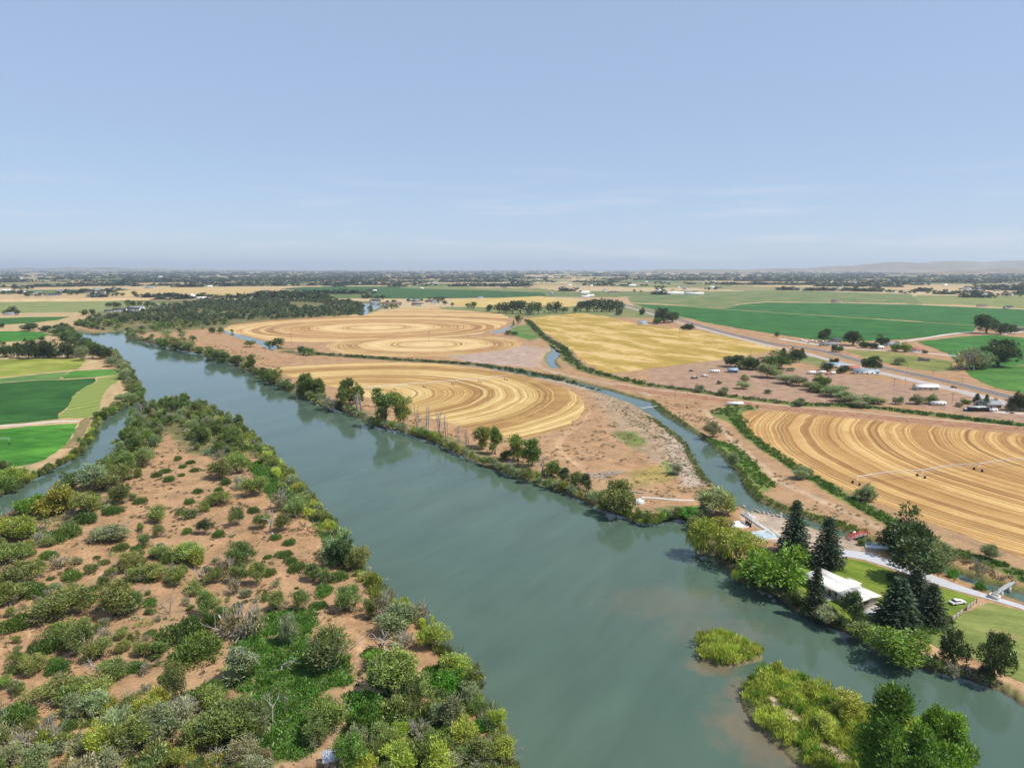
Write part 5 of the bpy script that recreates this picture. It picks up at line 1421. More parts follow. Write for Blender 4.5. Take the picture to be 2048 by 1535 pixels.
for x, y, w, h, k, c, lb in [(455, 575, 135, 165, 'willow', None, 'left weeping willow at the water below the spillway'), (545, 500, 110, 95, 'willow', None, 'small willow behind the two front willows at the spillway'), (628, 625, 185, 165, 'willow', None, 'wide weeping willow between the spillway and the bright green tree'),
        (500, 570, 110, 60, 'grey', None, 'tangle of bare grey brush under the willows at the water'), (505, 405, 150, 130, 'olive', 'silver', 'silvery tree clump on the neck of land beside the canal'), (570, 400, 110, 110, 'olive', None, 'green tree right of the silvery clump beside the canal'), (400, 410, 90, 60, 'round', 'lush', 'bright green low bush left of the silvery clump'),
        (460, 410, 80, 60, 'shrub', 'silver', 'low silvery bush in front of the silvery tree clump'), (775, 725, 235, 205, 'round', 'bright', 'big vivid green broadleaf tree on the bank left of the house'), (700, 700, 120, 110, 'olive', 'silver', 'grey-green bushy tree left of the vivid green tree'),
        (868, 582, 135, 250, 'spruce', None, 'spruce nearest the spillway with its top over the canal'), (1015, 632, 145, 228, 'spruce', None, 'spruce on the lawn behind the chimney of the house'), (962, 845, 104, 215, 'spruce', None, 'spruce in front of the left end of the house'),
        (1125, 890, 100, 150, 'cotton', 'dark', 'dark pine in front of the right end of the house'), (1365, 575, 195, 205, 'round', 'dark', 'big dark broadleaf tree shading the drive beside the canal'), (1300, 560, 100, 120, 'round', 'dark', 'smaller dark tree left of the big tree at the drive'),
        (1405, 700, 170, 200, 'cotton', 'dark', 'dark upright tree between the drive and the spruces'), (1330, 892, 195, 228, 'spruce', None, 'widest spruce at the right end of the house'), (1410, 800, 120, 170, 'spruce', None, 'spruce behind the widest one at the right end of the house'),
        (1482, 885, 130, 185, 'spruce', None, 'rightmost spruce beside the lawn with the parked car'), (1310, 700, 50, 50, 'round', 'dark', 'small round bush on the lawn left of the spruces'), (1530, 650, 110, 130, 'olive', 'silver', 'thin grey-green tree between drive and canal'),
        (1330, 1045, 235, 170, 'round', 'bright', 'bright yellow-green bushy tree on the bank below the spruces'), (1585, 1080, 118, 165, 'round', 'dark', 'left of two round dark pines at the paddock corner'), (1768, 1135, 132, 200, 'round', 'dark', 'right of two round dark pines at the paddock corner'),
        (825, 770, 120, 75, 'olive', 'shrub', 'grey-green bush on the bank below the left end of the house'), (1025, 880, 110, 80, 'olive', 'silver', 'pale bush on the bank below the middle of the house'), (1160, 945, 110, 80, 'olive', 'shrub', 'dull green bush on the bank below the dark pine'),
        (1740, 600, 75, 75, 'olive', 'silver', 'grey-green bush on the far canal bank near the pipe crossing'), (1690, 680, 75, 95, 'grey', None, 'bare grey bush at the canal edge near the pipe crossing'), (1180, 335, 90, 75, 'round', 'silver', 'dark silvery bush at the edge of the right stubble field'),
        (910, 240, 75, 60, 'olive', 'silver', 'silvery bush on the dirt bank between canal and ditch'), (595, 180, 55, 60, 'olive', 'silver', 'silvery bush leaning over the canal'), (505, 55, 75, 75, 'olive', 'silver', 'silvery bush on the canal bank below the white tank'), (340, 220, 55, 50, 'olive', 'silver', 'dark silvery bush on the neck of land beside the canal bend'),
        (1180, 540, 45, 35, 'shrub', 'mound', 'small bush beside the red footbridge'), (1575, 680, 60, 45, 'reed', 'lush', 'green reeds at the canal edge beside the drive'), (1700, 735, 60, 40, 'reed', 'lush', 'green reeds in the canal before the pipe crossing')]:
    plant(k, Z4(x, y), w, h, hz, 2.2406, color=c, label=lb)
fill(poly([Z4(1450, 955), Z4(1540, 1020), Z4(1480, 1080), Z4(1380, 1060)]), .05, ['shrub', 'reed'], (2.0, 3.4), 2.0, 12, 'on the bank beside the paddock', colors=('yellow', 'shrub', None), taken=False)

# ------------------------------------------------------------------ left bank
lb_ = 'on the upper left bank'
for x, y, w, h, k, c in [(80, 475, 175, 195, 'round', 'dark'), (250, 490, 150, 200, 'round', 'dark'), (370, 495, 200, 245, 'round', 'dark'), (520, 485, 170, 220, 'round', 'dark'), (630, 485, 190, 225, 'round', 'dark'), (860, 485, 230, 215, 'round', 'dark'), (1060, 520, 150, 190, 'olive', 'silver'), (1200, 495, 150, 240, 'cotton', None),
        (1300, 495, 150, 190, 'round', 'dark'), (1390, 480, 110, 130, 'round', 'dark'), (1460, 475, 110, 85, 'round', 'bright'), (370, 135, 190, 95, 'round', 'dark'), (580, 150, 150, 80, 'round', 'dark'), (680, 190, 130, 80, 'olive', 'silver'), (760, 200, 150, 110, 'round', 'dark'), (830, 250, 150, 110, 'round', 'cotton'), (910, 290, 140, 100, 'round', 'dark'), (540, 260, 70, 60, 'round', 'dark'), (20, 100, 60, 60, 'round', 'dark')]:
    plant(k, ZA(x, y), w, h, lb_, 6.397, color=c, desc='dark green round-crowned farm tree' if c == 'dark' else None)
for x, y, w, h, k, c in [(1440, 590, 160, 120, 'olive', 'silver'), (1570, 640, 150, 130, 'olive', 'silver'), (1590, 750, 170, 130, 'olive', 'silver'), (1690, 890, 200, 140, 'round', 'olive'), (1760, 970, 170, 150, 'round', 'cotton'), (1620, 1050, 250, 125, 'olive', 'silver'), (1400, 1190, 160, 115, 'round', 'olive'), (1290, 1250, 150, 100, 'round', 'mound'), (1500, 1130, 140, 100, 'olive', None)]:
    plant(k, ZA(x, y), w, h, 'on the left bank by the fields', 6.397, color=c)
LB = [np.array(G(*p)) for p in LEFT_BANK]
along(LB[4:13], 5.5, -4.0, ['olive', 'shrub', 'round', 'grey'], (4.5, 8.5), 'on the left bank by the fields', ('silver', None, 'olive'), 1.5)
along(LB[12:25], 2.6, -2.4, ['shrub', 'mound', 'reed', 'shrub'], (2.4, 4.6), 'on the left channel bank', ('yellow', None, 'shrub', 'mound'), .8)
along(LB[0:5], 8, -8.0, ['round', 'olive', 'round'], (8, 12), lb_, ('dark', 'cotton'), 4)
for x, y, w, h, k, c in [(70, 1370, 130, 110, 'olive', 'yellow'), (20, 1300, 90, 80, 'round', 'cotton'), (10, 1400, 120, 110, 'round', 'olive'), (110, 1330, 100, 60, 'shrub', None)]:
    plant(k, Z1(x, y), w, h, 'at the lower end of the left bank', 2.925, color=c)
plant('dead', Z1(155, 1290), 60, 50, 'on the left bank', 2.925, label='bleached fallen dead tree on the soil below the bright green field')
plant('dead', Z1(850, 975), 110, 110, 'x', 2.925, label='pale leafless tree at the upstream tip of the big island')

# wood on the flat beyond the river bend: its front trees singly, the rest as one mass
wood = poly([(150, 652), (190, 636), (262, 628), (345, 612), (420, 600), (640, 602), (712, 606), (735, 618), (700, 632), (540, 640), (440, 650), (330, 660), (262, 668), (246, 662), (180, 660)])
P = scatter(wood, .0042, [poly([(560, 604), (640, 606), (660, 616), (600, 620)]), poly([Z9(820, 440), Z9(1100, 440), Z9(1000, 470), Z9(850, 490)])], 6.0, 3.0)
P = P[in_view(P, 60)]
P = P[wob(P, 60, 4) + .5 * wob(P, 22, 1) > -0.75]
P = P[np.argsort(P[:, 1])]
fr_ = P[:85]
wdl = []
for i in range(3):
    r = np.random.default_rng(30 + i)
    a = Acc()
    bl = [(r.normal(0, 1.6), r.normal(0, 1.6), r.uniform(3, 7.5), r.uniform(1.8, 2.8), r.uniform(1.8, 2.8), r.uniform(1.8, 2.8)) for k in range(6)]
    crown(a, r, bl, 44, 3, 2.1, 1.5, .6, .8, .4, .6, (.6, 1.0), -.8)
    wdl.append(a.mesh('wood_tree', ['leaf', 'bark']))
for p in fr_:
    w = rng.uniform(6.5, 13)
    plant_at('far', p[0], p[1], w, w * rng.uniform(.65, 1.05), 'at the wood front', color=('far', 'cotton', 'olive', 'dark')[rng.integers(4)], group='front trees of the wood beyond the bend')
items = [(wdl[rng.integers(3)], p[0], p[1], LZ, rng.uniform(0, 6.28), w, w * rng.uniform(.6, 1.05), np.array((.070, .098, .040)) * rng.uniform(.6, 1.5) * (1 + np.array((.25, .1, .1)) * rng.uniform(-.4, 1))) for p in P[85:] for w in [rng.uniform(.65, 1.45)]]
merged('woodland', items, 'dark mixed wood on the flat beyond the river bend', 'woodland')
P = scatter(poly([(246, 668), (310, 655), (450, 655), (470, 668), (380, 690), (330, 692), (280, 682)]), .004, [], 6, 4)
for p in P[:26]:
    w = rng.uniform(6, 11)
    plant_at('far', p[0], p[1], w, w * .8, 'on the point inside the river bend', color=('cotton', 'olive', 'silver')[rng.integers(3)], group='bushes on the point inside the bend')

# ------------------------------------------------------------------ east side and middle distance
es = 'by the railway farms'
for x, y, w, h, k, c in [(1080, 368, 58, 62, 'round', 'dark'), (1217, 388, 78, 72, 'round', 'dark'), (1275, 402, 42, 42, 'round', 'dark'), (1320, 404, 38, 38, 'round', 'dark'), (1365, 390, 54, 54, 'round', 'dark'), (1145, 420, 52, 34, 'round', 'dark'), (1425, 415, 48, 44, 'round', 'mound'), (1475, 420, 52, 48, 'round', 'bright'), (1865, 330, 98, 92, 'round', 'dark'),
        (1935, 334, 62, 55, 'round', 'dark'), (1985, 330, 55, 42, 'round', 'dark'), (1925, 490, 150, 130, 'round', 'dark'), (1440, 480, 62, 38, 'olive', 'silver'), (885, 448, 46, 48, 'spruce', None), (930, 470, 74, 68, 'round', 'dark'), (975, 448, 42, 48, 'spruce', None), (840, 500, 115, 85, 'round', 'mound'), (650, 492, 92, 62, 'round', 'dark'),
        (705, 502, 84, 62, 'round', 'cotton'), (750, 505, 74, 62, 'round', 'dark'), (1295, 508, 62, 66, 'round', 'dark'), (1330, 508, 52, 70, 'cotton', 'dark'), (1130, 478, 42, 30, 'round', 'dark'), (1190, 515, 28, 32, 'round', 'dark'), (1160, 522, 44, 32, 'round', 'dark'), (1090, 510, 60, 40, 'round', 'dark'), (1570, 425, 24, 16, 'round', 'dark'),
        (855, 345, 22, 26, 'round', 'mound'), (310, 280, 85, 72, 'round', 'dark'), (350, 275, 55, 48, 'round', 'mound'), (275, 285, 40, 32, 'round', 'mound'), (435, 312, 55, 30, 'round', 'dark'), (400, 312, 24, 20, 'round', 'dark'), (202, 240, 26, 34, 'round', 'dark'), (90, 240, 30, 26, 'round', 'dark')]:
    plant(k, Z8(x, y), w, h, es, 2.415, color=c, desc='dark green farmstead tree' if c == 'dark' else None)
plant('grey', Z8(1770, 505), 150, 112, es, 2.415, label='large grey half-bare tree beside the dark tree at the green field')
plant('round', Z8(1830, 500), 130, 100, es, 2.415, color='silver', label='dull grey-green tree between the half-bare tree and the dark tree')
hg = 'in the silvery farm hedge'
for x, y, w, h, k, c in [(420, 235, 120, 90, 'olive', 'silver'), (480, 240, 90, 60, 'olive', 'silver'), (560, 275, 125, 64, 'olive', 'silver'), (630, 290, 100, 60, 'olive', 'silver'), (700, 315, 90, 60, 'olive', 'silver'), (770, 300, 100, 90, 'round', 'mound'), (760, 330, 110, 60, 'round', 'cotton'), (850, 355, 145, 74, 'olive', 'silver'), (905, 385, 120, 70, 'olive', 'silver'),
        (960, 408, 110, 64, 'olive', 'silver'), (1005, 428, 90, 50, 'olive', 'silver'), (1075, 402, 90, 62, 'round', 'silver'), (1125, 405, 90, 48, 'olive', 'silver'), (1250, 405, 62, 54, 'round', 'silver'), (1375, 405, 84, 68, 'round', 'silver'), (1455, 402, 72, 64, 'round', 'silver'), (622, 418, 64, 54, 'round', 'silver'), (270, 308, 84, 50, 'olive', 'silver'),
        (285, 265, 60, 50, 'olive', 'grey'), (140, 350, 66, 54, 'round', 'silver'), (-12, 328, 66, 50, 'round', 'silver'), (425, 335, 46, 28, 'olive', 'silver'), (122, 278, 32, 24, 'olive', 'silver'), (575, 195, 46, 24, 'olive', 'silver'), (1750, 388, 46, 54, 'spruce', None), (1810, 398, 42, 58, 'spruce', None), (1780, 425, 74, 54, 'round', 'dark'),
        (1985, 445, 90, 120, 'round', 'dark'), (2045, 445, 80, 100, 'round', 'dark'), (1960, 445, 60, 55, 'round', 'silver'), (1680, 402, 58, 34, 'round', 'mound'), (1860, 398, 44, 32, 'round', 'mound'), (1640, 420, 50, 30, 'olive', 'grey')]:
    plant(k, ZB(x, y), w, h, hg, 3.16, color=c, desc='silvery grey-green bush' if c == 'silver' else None)
# poplar rows at the end of the gold field and other mid-distance tree rows
for x, y, w, h in [(1110, 358, 36, 40), (1165, 368, 60, 60), (1205, 368, 60, 64), (1245, 372, 70, 76), (1290, 372, 75, 78), (1345, 378, 75, 72), (1395, 376, 75, 72), (1455, 370, 60, 64), (1500, 368, 60, 66), (1540, 370, 55, 40), (1612, 365, 40, 34), (1640, 358, 60, 58), (1680, 360, 60, 66), (1720, 360, 70, 74), (1765, 362, 70, 78), (1810, 362, 70, 76), (1850, 362, 70, 72), (1880, 358, 50, 60), (1275, 430, 40, 50), (1250, 500, 50, 26), (1215, 495, 40, 26), (2000, 378, 30, 34), (1860, 382, 34, 26)]:
    plant('far', Z2(x, y), w, h, 'behind the gold field', 2.925)
for x, y, w, h in [(350, 235, 90, 55), (400, 238, 90, 58), (450, 238, 80, 55), (490, 240, 50, 44), (545, 240, 80, 58), (590, 238, 80, 55), (630, 238, 60, 50), (710, 245, 70, 60), (745, 245, 50, 45), (20, 225, 50, 35), (100, 230, 40, 30), (160, 232, 40, 36), (240, 230, 24, 30), (285, 230, 40, 34)]:
    plant('far', Z7(x, y), w, h, 'in the tree row beyond the wood', 2.926)
rows = [([Z7(760, 250), Z7(860, 250), Z7(940, 300)], 9), ([Z7(880, 312), Z7(930, 316), Z7(1060, 290), Z7(1180, 282)], 9), ([Z7(1090, 255), Z7(1300, 245), Z7(1480, 270), Z7(1700, 300)], 12), ([Z7(1330, 230), Z7(1440, 245)], 5), ([Z7(780, 190), Z7(890, 190)], 5), ([Z7(930, 200), Z7(1000, 218), Z7(1100, 235)], 5), ([Z9(180, 250), Z9(380, 240), Z9(560, 235)], 12), ([Z9(20, 235), Z9(150, 235)], 6),
        ([Z9(740, 245), Z9(900, 248), Z9(1180, 248)], 9), ([Z9(560, 378), Z9(660, 372)], 5), ([Z9(730, 320), Z9(860, 318), Z9(1060, 322)], 12), ([Z8(505, 120), Z8(575, 120)], 3), ([Z8(1330, 130), Z8(1410, 132)], 5), ([Z8(1440, 135), Z8(1640, 140), Z8(1800, 142), Z8(2047, 155)], 18), ([Z8(165, 130), Z8(215, 130)], 2), ([Z8(270, 135), Z8(330, 130)], 3), ([Z8(20, 215), Z8(110, 222)], 5), ([Z9(20, 372), Z9(130, 375)], 4), ([Z9(1440, 500), Z9(1500, 505)], 2), ([Z9(1810, 600), Z9(1900, 600)], 2), ([Z7(600, 555), Z7(640, 560)], 2), ([Z7(300, 510), Z7(312, 512)], 1)]
ROWN = ['beside the wood near the river bend', 'along the right shore of the river bend', 'in the hedge behind the big circle field', 'at the track end behind the big circle', 'left of the far alfalfa strip', 'below the far alfalfa strip', 'beside the far-left river reach', 'at the far left edge',
        'below the round far stubble field', 'on the track to the white farm', 'behind the white farm building', 'above the white warehouses', 'on the far right pasture edge', 'in the long hedge at far right', 'left of the white warehouses', 'beside the white warehouses', 'at the gold field road', 'at the small white house, left edge', 'at the head of the side canal', 'at the foot of the side canal', 'on the bare strip left of the half circle', 'on the ditch left of the half circle']
for ri, (ln, n) in enumerate(rows):
    L = smooth_line(poly(ln), 8)
    for i in range(n):
        p = L[int((i + rng.uniform(0, .9)) / n * (len(L) - 1))] + rng.normal(0, 3, 2)
        w = rng.uniform(8, 15) * (1 + np.hypot(*p) / 9000)
        plant_at('far', p[0], p[1], w, w * rng.uniform(.6, 1.1), ROWN[ri], color=('far', 'dark', 'cotton')[rng.integers(3)], group='mid-distance row trees')

# grass, reeds and brush along the ditches: dense low fringes
items = []
def fringe(line, wid, dens, c, s0, s1):
    L = smooth_line(poly(line), 5)
    lo, hi = L.min(0) - wid, L.max(0) + wid
    P = rng.uniform(lo, hi, (int((hi - lo).prod() * dens), 2))
    P = P[dist_line(P, L) < wid / 2]
    s = np.full(len(P), 1e9)
    for q in WATERS:
        s = np.minimum(s, sdist(P, q))
    P = P[s > 0.5]
    P = P[in_view(P, 20)] if len(P) else P
    for p in P:
        k = rng.uniform(s0, s1)
        items.append((lowp[rng.integers(4)], p[0], p[1], LZ - .03, rng.uniform(0, 6.28), k, k, np.array(c) * rng.uniform(.7, 1.35)))
fringe([Z3(470, 930), Z3(560, 1030), Z3(680, 1110), Z3(800, 1190), Z3(900, 1250), Z3(1050, 1340), Z3(1250, 1450), Z3(1400, 1530), Z4(1560, 560), Z4(1760, 620), Z4(1900, 680), (2150, 1215)], 7, .45, (.075, .15, .022), 1.0, 2.4)
fringe([Z3(800, 845), Z3(1150, 858), Z3(1500, 898), Z3(2048, 962)], 10, .12, (.06, .115, .025), 2.0, 4.0)
fringe([Z3(330, 1040), Z3(460, 1090), Z3(560, 1200), Z3(640, 1290)], 8, .4, (.085, .17, .02), 1.0, 2.2)
fringe([ZD(660, 20), ZD(820, 230), ZD(1150, 400), ZD(1500, 490), ZD(1900, 620)], 5, .6, (.14, .17, .03), .9, 1.9)
fringe([Z3(0, 740), Z3(200, 765), Z3(500, 810), Z3(800, 845)], 9, .08, (.09, .115, .035), 2, 4)
fringe([Z2(60, 605), Z2(400, 630), Z2(800, 655), Z2(1050, 675), Z2(1300, 715), Z2(1500, 755), Z2(1800, 830)], 10, .06, (.055, .085, .025), 2.5, 5)
fringe([Z2(1330, 410), Z2(1420, 500), Z2(1540, 580), Z2(1580, 640), Z2(1700, 710), Z2(2047, 790)], 10, .06, (.06, .10, .025), 2.5, 5)
fringe([(1300, 800), (1366, 848), (1410, 877), (1450, 912), (1480, 945), (1497, 980), (1522, 1002), (1560, 1019)], 5, .5, (.10, .16, .03), 1.0, 2.0)
fringe([(1298, 834), (1340, 863), (1369, 889), (1387, 922), (1402, 952), (1420, 968), (1452, 1000)], 4, .5, (.12, .15, .04), .9, 1.8)
fringe([(1894, 1134), (1980, 1165), (2048, 1183), (2150, 1212)], 4, .5, (.10, .16, .03), 1.0, 2.0)
fringe([Z3(390, 890), Z3(450, 868), Z3(540, 862)], 16, .12, (.07, .14, .025), 1.2, 2.6)
fringe([Z3(420, 880), Z3(500, 940)], 10, .2, (.07, .14, .025), 1.2, 2.4)
fringe([Z4(1570, 870), Z4(1480, 930), Z4(1440, 955)], 3, .8, (.08, .16, .025), 1.0, 2.0)
fringe([Z4(1560, 560), Z4(1640, 620), Z4(1740, 660), Z4(1850, 700)], 5, .3, (.25, .20, .13), 1.0, 2.2)
fringe([Z2(1750, 860), Z2(1900, 930), Z2(2047, 1010), Z3(180, 1100), Z3(250, 1250)], 20, .09, (.33, .28, .20), .5, 1.3)
fringe([Z2(1950, 960), Z3(60, 1010), Z3(160, 1180), Z3(200, 1290)], 20, .07, (.25, .22, .13), .5, 1.4)
merged('ditch_grass', items, 'rank grass and reeds along the ditches and canal banks', 'grass', ('leaf',))

# ------------------------------------------------------------------ far plain: tree belts in the haze
items = []
r = np.random.default_rng(77)
n = 60000
d = 1 / r.uniform(1 / 30000., 1 / 2500., n)
an_ = r.uniform(-.78, .78, n)
X, Y = d * np.sin(an_), d * np.cos(an_)
PX = np.stack([X, Y], 1)
LG = np.stack([an_ * 900, np.log(d) * 900], 1)
belt = wob(LG * np.array((.35, 1.5)), 42, 1) + .55 * wob(LG * np.array((.5, 1.2)), 15, 4)
thr = np.interp(d, [2500, 3600, 5000, 7000, 30000], [1.05, 0.95, 0.72, 0.50, 0.22])
ok = belt > thr
fpx = np.array([to_px(*p) for p in PX])
FARF = [poly(f[1]) for f in FIELDS if min(q[1] for q in f[1]) < 612]
for q in FARF:
    ok &= ~inside(PX, q)
for p in PX[ok][:24000]:
    dd = math.hypot(*p)
    w = r.uniform(.9, 2.0) * (1 + dd / 9000)
    items.append((PROTO['far'][r.integers(4)][0][0][1], p[0], p[1], LZ - 1, r.uniform(0, 6.28), w * 1.7, w * .75, np.array((.036, .050, .026)) * r.uniform(.7, 1.4)))
lo_ = []
for i in range(3):
    rr = np.random.default_rng(60 + i)
    a = Acc()
    n = 13
    u = unit(rr.standard_normal((n, 3)))
    u[:, 2] = abs(u[:, 2])
    leaves(a, rr, u * np.array((4.2, 4.2, 5.0)), unit(u + rr.standard_normal((n, 3)) * .5), 6.5, 5.0, tints(rr, n, 1))
    lo_.append(a.mesh('tree_clump', ['leaf', 'bark']))
items = [(lo_[r.integers(3)],) + it[1:] for it in items]
merged('distant_trees', items, 'dark hazy tree belts across the distant plain', 'trees')

# ------------------------------------------------------------------ built things
def empty(name, x, y, rz, label, cat, group=None, z=LZ):
    o = obj(name, None, None, (x, y, z), rz)
    o.empty_display_size = 0.5
    return tag(o, label, cat, group)

def part(name, parent, mat, fn):
    a = Acc()
    fn(a)
    return obj(name, a.mesh(name, [mat]), parent)

def building(name, label, px, py, L, W_, h, rh, wall, roof, rz=0.0, cat='house', windows=4, door=True, over=0.5, group=None, chimney=False, side=-1):
    x, y = G(px, py)
    o = empty(name, x, y, rz, label, cat, group)
    def walls(a):
        a.box(-L / 2, L / 2, -W_ / 2, W_ / 2, -0.3, h)
        for s in (-1, 1):                                   # gable ends
            a.quads([(s * L / 2 * .999, -W_ / 2, h), (s * L / 2 * .999, W_ / 2, h), (s * L / 2 * .999, 0, h + rh), (s * L / 2 * .999, 0, h + rh)], [(0, 1, 2, 3)])
    part('wall', o, wall, walls)
    r_ = part('roof', o, roof, lambda a: a.gable(L, W_, h, rh, over))
    if chimney:
        part('chimney', r_, 'brick', lambda a: a.box(L * .18, L * .18 + .9, .3, 1.1, h, h + rh + 1.0))
    for s in (-1, 1):
        for i in range(windows):
            cx_ = -L / 2 + (i + .5) * L / windows
            if door and i == windows // 2 and s == -1:
                part('door', o, 'brownroof', lambda a: a.box(cx_ - .55, cx_ + .55, s * W_ / 2 - .04, s * W_ / 2 + .04, 0, 2.1))
                continue
            w = part('window', o, 'white', lambda a: a.box(cx_ - .8, cx_ + .8, s * W_ / 2 - .05, s * W_ / 2 + .05, h * .38, h * .80))
            part('pane', w, 'glass', lambda a: a.box(cx_ - .7, cx_ + .7, s * W_ / 2 - .08, s * W_ / 2 + .08, h * .42, h * .77))
    return o

def vehicle(name, label, px, py, L, W_, H_, paint_, rz, cat, kind='car', group=None, xy=None):
    x, y = xy or G(px, py)
    o = empty(name, x, y, rz, label, cat, group, LZ + .05)
    if kind == 'car':
        prof = [(-L / 2, .45), (-L / 2, .85), (-L * .30, .95), (-L * .22, 1.0), (L * .20, 1.0), (L * .33, .93), (L / 2, .78), (L / 2, .42)]
        cab = [(-L * .34, .95), (-L * .24, H_), (L * .06, H_), (L * .24, .97)]
        def ext(pr, w0, w1):
            def f(a):
                n = len(pr)
                V = [(p[0], -w0 / 2, p[1]) for p in pr] + [(p[0], w0 / 2, p[1]) for p in pr]
                a.quads(V, [(i, (i + 1) % n, n + (i + 1) % n, n + i) for i in range(n)])
                for b, s in ((0, 1), (n, -1)):
                    for i in range(1, n - 2, 2):
                        a.quads([V[b], V[b + i], V[b + i + 1], V[b + min(i + 2, n - 1)]], [(0, 1, 2, 3)])
            return f
        part('body', o, paint_, ext(prof, W_, W_))
        g = part('cabin_glass', o, 'glass', ext(cab, W_ * .86, W_ * .7))
        part('roof_panel', o, paint_, lambda a: a.box(-L * .25, L * .07, -W_ * .43, W_ * .43, H_ - .02, H_ + .05))
        for s in (-1, 1):
            part('headlight', o, 'metal', lambda a: a.box(L / 2 - .03, L / 2 + .03, s * W_ * .36 - .2, s * W_ * .36 + .2, .62, .76))
        wx = (-L * .31, L * .32)
    else:
        part('body', o, paint_, lambda a: a.box(-L / 2, L * (.28 if kind == 'truck' else .5), -W_ / 2, W_ / 2, .55, H_))
        if kind == 'truck':
            part('cab', o, paint_, lambda a: a.box(L * .285, L / 2, -W_ * .46, W_ * .46, .5, H_ * .8))
            part('windscreen', o, 'glass', lambda a: a.box(L / 2 - .3, L / 2 + .03, -W_ * .4, W_ * .4, H_ * .5, H_ * .75))
        n = max(2, int(L / 2.2))
        for s in (-1, 1):
            for i in range(n):
                cx_ = -L / 2 + (i + .5) * L * (.78 if kind == 'truck' else 1) / n
                if kind != 'tank':
                    part('window', o, 'glass', lambda a: a.box(cx_ - .5, cx_ + .5, s * W_ / 2 - .03, s * W_ / 2 + .03, H_ * .55, H_ * .8))
        part('roof_panel', o, 'white', lambda a: a.box(-L / 2 + .1, L * (.27 if kind == 'truck' else .49), -W_ / 2 + .08, W_ / 2 - .08, H_ + .005, H_ + .09))
        wx = (-L * .34, L * .36)
    for sx in wx:
        for s in (-1, 1):
            w = part('wheel', o, 'rubber', lambda a: a.tube([(sx, s * W_ / 2 - .12, .34), (sx, s * W_ / 2 + .08, .34)], [.34, .34], 8))
            part('rim', w, 'metal', lambda a: a.tube([(sx, s * (W_ / 2 - .02) - .11, .34), (sx, s * (W_ / 2 - .02) + .11, .34)], [.18, .18], 6))
    return o

# --- white-roofed house on the right bank
zr = 3.0
A_c, B_c, C_c, D_c = (np.array(G(*p, zr)) for p in ((1642, 1133), (1762, 1191), (1725, 1204), (1607, 1153)))
ctr = (A_c + B_c + C_c + D_c) / 4
ax = unit((B_c + C_c) / 2 - (A_c + D_c) / 2)
HL = float(np.linalg.norm((B_c + C_c) / 2 - (A_c + D_c) / 2))
HW = min(float(np.linalg.norm((A_c + B_c) / 2 - (C_c + D_c) / 2)), 10.5)
house = empty('ranch_house', ctr[0], ctr[1], math.atan2(ax[1], ax[0]), 'long low house with white roof and chimney among the spruces', 'house')
def hw(a):
    a.box(-HL / 2 + .9, HL * .12, -HW / 2 + .8, HW / 2 - .8, -.3, zr - .3)
    a.box(HL * .12 + .003, HL / 2 - 1.0, -HW / 2 + .2, HW / 2 - 1.2, -.3, zr - .3)
part('wall', house, 'offwhite', hw)
def slab(a, x0, x1, y0, y1, zc, th=.28, pitch=.45):
    ym = (y0 + y1) / 2
    for (ya, yb, za, zb) in ((y0, ym, zc, zc + pitch), (ym, y1, zc + pitch, zc)):
        p = [(x0, ya, za), (x1, ya, za), (x1, yb, zb), (x0, yb, zb)]
        q = [(u, v_, w - th) for u, v_, w in p]
        a.quads(p + q, [(0, 1, 2, 3), (7, 6, 5, 4), (0, 4, 5, 1), (1, 5, 6, 2), (2, 6, 7, 3), (3, 7, 4, 0)])
roof = part('roof', house, 'creamroof', lambda a: (slab(a, -HL / 2, HL * .16, -HW / 2, HW / 2, zr), slab(a, HL * .16 + .003, HL / 2, -HW / 2 - .7, HW / 2 - .6, zr + .06)))
part('porch_roof', house, 'creamroof', lambda a: slab(a, -HL * .12, HL * .10, HW / 2 + .003, HW / 2 + 1.9, zr - .1, .2, .05))
part('chimney', roof, 'brick', lambda a: a.box(-HL / 2 - .1, -HL / 2 + 1.5, HW * .1, HW * .1 + 1.5, -.2, zr + 1.3))
for vx, vy in ((-HL * .30, 1.0), (-HL * .26, .3), (-HL * .05, -.6), (-HL * .02, .2), (HL * .25, .5)):
    part('roof_vent', roof, 'metal', lambda a: a.tube([(vx, vy, zr + .2), (vx, vy, zr + .85)], [.16, .16], 6))
for i in range(7):
    cx_ = -HL / 2 + 2.4 + i * (HL - 4.5) / 6.4
    yy = -HW / 2 + (.8 if cx_ < HL * .12 else .2)
    if i == 3:
        part('door', house, 'brownroof', lambda a: a.box(cx_ - .5, cx_ + .5, yy - .05, yy + .05, 0, 2.1))
        continue
    w = part('window', house, 'white', lambda a: a.box(cx_ - .85, cx_ + .85, yy - .05, yy + .05, .9, 2.3))
    part('pane', w, 'glass', lambda a: a.box(cx_ - .75, cx_ + .75, yy - .08, yy + .08, 1.0, 2.2))
w = part('window', house, 'white', lambda a: a.box(HL / 2 - 1.06, HL / 2 - .95, -2.2, .2, .9, 2.2))
part('pane', w, 'glass', lambda a: a.box(HL / 2 - 1.09, HL / 2 - .92, -2.1, .1, 1.0, 2.1))
part('patio', house, 'concrete', lambda a: (a.box(-HL * .2, HL * .1, -HW / 2 - 1.6, -HW / 2 + .78, -.2, .14), a.box(HL / 2 - .99, HL / 2 + 3.2, -HW / 2 + .5, HW / 2 - 1.2, -.2, .12)))
part('fascia', roof, 'brownroof', lambda a: (a.box(HL / 2 - .02, HL / 2 + .03, -HW / 2 - .6, HW / 2 - .7, zr - .18, zr - .02)))
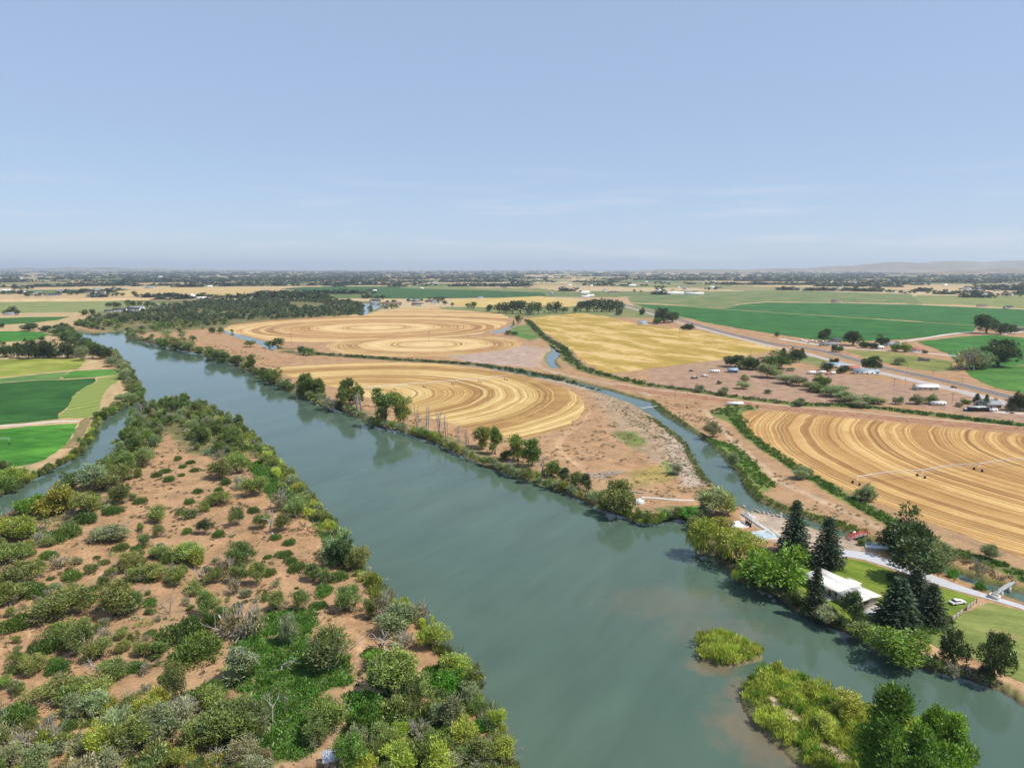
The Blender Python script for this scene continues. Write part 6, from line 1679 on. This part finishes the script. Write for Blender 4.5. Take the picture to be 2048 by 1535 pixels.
for i in range(2):
    t = part('patio_chair', house, 'metal', lambda a: (a.box(-2.4 + i * 1.6, -1.8 + i * 1.6, -HW / 2 - 1.1, -HW / 2 - .5, .45, .52), a.box(-2.4 + i * 1.6, -1.8 + i * 1.6, -HW / 2 - .55, -HW / 2 - .5, .5, 1.0)))

vehicle('parked_car', 'white car parked on the lawn beside the fence', 1914, 1207, 4.9, 1.85, 1.42, 'white', 0.25, 'car')

# --- tin-roofed shed in the near thicket
x, y = G(661, 1530)
shed = empty('shed', x, y, 0.28, 'small shed with a pale sheet metal roof in the thicket', 'shed')
part('wall', shed, 'plank', lambda a: a.box(-1.2, 1.2, -1.3, 1.3, -.2, 2.0))
part('door', shed, 'brownroof', lambda a: a.box(-.45, .45, -1.36, -1.28, 0, 1.8))
def tin(a):
    n = 9
    for i in range(n):
        x0, x1 = -1.55 + 3.1 * i / n, -1.55 + 3.1 * (i + 1) / n - .02
        z0, z1, th = 2.05 + .02 * (i % 2), 2.45 + .02 * (i % 2), .05
        p = [(x0, -1.75, z0), (x1, -1.75, z0), (x1, 1.75, z1), (x0, 1.75, z1)]
        q = [(u, v_, w - th) for u, v_, w in p]
        a.quads(p + q, [(0, 1, 2, 3), (7, 6, 5, 4), (0, 4, 5, 1), (1, 5, 6, 2), (2, 6, 7, 3), (3, 7, 4, 0)])
sr = part('roof', shed, 'tin', tin)
part('tarp_scrap', sr, 'black', lambda a: a.quads([(.75, .1, 2.32), (1.15, .35, 2.35), (1.1, .95, 2.42), (.95, .5, 2.37)], [(0, 1, 2, 3)]))

# --- canal works between canal and river
def deck(p0, p1, wid, z0, z1):
    """a straight slab between two photo points"""
    a_, b_ = np.array(G(*p0)), np.array(G(*p1))
    d = b_ - a_
    return (a_ + b_) / 2, float(np.linalg.norm(d)), math.atan2(d[1], d[0])
c_, L_, r_ = deck(ZD(690, 450), ZD(1010, 660), 2, 0, 0)
wk = empty('spillway_walkway', c_[0], c_[1], r_, 'pale concrete walkway with handrail above the spillway', 'walkway')
part('slab', wk, 'concrete', lambda a: a.box(-L_ / 2, L_ / 2, -.9, .9, -.5, .35))
part('head_platform', wk, 'concrete', lambda a: a.box(-L_ / 2 - .4, -L_ / 2 + 6.0, .903, 2.7, -.5, .42))
for s in (-1, 1):
    def rail(a):
        a.tube([(-L_ / 2, s * .8, 1.35), (L_ / 2, s * .8, 1.35)], [.05, .05], 4)
        for i in range(9):
            a.tube([(-L_ / 2 + i * L_ / 8, s * .8, .3), (-L_ / 2 + i * L_ / 8, s * .8, 1.35)], [.04, .04], 4)
    part('handrail', wk, 'metal', rail)
foam = M('white_water', 0.6, 0.3)
fn_ = foam.noise(foam.pos(), 1.1, 6, 0.7)
foam.bump(fn_, 0.8, 0.3)
foam.color(foam.ramp(fn_, [(.35, (.35, .45, .46)), (.55, (.82, .85, .85))]))
MAT['foam'] = foam.m
poolm = M('pale_pool_water', 0.12, 0.5)
poolm.color(poolm.ramp(poolm.noise(poolm.pos(), .6, 4), [(.3, (.28, .36, .38)), (.7, (.46, .54, .56))]))
MAT['pool'] = poolm.m
def basin(label, px, py, L, W_, rz, surf, wname):
    x, y = G(px, py)
    o = empty('spillway_basin', x, y, rz, label, 'basin')
    def wl2(a):
        a.box(-L / 2 - .4, L / 2 + .4, W_ / 2, W_ / 2 + .4, -1.5, .5)
        a.box(-L / 2 - .4, L / 2 + .4, -W_ / 2 - .4, -W_ / 2, -1.5, .35)
        a.box(-L / 2 - .4, -L / 2, -W_ / 2, W_ / 2, -1.5, .42)
        a.box(L / 2, L / 2 + .4, -W_ / 2, W_ / 2, -1.5, .42)
    part('wall', o, 'concrete', wl2)
    part(wname, o, surf, lambda a: a.quads([(-L / 2, -W_ / 2, .16), (L / 2, -W_ / 2, .16), (L / 2, W_ / 2, .16), (-L / 2, W_ / 2, .16)], [(0, 1, 2, 3)]))
    return o
basin('round white-water basin left of the gate frame at the spillway', *ZD(625, 560), 6.0, 6.5, r_, 'foam', 'white_water')
basin('pale blue still pool right of the gate frame at the spillway', *ZD(925, 665), 7.5, 8.5, r_, 'pool', 'water')
x, y = G(*ZD(750, 565))
gt = empty('sluice_gate', x, y, r_, 'dark steel sluice gate frame between the two spillway basins', 'sluice gate')
for i in range(4):
    part('post', gt, 'steel', lambda a: a.box(-2.2 + i * 1.4, -2.0 + i * 1.4, -.1, .1, -.3, 2.3))
part('beam', gt, 'steel', lambda a: a.box(-2.4, 2.4, -.16, .16, 2.3, 2.6))
for i in range(3):
    part('gate', gt, 'steel', lambda a: a.box(-1.95 + i * 1.4, -.85 + i * 1.4, -.06, .06, .1, 1.6))
    part('handwheel', gt, 'metal', lambda a: a.tube([(-1.4 + i * 1.4, 0, 2.6), (-1.4 + i * 1.4, 0, 3.2), (-1.4 + i * 1.4, 0, 3.25)], [.05, .05, .3], 6))
for i in range(16):                                                # boulders round the works
    px, py = ZD(660 + 32 * i + rng.normal(0, 12), 395 + 5 * i + rng.normal(0, 14))
    x, y = G(px, py)
    a = Acc()
    u = unit(rng.standard_normal((8, 3)))
    b_ = np.array([(i_, j_, k_) for k_ in (-1, 1) for j_ in (-1, 1) for i_ in (-1, 1)], float) * rng.uniform(.5, 1.0, (8, 3)) * rng.uniform(.4, .8)
    a.quads(b_, [(0, 2, 3, 1), (4, 5, 7, 6), (0, 1, 5, 4), (2, 6, 7, 3), (0, 4, 6, 2), (1, 3, 7, 5)])
    o = obj('boulder', a.mesh('boulder', ['rock']), None, (x, y, LZ + .1), rng.uniform(0, 6))
    tag(o, None, 'boulder', 'boulders along the canal at the spillway')
    THINGS.append((o, px, 'pale boulder', 'on the canal edge at the spillway'))

# red footbridge / headgate over the canal
c_, L_, r_ = deck(ZE(245, 405), ZE(425, 345), 2, 0, 0)
L_ = max(L_, 7)
rbz = empty('footbridge', c_[0], c_[1], r_, 'red railed footbridge over the canal left of the big dark tree', 'footbridge')
part('deck', rbz, 'plank', lambda a: a.box(-L_ / 2, L_ / 2, -.7, .7, .15, .35))
for s in (-1, 1):
    part('railing', rbz, 'red', lambda a: [a.box(-L_ / 2, L_ / 2, s * .7 - .07, s * .7 + .07, z_, z_ + .14) for z_ in (.8, 1.35)])
    for i in range(5):
        part('post', rbz, 'red', lambda a: a.box(-L_ / 2 + i * L_ / 4 - .08, -L_ / 2 + i * L_ / 4 + .08, s * .9 - .08, s * .9 + .08, -1.2, 1.5))
part('gate_box', rbz, 'white', lambda a: a.box(-.2, .7, 1.0, 1.6, .2, 1.7))
basin('white-water chute beside the drive below the red footbridge', *ZE(550, 480), 8.0, 3.4, r_ - .75, 'foam', 'white_water')

# pipe crossing the canal beside the drive
p0, p1 = np.array(G(*ZE(1760, 985))), np.array(G(*ZE(1940, 870)))
d = p1 - p0
L_ = float(np.linalg.norm(d))
pc = empty('pipe_crossing', p0[0], p0[1], math.atan2(d[1], d[0]), 'grey pipe with a concrete headbox crossing the canal beside the drive', 'pipe')
part('pipe', pc, 'metal', lambda a: a.tube([(0, 0, .9), (L_, 0, 1.0)], [.45, .45], 8))
part('walkway', pc, 'plank', lambda a: a.box(0, L_, .55, 1.2, .7, .85))
part('headbox', pc, 'concrete', lambda a: (a.box(-2.6, -2.3, -1.4, 1.4, -.4, 1.1), a.box(-.5, -.2, -1.4, 1.4, -.4, 1.1), a.box(-2.3, -.5, -1.4, -1.1, -.4, 1.1), a.box(-2.3, -.5, 1.1, 1.4, -.4, 1.1)))
for t in (.3, .75):
    part('support', pc, 'concrete', lambda a: a.box(L_ * t - .2, L_ * t + .2, -.5, .5, -2.4, .48))
part('valve_wheel', pc, 'steel', lambda a: a.tube([(.6, 0, 1.3), (.6, 0, 2.0), (.6, 0, 2.06)], [.06, .06, .35], 6))

# concrete pump box on the point
x, y = G(*ZF(1425, 545))
pb = empty('pump_box', x, y, .12, 'white concrete pump box at the water beside the olive-green tree', 'pump box')
part('wall', pb, 'concrete', lambda a: (a.box(-1.9, -1.6, -1.7, 1.7, -1.2, 1.7), a.box(1.6, 1.9, -1.7, 1.7, -1.2, 1.7), a.box(-1.6, 1.6, 1.4, 1.7, -1.2, 1.7), a.box(-1.6, 1.6, -1.7, -1.4, -1.2, 1.7)))
part('lid', pb, 'white', lambda a: a.box(-1.5, 1.5, -1.35, 1.35, 1.3, 1.5))
part('pump', pb, 'metal', lambda a: (a.tube([(0, 0, 1.5), (0, 0, 2.5)], [.35, .3], 8), a.tube([(0, .3, 1.9), (3.2, .6, 1.2)], [.15, .15], 6)))
for i, (zx, zy, L, rz) in enumerate(((1400, 435, 4.5, -.4), (1465, 440, 2.0, 1.0))):
    x, y = G(*ZF(zx, zy))
    a = Acc().tube([(-L / 2, 0, .3), (0, .1, .35), (L / 2, 0, .3)], [.3, .27, .2], 6)
    tag(obj('driftwood_log', a.mesh('log', ['dead']), None, (x, y, LZ), rz), ('long dark log behind the pump box', 'short log stub behind the pump box')[i], 'log', 'logs behind the pump box')

# pile of bleached logs on the isthmus, each log its own
for i in range(18):
    zx, zy = ZF(rng.uniform(920, 1220), 0)[0], 0
    px, py = ZF(930 + i * 17 + rng.normal(0, 14), 262 - 2.2 * i + rng.normal(0, 16))
    x, y = G(px, py)
    L = rng.uniform(4, 9)
    a = Acc().tube([(-L / 2, 0, .0), (0, rng.normal(0, .2), rng.uniform(0, .1)), (L / 2, 0, .05)], [.24, .2, .1], 6)
    o = obj('bleached_log', a.mesh('log', ['dead']), None, (x, y, LZ + .15 + .12 * (i % 3)), .55 + rng.normal(0, .2))
    tag(o, None, 'log', 'pile of bleached logs')
    THINGS.append((o, px, 'bleached grey log', 'in the pile on the bare ground'))
# small plank bridge over the canal
p0, p1 = np.array(G(1270, 819)), np.array(G(1316, 812))
d = p1 - p0
L_ = float(np.linalg.norm(d))
fb = empty('plank_bridge', *((p0 + p1) / 2), math.atan2(d[1], d[0]), 'thin pale plank bridge across the upper canal', 'footbridge')
part('deck', fb, 'concrete', lambda a: a.box(-L_ / 2, L_ / 2, -.45, .45, .2, .4))
part('handrail', fb, 'metal', lambda a: (a.tube([(-L_ / 2, .6, 1.2), (L_ / 2, .6, 1.2)], [.05, .05], 4), [a.tube([(-L_ / 2 + i * L_ / 6, .6, .4), (-L_ / 2 + i * L_ / 6, .6, 1.2)], [.05, .05], 4) for i in range(7)]))

# plank fence between lawn and paddock
p0, p1 = np.array(G(*ZE(1310, 1240))), np.array(G(*ZE(1560, 1050)))
d = p1 - p0
L_ = float(np.linalg.norm(d))
fe = empty('plank_fence', *p0, math.atan2(d[1], d[0]), 'weathered grey plank fence between lawn and paddock', 'fence')
nf = 7
for i in range(nf + 1):
    part('post', fe, 'pole', lambda a: a.box(i * L_ / nf - .1, i * L_ / nf + .1, -.1, .1, -.3, 1.5))
for i in range(nf):
    if i in (3, 6):
        continue
    for z_ in (.3, .75, 1.15):
        part('plank', fe, 'plank', lambda a: a.box(i * L_ / nf + .1, (i + 1) * L_ / nf - .1, -.06, .06, z_, z_ + .26))
# wire fence posts round the paddock
for i in range(12):
    t = i / 11
    p = np.array(G(*ZE(1280, 1250))) * (1 - t) + np.array(G(*ZE(990, 1410))) * t
    a = Acc().tube([(0, 0, -.2), (0, 0, 1.35)], [.1, .08], 6)
    o = obj('fence_post', a.mesh('post', ['pole']), None, (p[0], p[1], LZ))
    tag(o, None, 'fence post', 'paddock fence posts')
    THINGS.append((o, to_px(*p)[0], 'short wooden fence post', 'along the paddock edge'))

# --- irrigation pivots
def pivot(label, towers, rp=.13, arch=1.0):
    """towers: ground points outward from the pivot end; each span a truss pipe between two A-frame towers on wheels"""
    o = empty('irrigation_pivot', *towers[0], 0, label, 'irrigation pivot')
    base = np.array(towers[0])
    T = [np.array(t) - base for t in towers]
    for i, t in enumerate(T):
        d = unit(T[min(i + 1, len(T) - 1)] - T[max(i - 1, 0)])
        s = np.array((-d[1], d[0]))
        def legs(a):
            for k in (-1, 1):
                e = t + s * k * 1.9
                a.tube([(*t, 3.6), (*e, .6)], [.09, .09], 4)
            e0, e1 = t - s * 2.2, t + s * 2.2
            a.tube([(*e0, .65), (*e1, .65)], [.1, .1], 4)
        tw = part('tower', o, 'metal', legs)
        for k in (-1, 1):
            e = t + s * k * 2.2
            part('wheel', tw, 'rubber', lambda a: a.tube([(*(e - d * .2), .62), (*(e + d * .2), .62)], [.62, .62], 8))
    for i in range(len(T) - 1):
        def span(a):
            n = 9
            pts = [(*(T[i] + (T[i + 1] - T[i]) * j / n), 3.6 + .9 * arch * math.sin(math.pi * j / n)) for j in range(n + 1)]
            a.tube(pts, [rp] * (n + 1), 5)
        sp = part('span_pipe', o, 'metal', span)
        def truss(a):
            n = 6
            d = unit(T[i + 1] - T[i])
            s = np.array((-d[1], d[0]))
            lows = []
            for j in range(1, n):
                c = T[i] + (T[i + 1] - T[i]) * j / n
                zt = 3.6 + .9 * math.sin(math.pi * j / n)
                for k in (-1, 1):
                    a.tube([(*c, zt), (*(c + s * .7 * k), zt - 1.1)], [.04, .04], 4)
                lows.append((*c, zt - 1.1))
            for k in (-1, 1):
                a.tube([(*T[i], 3.5)] + [(l[0] + s[0] * .7 * k, l[1] + s[1] * .7 * k, l[2]) for l in lows] + [(*T[i + 1], 3.5)], [.03] * (len(lows) + 2), 4)
        part('truss', sp, 'metal', truss)
    return o
pA, pB, pC = np.array(G(1712, 968)), np.array(G(1842, 954)), np.array(G(1956, 941))
pivot('long metal irrigation pivot standing in the right stubble field', [pA, pB, pC, pC + (pC - pB), pC + 2 * (pC - pB)])
L0, L1 = np.array(G(728, 785)), np.array(G(1012, 760))
pivot('distant irrigation pivot line across the middle stubble field', [L0 + (L1 - L0) * i / 5 for i in range(6)])
L0, L1 = np.array(G(-60, 895)), np.array(G(45, 884))
pivot('irrigation pivot line in the bright green field on the left', [L0 + (L1 - L0) * i / 4 for i in range(4)], .06, .15)

# --- power poles
poles = [(858, 686, 24), (583, 686, 20), (1100, 682, 21), (1358, 675, 19), (1567, 676, 19), (1501, 711, 10), (1811, 682, 12), (1845, 671, 17), (1788, 774, 18), (1810, 774, 17), (1904, 807, 22), (1990, 778, 17), (1924, 765, 11), (1866, 750, 12), (1815, 739, 11), (1688, 707, 10), (1350, 800, 26), (1627, 582, 17), (1480, 560, 12), (1375, 790, 12)]
pa, pb_, pcm = Acc(), Acc(), Acc()
pa.tube([(0, 0, -.4), (0, 0, 11)], [.19, .13], 6)
pb_.box(-1.5, 1.5, -.09, .09, 10.1, 10.3)
pb_.box(-1.1, 1.1, -.09, .09, 9.2, 9.38)
for k in (-1.3, -.5, .5, 1.3):
    pcm.tube([(k, 0, 10.3), (k, 0, 10.6)], [.07, .05], 4)
pm = [pa.mesh('pole', ['pole']), pb_.mesh('crossarm', ['pole']), pcm.mesh('insulator', ['white'])]
for px, py, h in poles:
    x, y = G(px, py)
    hh = h * mpp(px, py) / math.cos(math.atan2(CAMH, math.hypot(x, y)))
    o = empty('power_pole', x, y, rng.normal(.2, .3), None, 'power pole', 'wooden power poles')
    o.scale = (max(1.0, hh / 13),) * 2 + (hh / 11,)
    for nm, me in zip(('pole', 'crossarm', 'insulator'), pm):
        obj(nm, me, o)
    z_ = 'in the far stubble' if py < 700 and px < 1200 else ('beside the railway and farms' if px > 1480 else 'between the canal and the gold field')
    THINGS.append((o, px, 'wooden power pole with crossarm', z_))

# --- railway: ballast, two dark track beds with rails
rw = empty('railway', 0, 0, 0, 'double railway track on grey ballast crossing the right side', 'railway', z=0)
def shifted(line, off):
    L = smooth_line(line, 6)
    d = np.gradient(L, axis=0)
    d /= np.linalg.norm(d, axis=1)[:, None]
    return L + np.stack([-d[:, 1], d[:, 0]], 1) * off
def rib_child(name, line, w, z, mat, wig=0.0):
    o = ribbon(name, line, w, z, mat, None, wig)
    o.parent = rw
    return o
rib_child('ballast', RAIL, 13, LZ + .20, ballast, .05)
bed = plain('oiled_ties', (.075, .062, .055), .9, .3, 1.2)
for k in (-2.6, 2.6):
    rib_child('track_bed', shifted(RAIL, k)[::3], 2.8, LZ + .26, bed)
    for q in (-.75, .75):
        rib_child('rail', shifted(RAIL, k + q)[::3], .14, LZ + .40, MAT['steel'])

# --- farm buildings
B_ = [
 ('farmhouse', 'large white farm building with dark roof beside the wood, left wing', *Z9(820, 352), 30, 12, 5, 4, 'white', 'darkroof', .12, 5),
 ('farmhouse', 'large white farm building with dark roof beside the wood, right wing', *Z9(915, 350), 30, 13, 5.5, 4.5, 'white', 'darkroof', .05, 5),
 ('garage', 'low dark-roofed outbuilding left of the white farm building', *Z9(750, 355), 22, 10, 3, 3, 'white', 'darkroof', .3, 3),
 ('farmhouse', 'small white house among dark trees at the left edge', *Z9(70, 375), 22, 10, 3, 3, 'white', 'greyroof', 0, 4),
 ('farmhouse', 'dark-roofed house shaded by the farm trees on the left bank', *ZA(560, 480), 17, 9, 3, 2.2, 'offwhite', 'darkroof', .1, 4),
 ('garage', 'open white garage at the end of the farm trees', *ZA(740, 470), 8, 6, 2.8, 1.4, 'white', 'darkroof', .3, 2),
 ('farmhouse', 'pale blue house at the edge of the gold field', *Z8(205, 288), 14, 10, 4, 3, 'white', 'bluemetal', .3, 3),
 ('warehouse', 'longer white warehouse behind the green field', *Z8(340, 140), 105, 24, 6, 3, 'white', 'white', .04, 8),
 ('warehouse', 'shorter white warehouse behind the green field', *Z8(455, 142), 72, 24, 6, 3, 'white', 'white', .02, 6),
 ('workshop', 'flat pale workshop beside the railway crossing', *Z8(1105, 390), 22, 10, 3.5, 1.0, 'offwhite', 'greyroof', -.1, 4),
 ('farmhouse', 'dark-roofed house behind the pale workshop', *Z8(1135, 372), 15, 9, 3.2, 2.4, 'offwhite', 'darkroof', -.1, 3),
 ('farmhouse', 'grey-roofed house among trees north of the railway', *Z8(1400, 390), 20, 10, 3.2, 2.4, 'white', 'greyroof', .1, 4),
 ('farmhouse', 'white house with a red roof at the field corner', *Z8(1528, 418), 14, 9, 3.2, 2.2, 'white', 'redroof', .1, 3),
 ('shed', 'small white shed left of the grey-roofed house', *Z8(1350, 405), 8, 6, 2.8, 1.4, 'white', 'white', .2, 2),
 ('farmhouse', 'farmhouse with blue-grey metal roof south of the railway', *Z8(1135, 495), 16, 10, 3.2, 2.2, 'offwhite', 'bluemetal', -.25, 3),
 ('shed', 'red-roofed shed in the farmyard south of the railway', *Z8(1222, 510), 11, 8, 3, 2, 'offwhite', 'redroof', -.2, 2),
 ('farmhouse', 'long house with grey roof at the farmyard edge', *Z8(1285, 525), 22, 9, 3, 1.8, 'white', 'bluemetal', -.25, 5),
 ('shed', 'blue-grey shed on the dry lot by the gold field', *Z8(640, 518), 9, 7, 2.8, 1.8, 'blue', 'bluemetal', -.2, 2),
 ('barn', 'white-roofed long barn on the dry lot beside the railway', *ZB(1425, 312), 18, 8, 2.8, 1.6, 'offwhite', 'white', -.02, 4),
 ('farmhouse', 'grey-roofed house by the trees at the right edge', *ZB(1815, 425), 15, 9, 3, 2.2, 'offwhite', 'greyroof', -.05, 3),
 ('farmhouse', 'house behind the trees at the end of the field road', *Z8(2040, 320), 16, 10, 3.2, 2.4, 'offwhite', 'darkroof', 0, 3),
 ('farmhouse', 'white house far out beside the dark green strip', *Z7(1020, 182), 22, 12, 4, 3, 'white', 'white', 0, 3),
 ('farmhouse', 'far farm with white sheds at the river bend field', *Z7(735, 188), 18, 12, 4, 3, 'white', 'white', .2, 3),
 ('shed', 'low dark cattle shed on the roadside grass', *ZB(1415, 130), 10, 6, 2.4, 1.2, 'plank', 'brownroof', -.1, 2),
]
for nm, lb, px, py, L, W_, h, rh, wl3, rf, rz, nw in B_:
    building(nm, lb, px, py, L, W_, h, rh, wl3, rf, rz, {'farmhouse': 'house'}.get(nm, nm), nw, chimney=nm == 'farmhouse')
V_ = [
 ('camper_trailer', 'white camper trailer on the dry lot', *Z8(552, 520), 9.5, 2.6, 2.9, 'white', -.05, 'trailer', 'van'), ('pickup_truck', 'dark truck left of the camper trailer', *Z8(455, 548), 6, 2, 1.9, 'black', .1, 'truck', 'truck'),
 ('pickup_truck', 'grey truck in front of the camper trailer', *Z8(505, 540), 6, 2, 2.0, 'metal', -.3, 'truck', 'truck'), ('parked_car', 'dark car far left on the dry lot', *Z8(440, 513), 4.6, 1.8, 1.5, 'black', .2, 'car', 'car'),
 ('parked_van', 'white van at the left of the farmyard', *Z8(1020, 526), 8, 2.5, 2.8, 'white', .1, 'van', 'van'), ('parked_van', 'white van in the middle of the farmyard', *Z8(1072, 524), 7, 2.4, 2.7, 'white', .1, 'van', 'van'), ('parked_truck', 'white truck beside the farmyard trees', *Z8(1125, 527), 7, 2.3, 2.5, 'white', .7, 'truck', 'truck'),
 ('parked_car', 'red car in the farmyard', *Z8(1098, 530), 4.6, 1.8, 1.5, 'red', .4, 'car', 'car'), ('mobile_home', 'small white trailer by the ditch below the barn', *ZB(1505, 412), 10, 3, 2.8, 'white', -.15, 'trailer', 'van'),
 ('tanker_trailer', 'long dark and silver trailer by the house at the right edge', *ZB(1765, 450), 16, 2.7, 3.4, 'black', -.05, 'trailer', 'truck'), ('parked_van', 'white van right of the long dark trailer', *ZB(1850, 452), 5.5, 2.1, 2.2, 'white', 0, 'van', 'van'),
 ('pickup_truck', 'dark truck left of the long dark trailer', *ZB(1690, 448), 6, 2, 1.9, 'blue', .2, 'truck', 'truck'), ('tank_trailer', 'long white tank at the head of the green ditch', *ZB(220, 412), 12, 2.6, 2.4, 'white', -.06, 'tank', 'tank'), ('parked_car', 'dark car on the gravel beside the railway', *ZB(1603, 302), 5, 2, 1.6, 'black', -.25, 'car', 'car'),
]
for i in range(7):
    V_.append((('parked_truck', 'parked_van', 'parked_car')[i % 3], f'{ORDW[i]} white vehicle from the left in the workshop yard', *Z8(975 + 17 * i, 366 + (i % 3) * 5 + i), 5.5, 2.1, 2.1, 'white' if i != 4 else 'metal', .2 * i, 'vehicle', ('truck', 'van', 'car')[i % 3]))
for nm, lb, px, py, L, W_, h, pt, rz, ct, kd in V_:
    vehicle(nm, lb, px, py, L, W_, h, pt, rz, ct, kd)

# stacked hay, white sheds and houses of the far plain
fa = []
for wallc, roofc in (('white', 'greyroof'), ('offwhite', 'brownroof'), ('white', 'white'), ('offwhite', 'darkroof')):
    a = Acc()
    a.box(-8, 8, -5, 5, -1, 3.6)
    for s in (-1, 1):
        a.quads([(s * 7.99, -5, 3.6), (s * 7.99, 5, 3.6), (s * 7.99, 0, 6.4), (s * 7.99, 0, 6.4)], [(0, 1, 2, 3)])
    a.gable(16, 10, 3.6, 2.8, .6, .25, 1)
    for i in range(4):
        a.box(-6.5 + 4 * i, -5 + 4 * i, -5.06, -5.0, 1.0, 2.6, 2)
    fa.append(a.mesh('far_house', [wallc, roofc, 'glass']))
r = np.random.default_rng(5)
hp = []
for i in range(4000):
    dd = 1 / r.uniform(1 / 11000., 1 / 1900.)
    an_ = r.uniform(-.66, .66)
    p = np.array((dd * math.sin(an_), dd * math.cos(an_)))
    if any(inside(np.array([p]), q)[0] for q in FARF) or inside(np.array([p]), wood)[0]:
        continue
    hp.append(p)
    if len(hp) >= 170:
        break
for p in hp:
    dd = np.hypot(*p)
    k = r.integers(4)
    s = r.uniform(.8, 1.5) * (1 + dd / 16000)
    o = obj('far_house', fa[k], None, (p[0], p[1], LZ), r.uniform(0, 3.14), (s * r.uniform(1, 1.9), s, s))
    px, py = to_px(*p)
    tag(o, None, 'house', 'far houses on the plain')
    zz = 'near' if dd < 3000 else 'mid' if dd < 4500 else 'far'
    hz_ = ('left', 'centre-left', 'centre', 'centre-right', 'right')[int(np.clip(px / 410, 0, 4))]
    THINGS.append((o, px, ('white', 'tan', 'pale', 'brown')[k] + ' far house', f'on the {hz_} of the plain, {zz} band'))

# ------------------------------------------------------------------ haze
a = Acc().box(-42000, 42000, -6000, 42000, -6, 470)
hm = bpy.data.materials.new('summer_haze')
hm.use_nodes = True
hm.node_tree.nodes.clear()
ho = hm.node_tree.nodes.new('ShaderNodeOutputMaterial')
hv = hm.node_tree.nodes.new('ShaderNodeVolumePrincipled')
hv.inputs['Color'].default_value = (.78, .885, 1.0, 1)
hv.inputs['Density'].default_value = 4.2e-5
hv.inputs['Anisotropy'].default_value = 0.2
hm.node_tree.links.new(hv.outputs[0], ho.inputs['Volume'])
tag(obj('haze', a.mesh('haze', [hm])), 'pale summer haze over the whole plain', 'haze', kind='stuff')

# ------------------------------------------------------------------ labels: each one by look, place and order from the left
ORD = ['first', 'second', 'third', 'fourth', 'fifth', 'sixth', 'seventh', 'eighth', 'ninth', 'tenth', 'eleventh', 'twelfth', 'thirteenth', 'fourteenth', 'fifteenth', 'sixteenth', 'seventeenth', 'eighteenth', 'nineteenth', 'twentieth',
       'twenty-first', 'twenty-second', 'twenty-third', 'twenty-fourth', 'twenty-fifth', 'twenty-sixth', 'twenty-seventh', 'twenty-eighth', 'twenty-ninth', 'thirtieth']
sets = {}
for t in THINGS:
    sets.setdefault((t[2], t[3]), []).append(t)
def order(ts, stem):
    ts.sort(key=lambda t: t[1])
    for i, t in enumerate(ts):
        t[0]['label'] = stem if len(ts) == 1 else stem + ', ' + ('leftmost' if i == 0 else 'rightmost' if i == len(ts) - 1 else ORD[i] + ' from left')
for (d, z), ts in sets.items():
    if len(ts) > 1:
        for t in ts:
            if 'group' not in t[0]:
                t[0]['group'] = f'{d}s {z}'
    if len(ts) <= 28:
        order(ts, f'{d} {z}')
        continue
    ts.sort(key=lambda t: -t[0].location.y)
    k = -(-len(ts) // 28)
    n = -(-len(ts) // k)
    nm = {2: ['farther half', 'nearer half'], 3: ['farthest third', 'middle third', 'nearest third'], 4: ['farthest quarter', 'second farthest quarter', 'second nearest quarter', 'nearest quarter']}.get(k)
    for i in range(k):
        order(ts[i * n:(i + 1) * n], f'{d} {z}, ' + (nm[i] if nm else ORD[i] + ' strip from afar'))
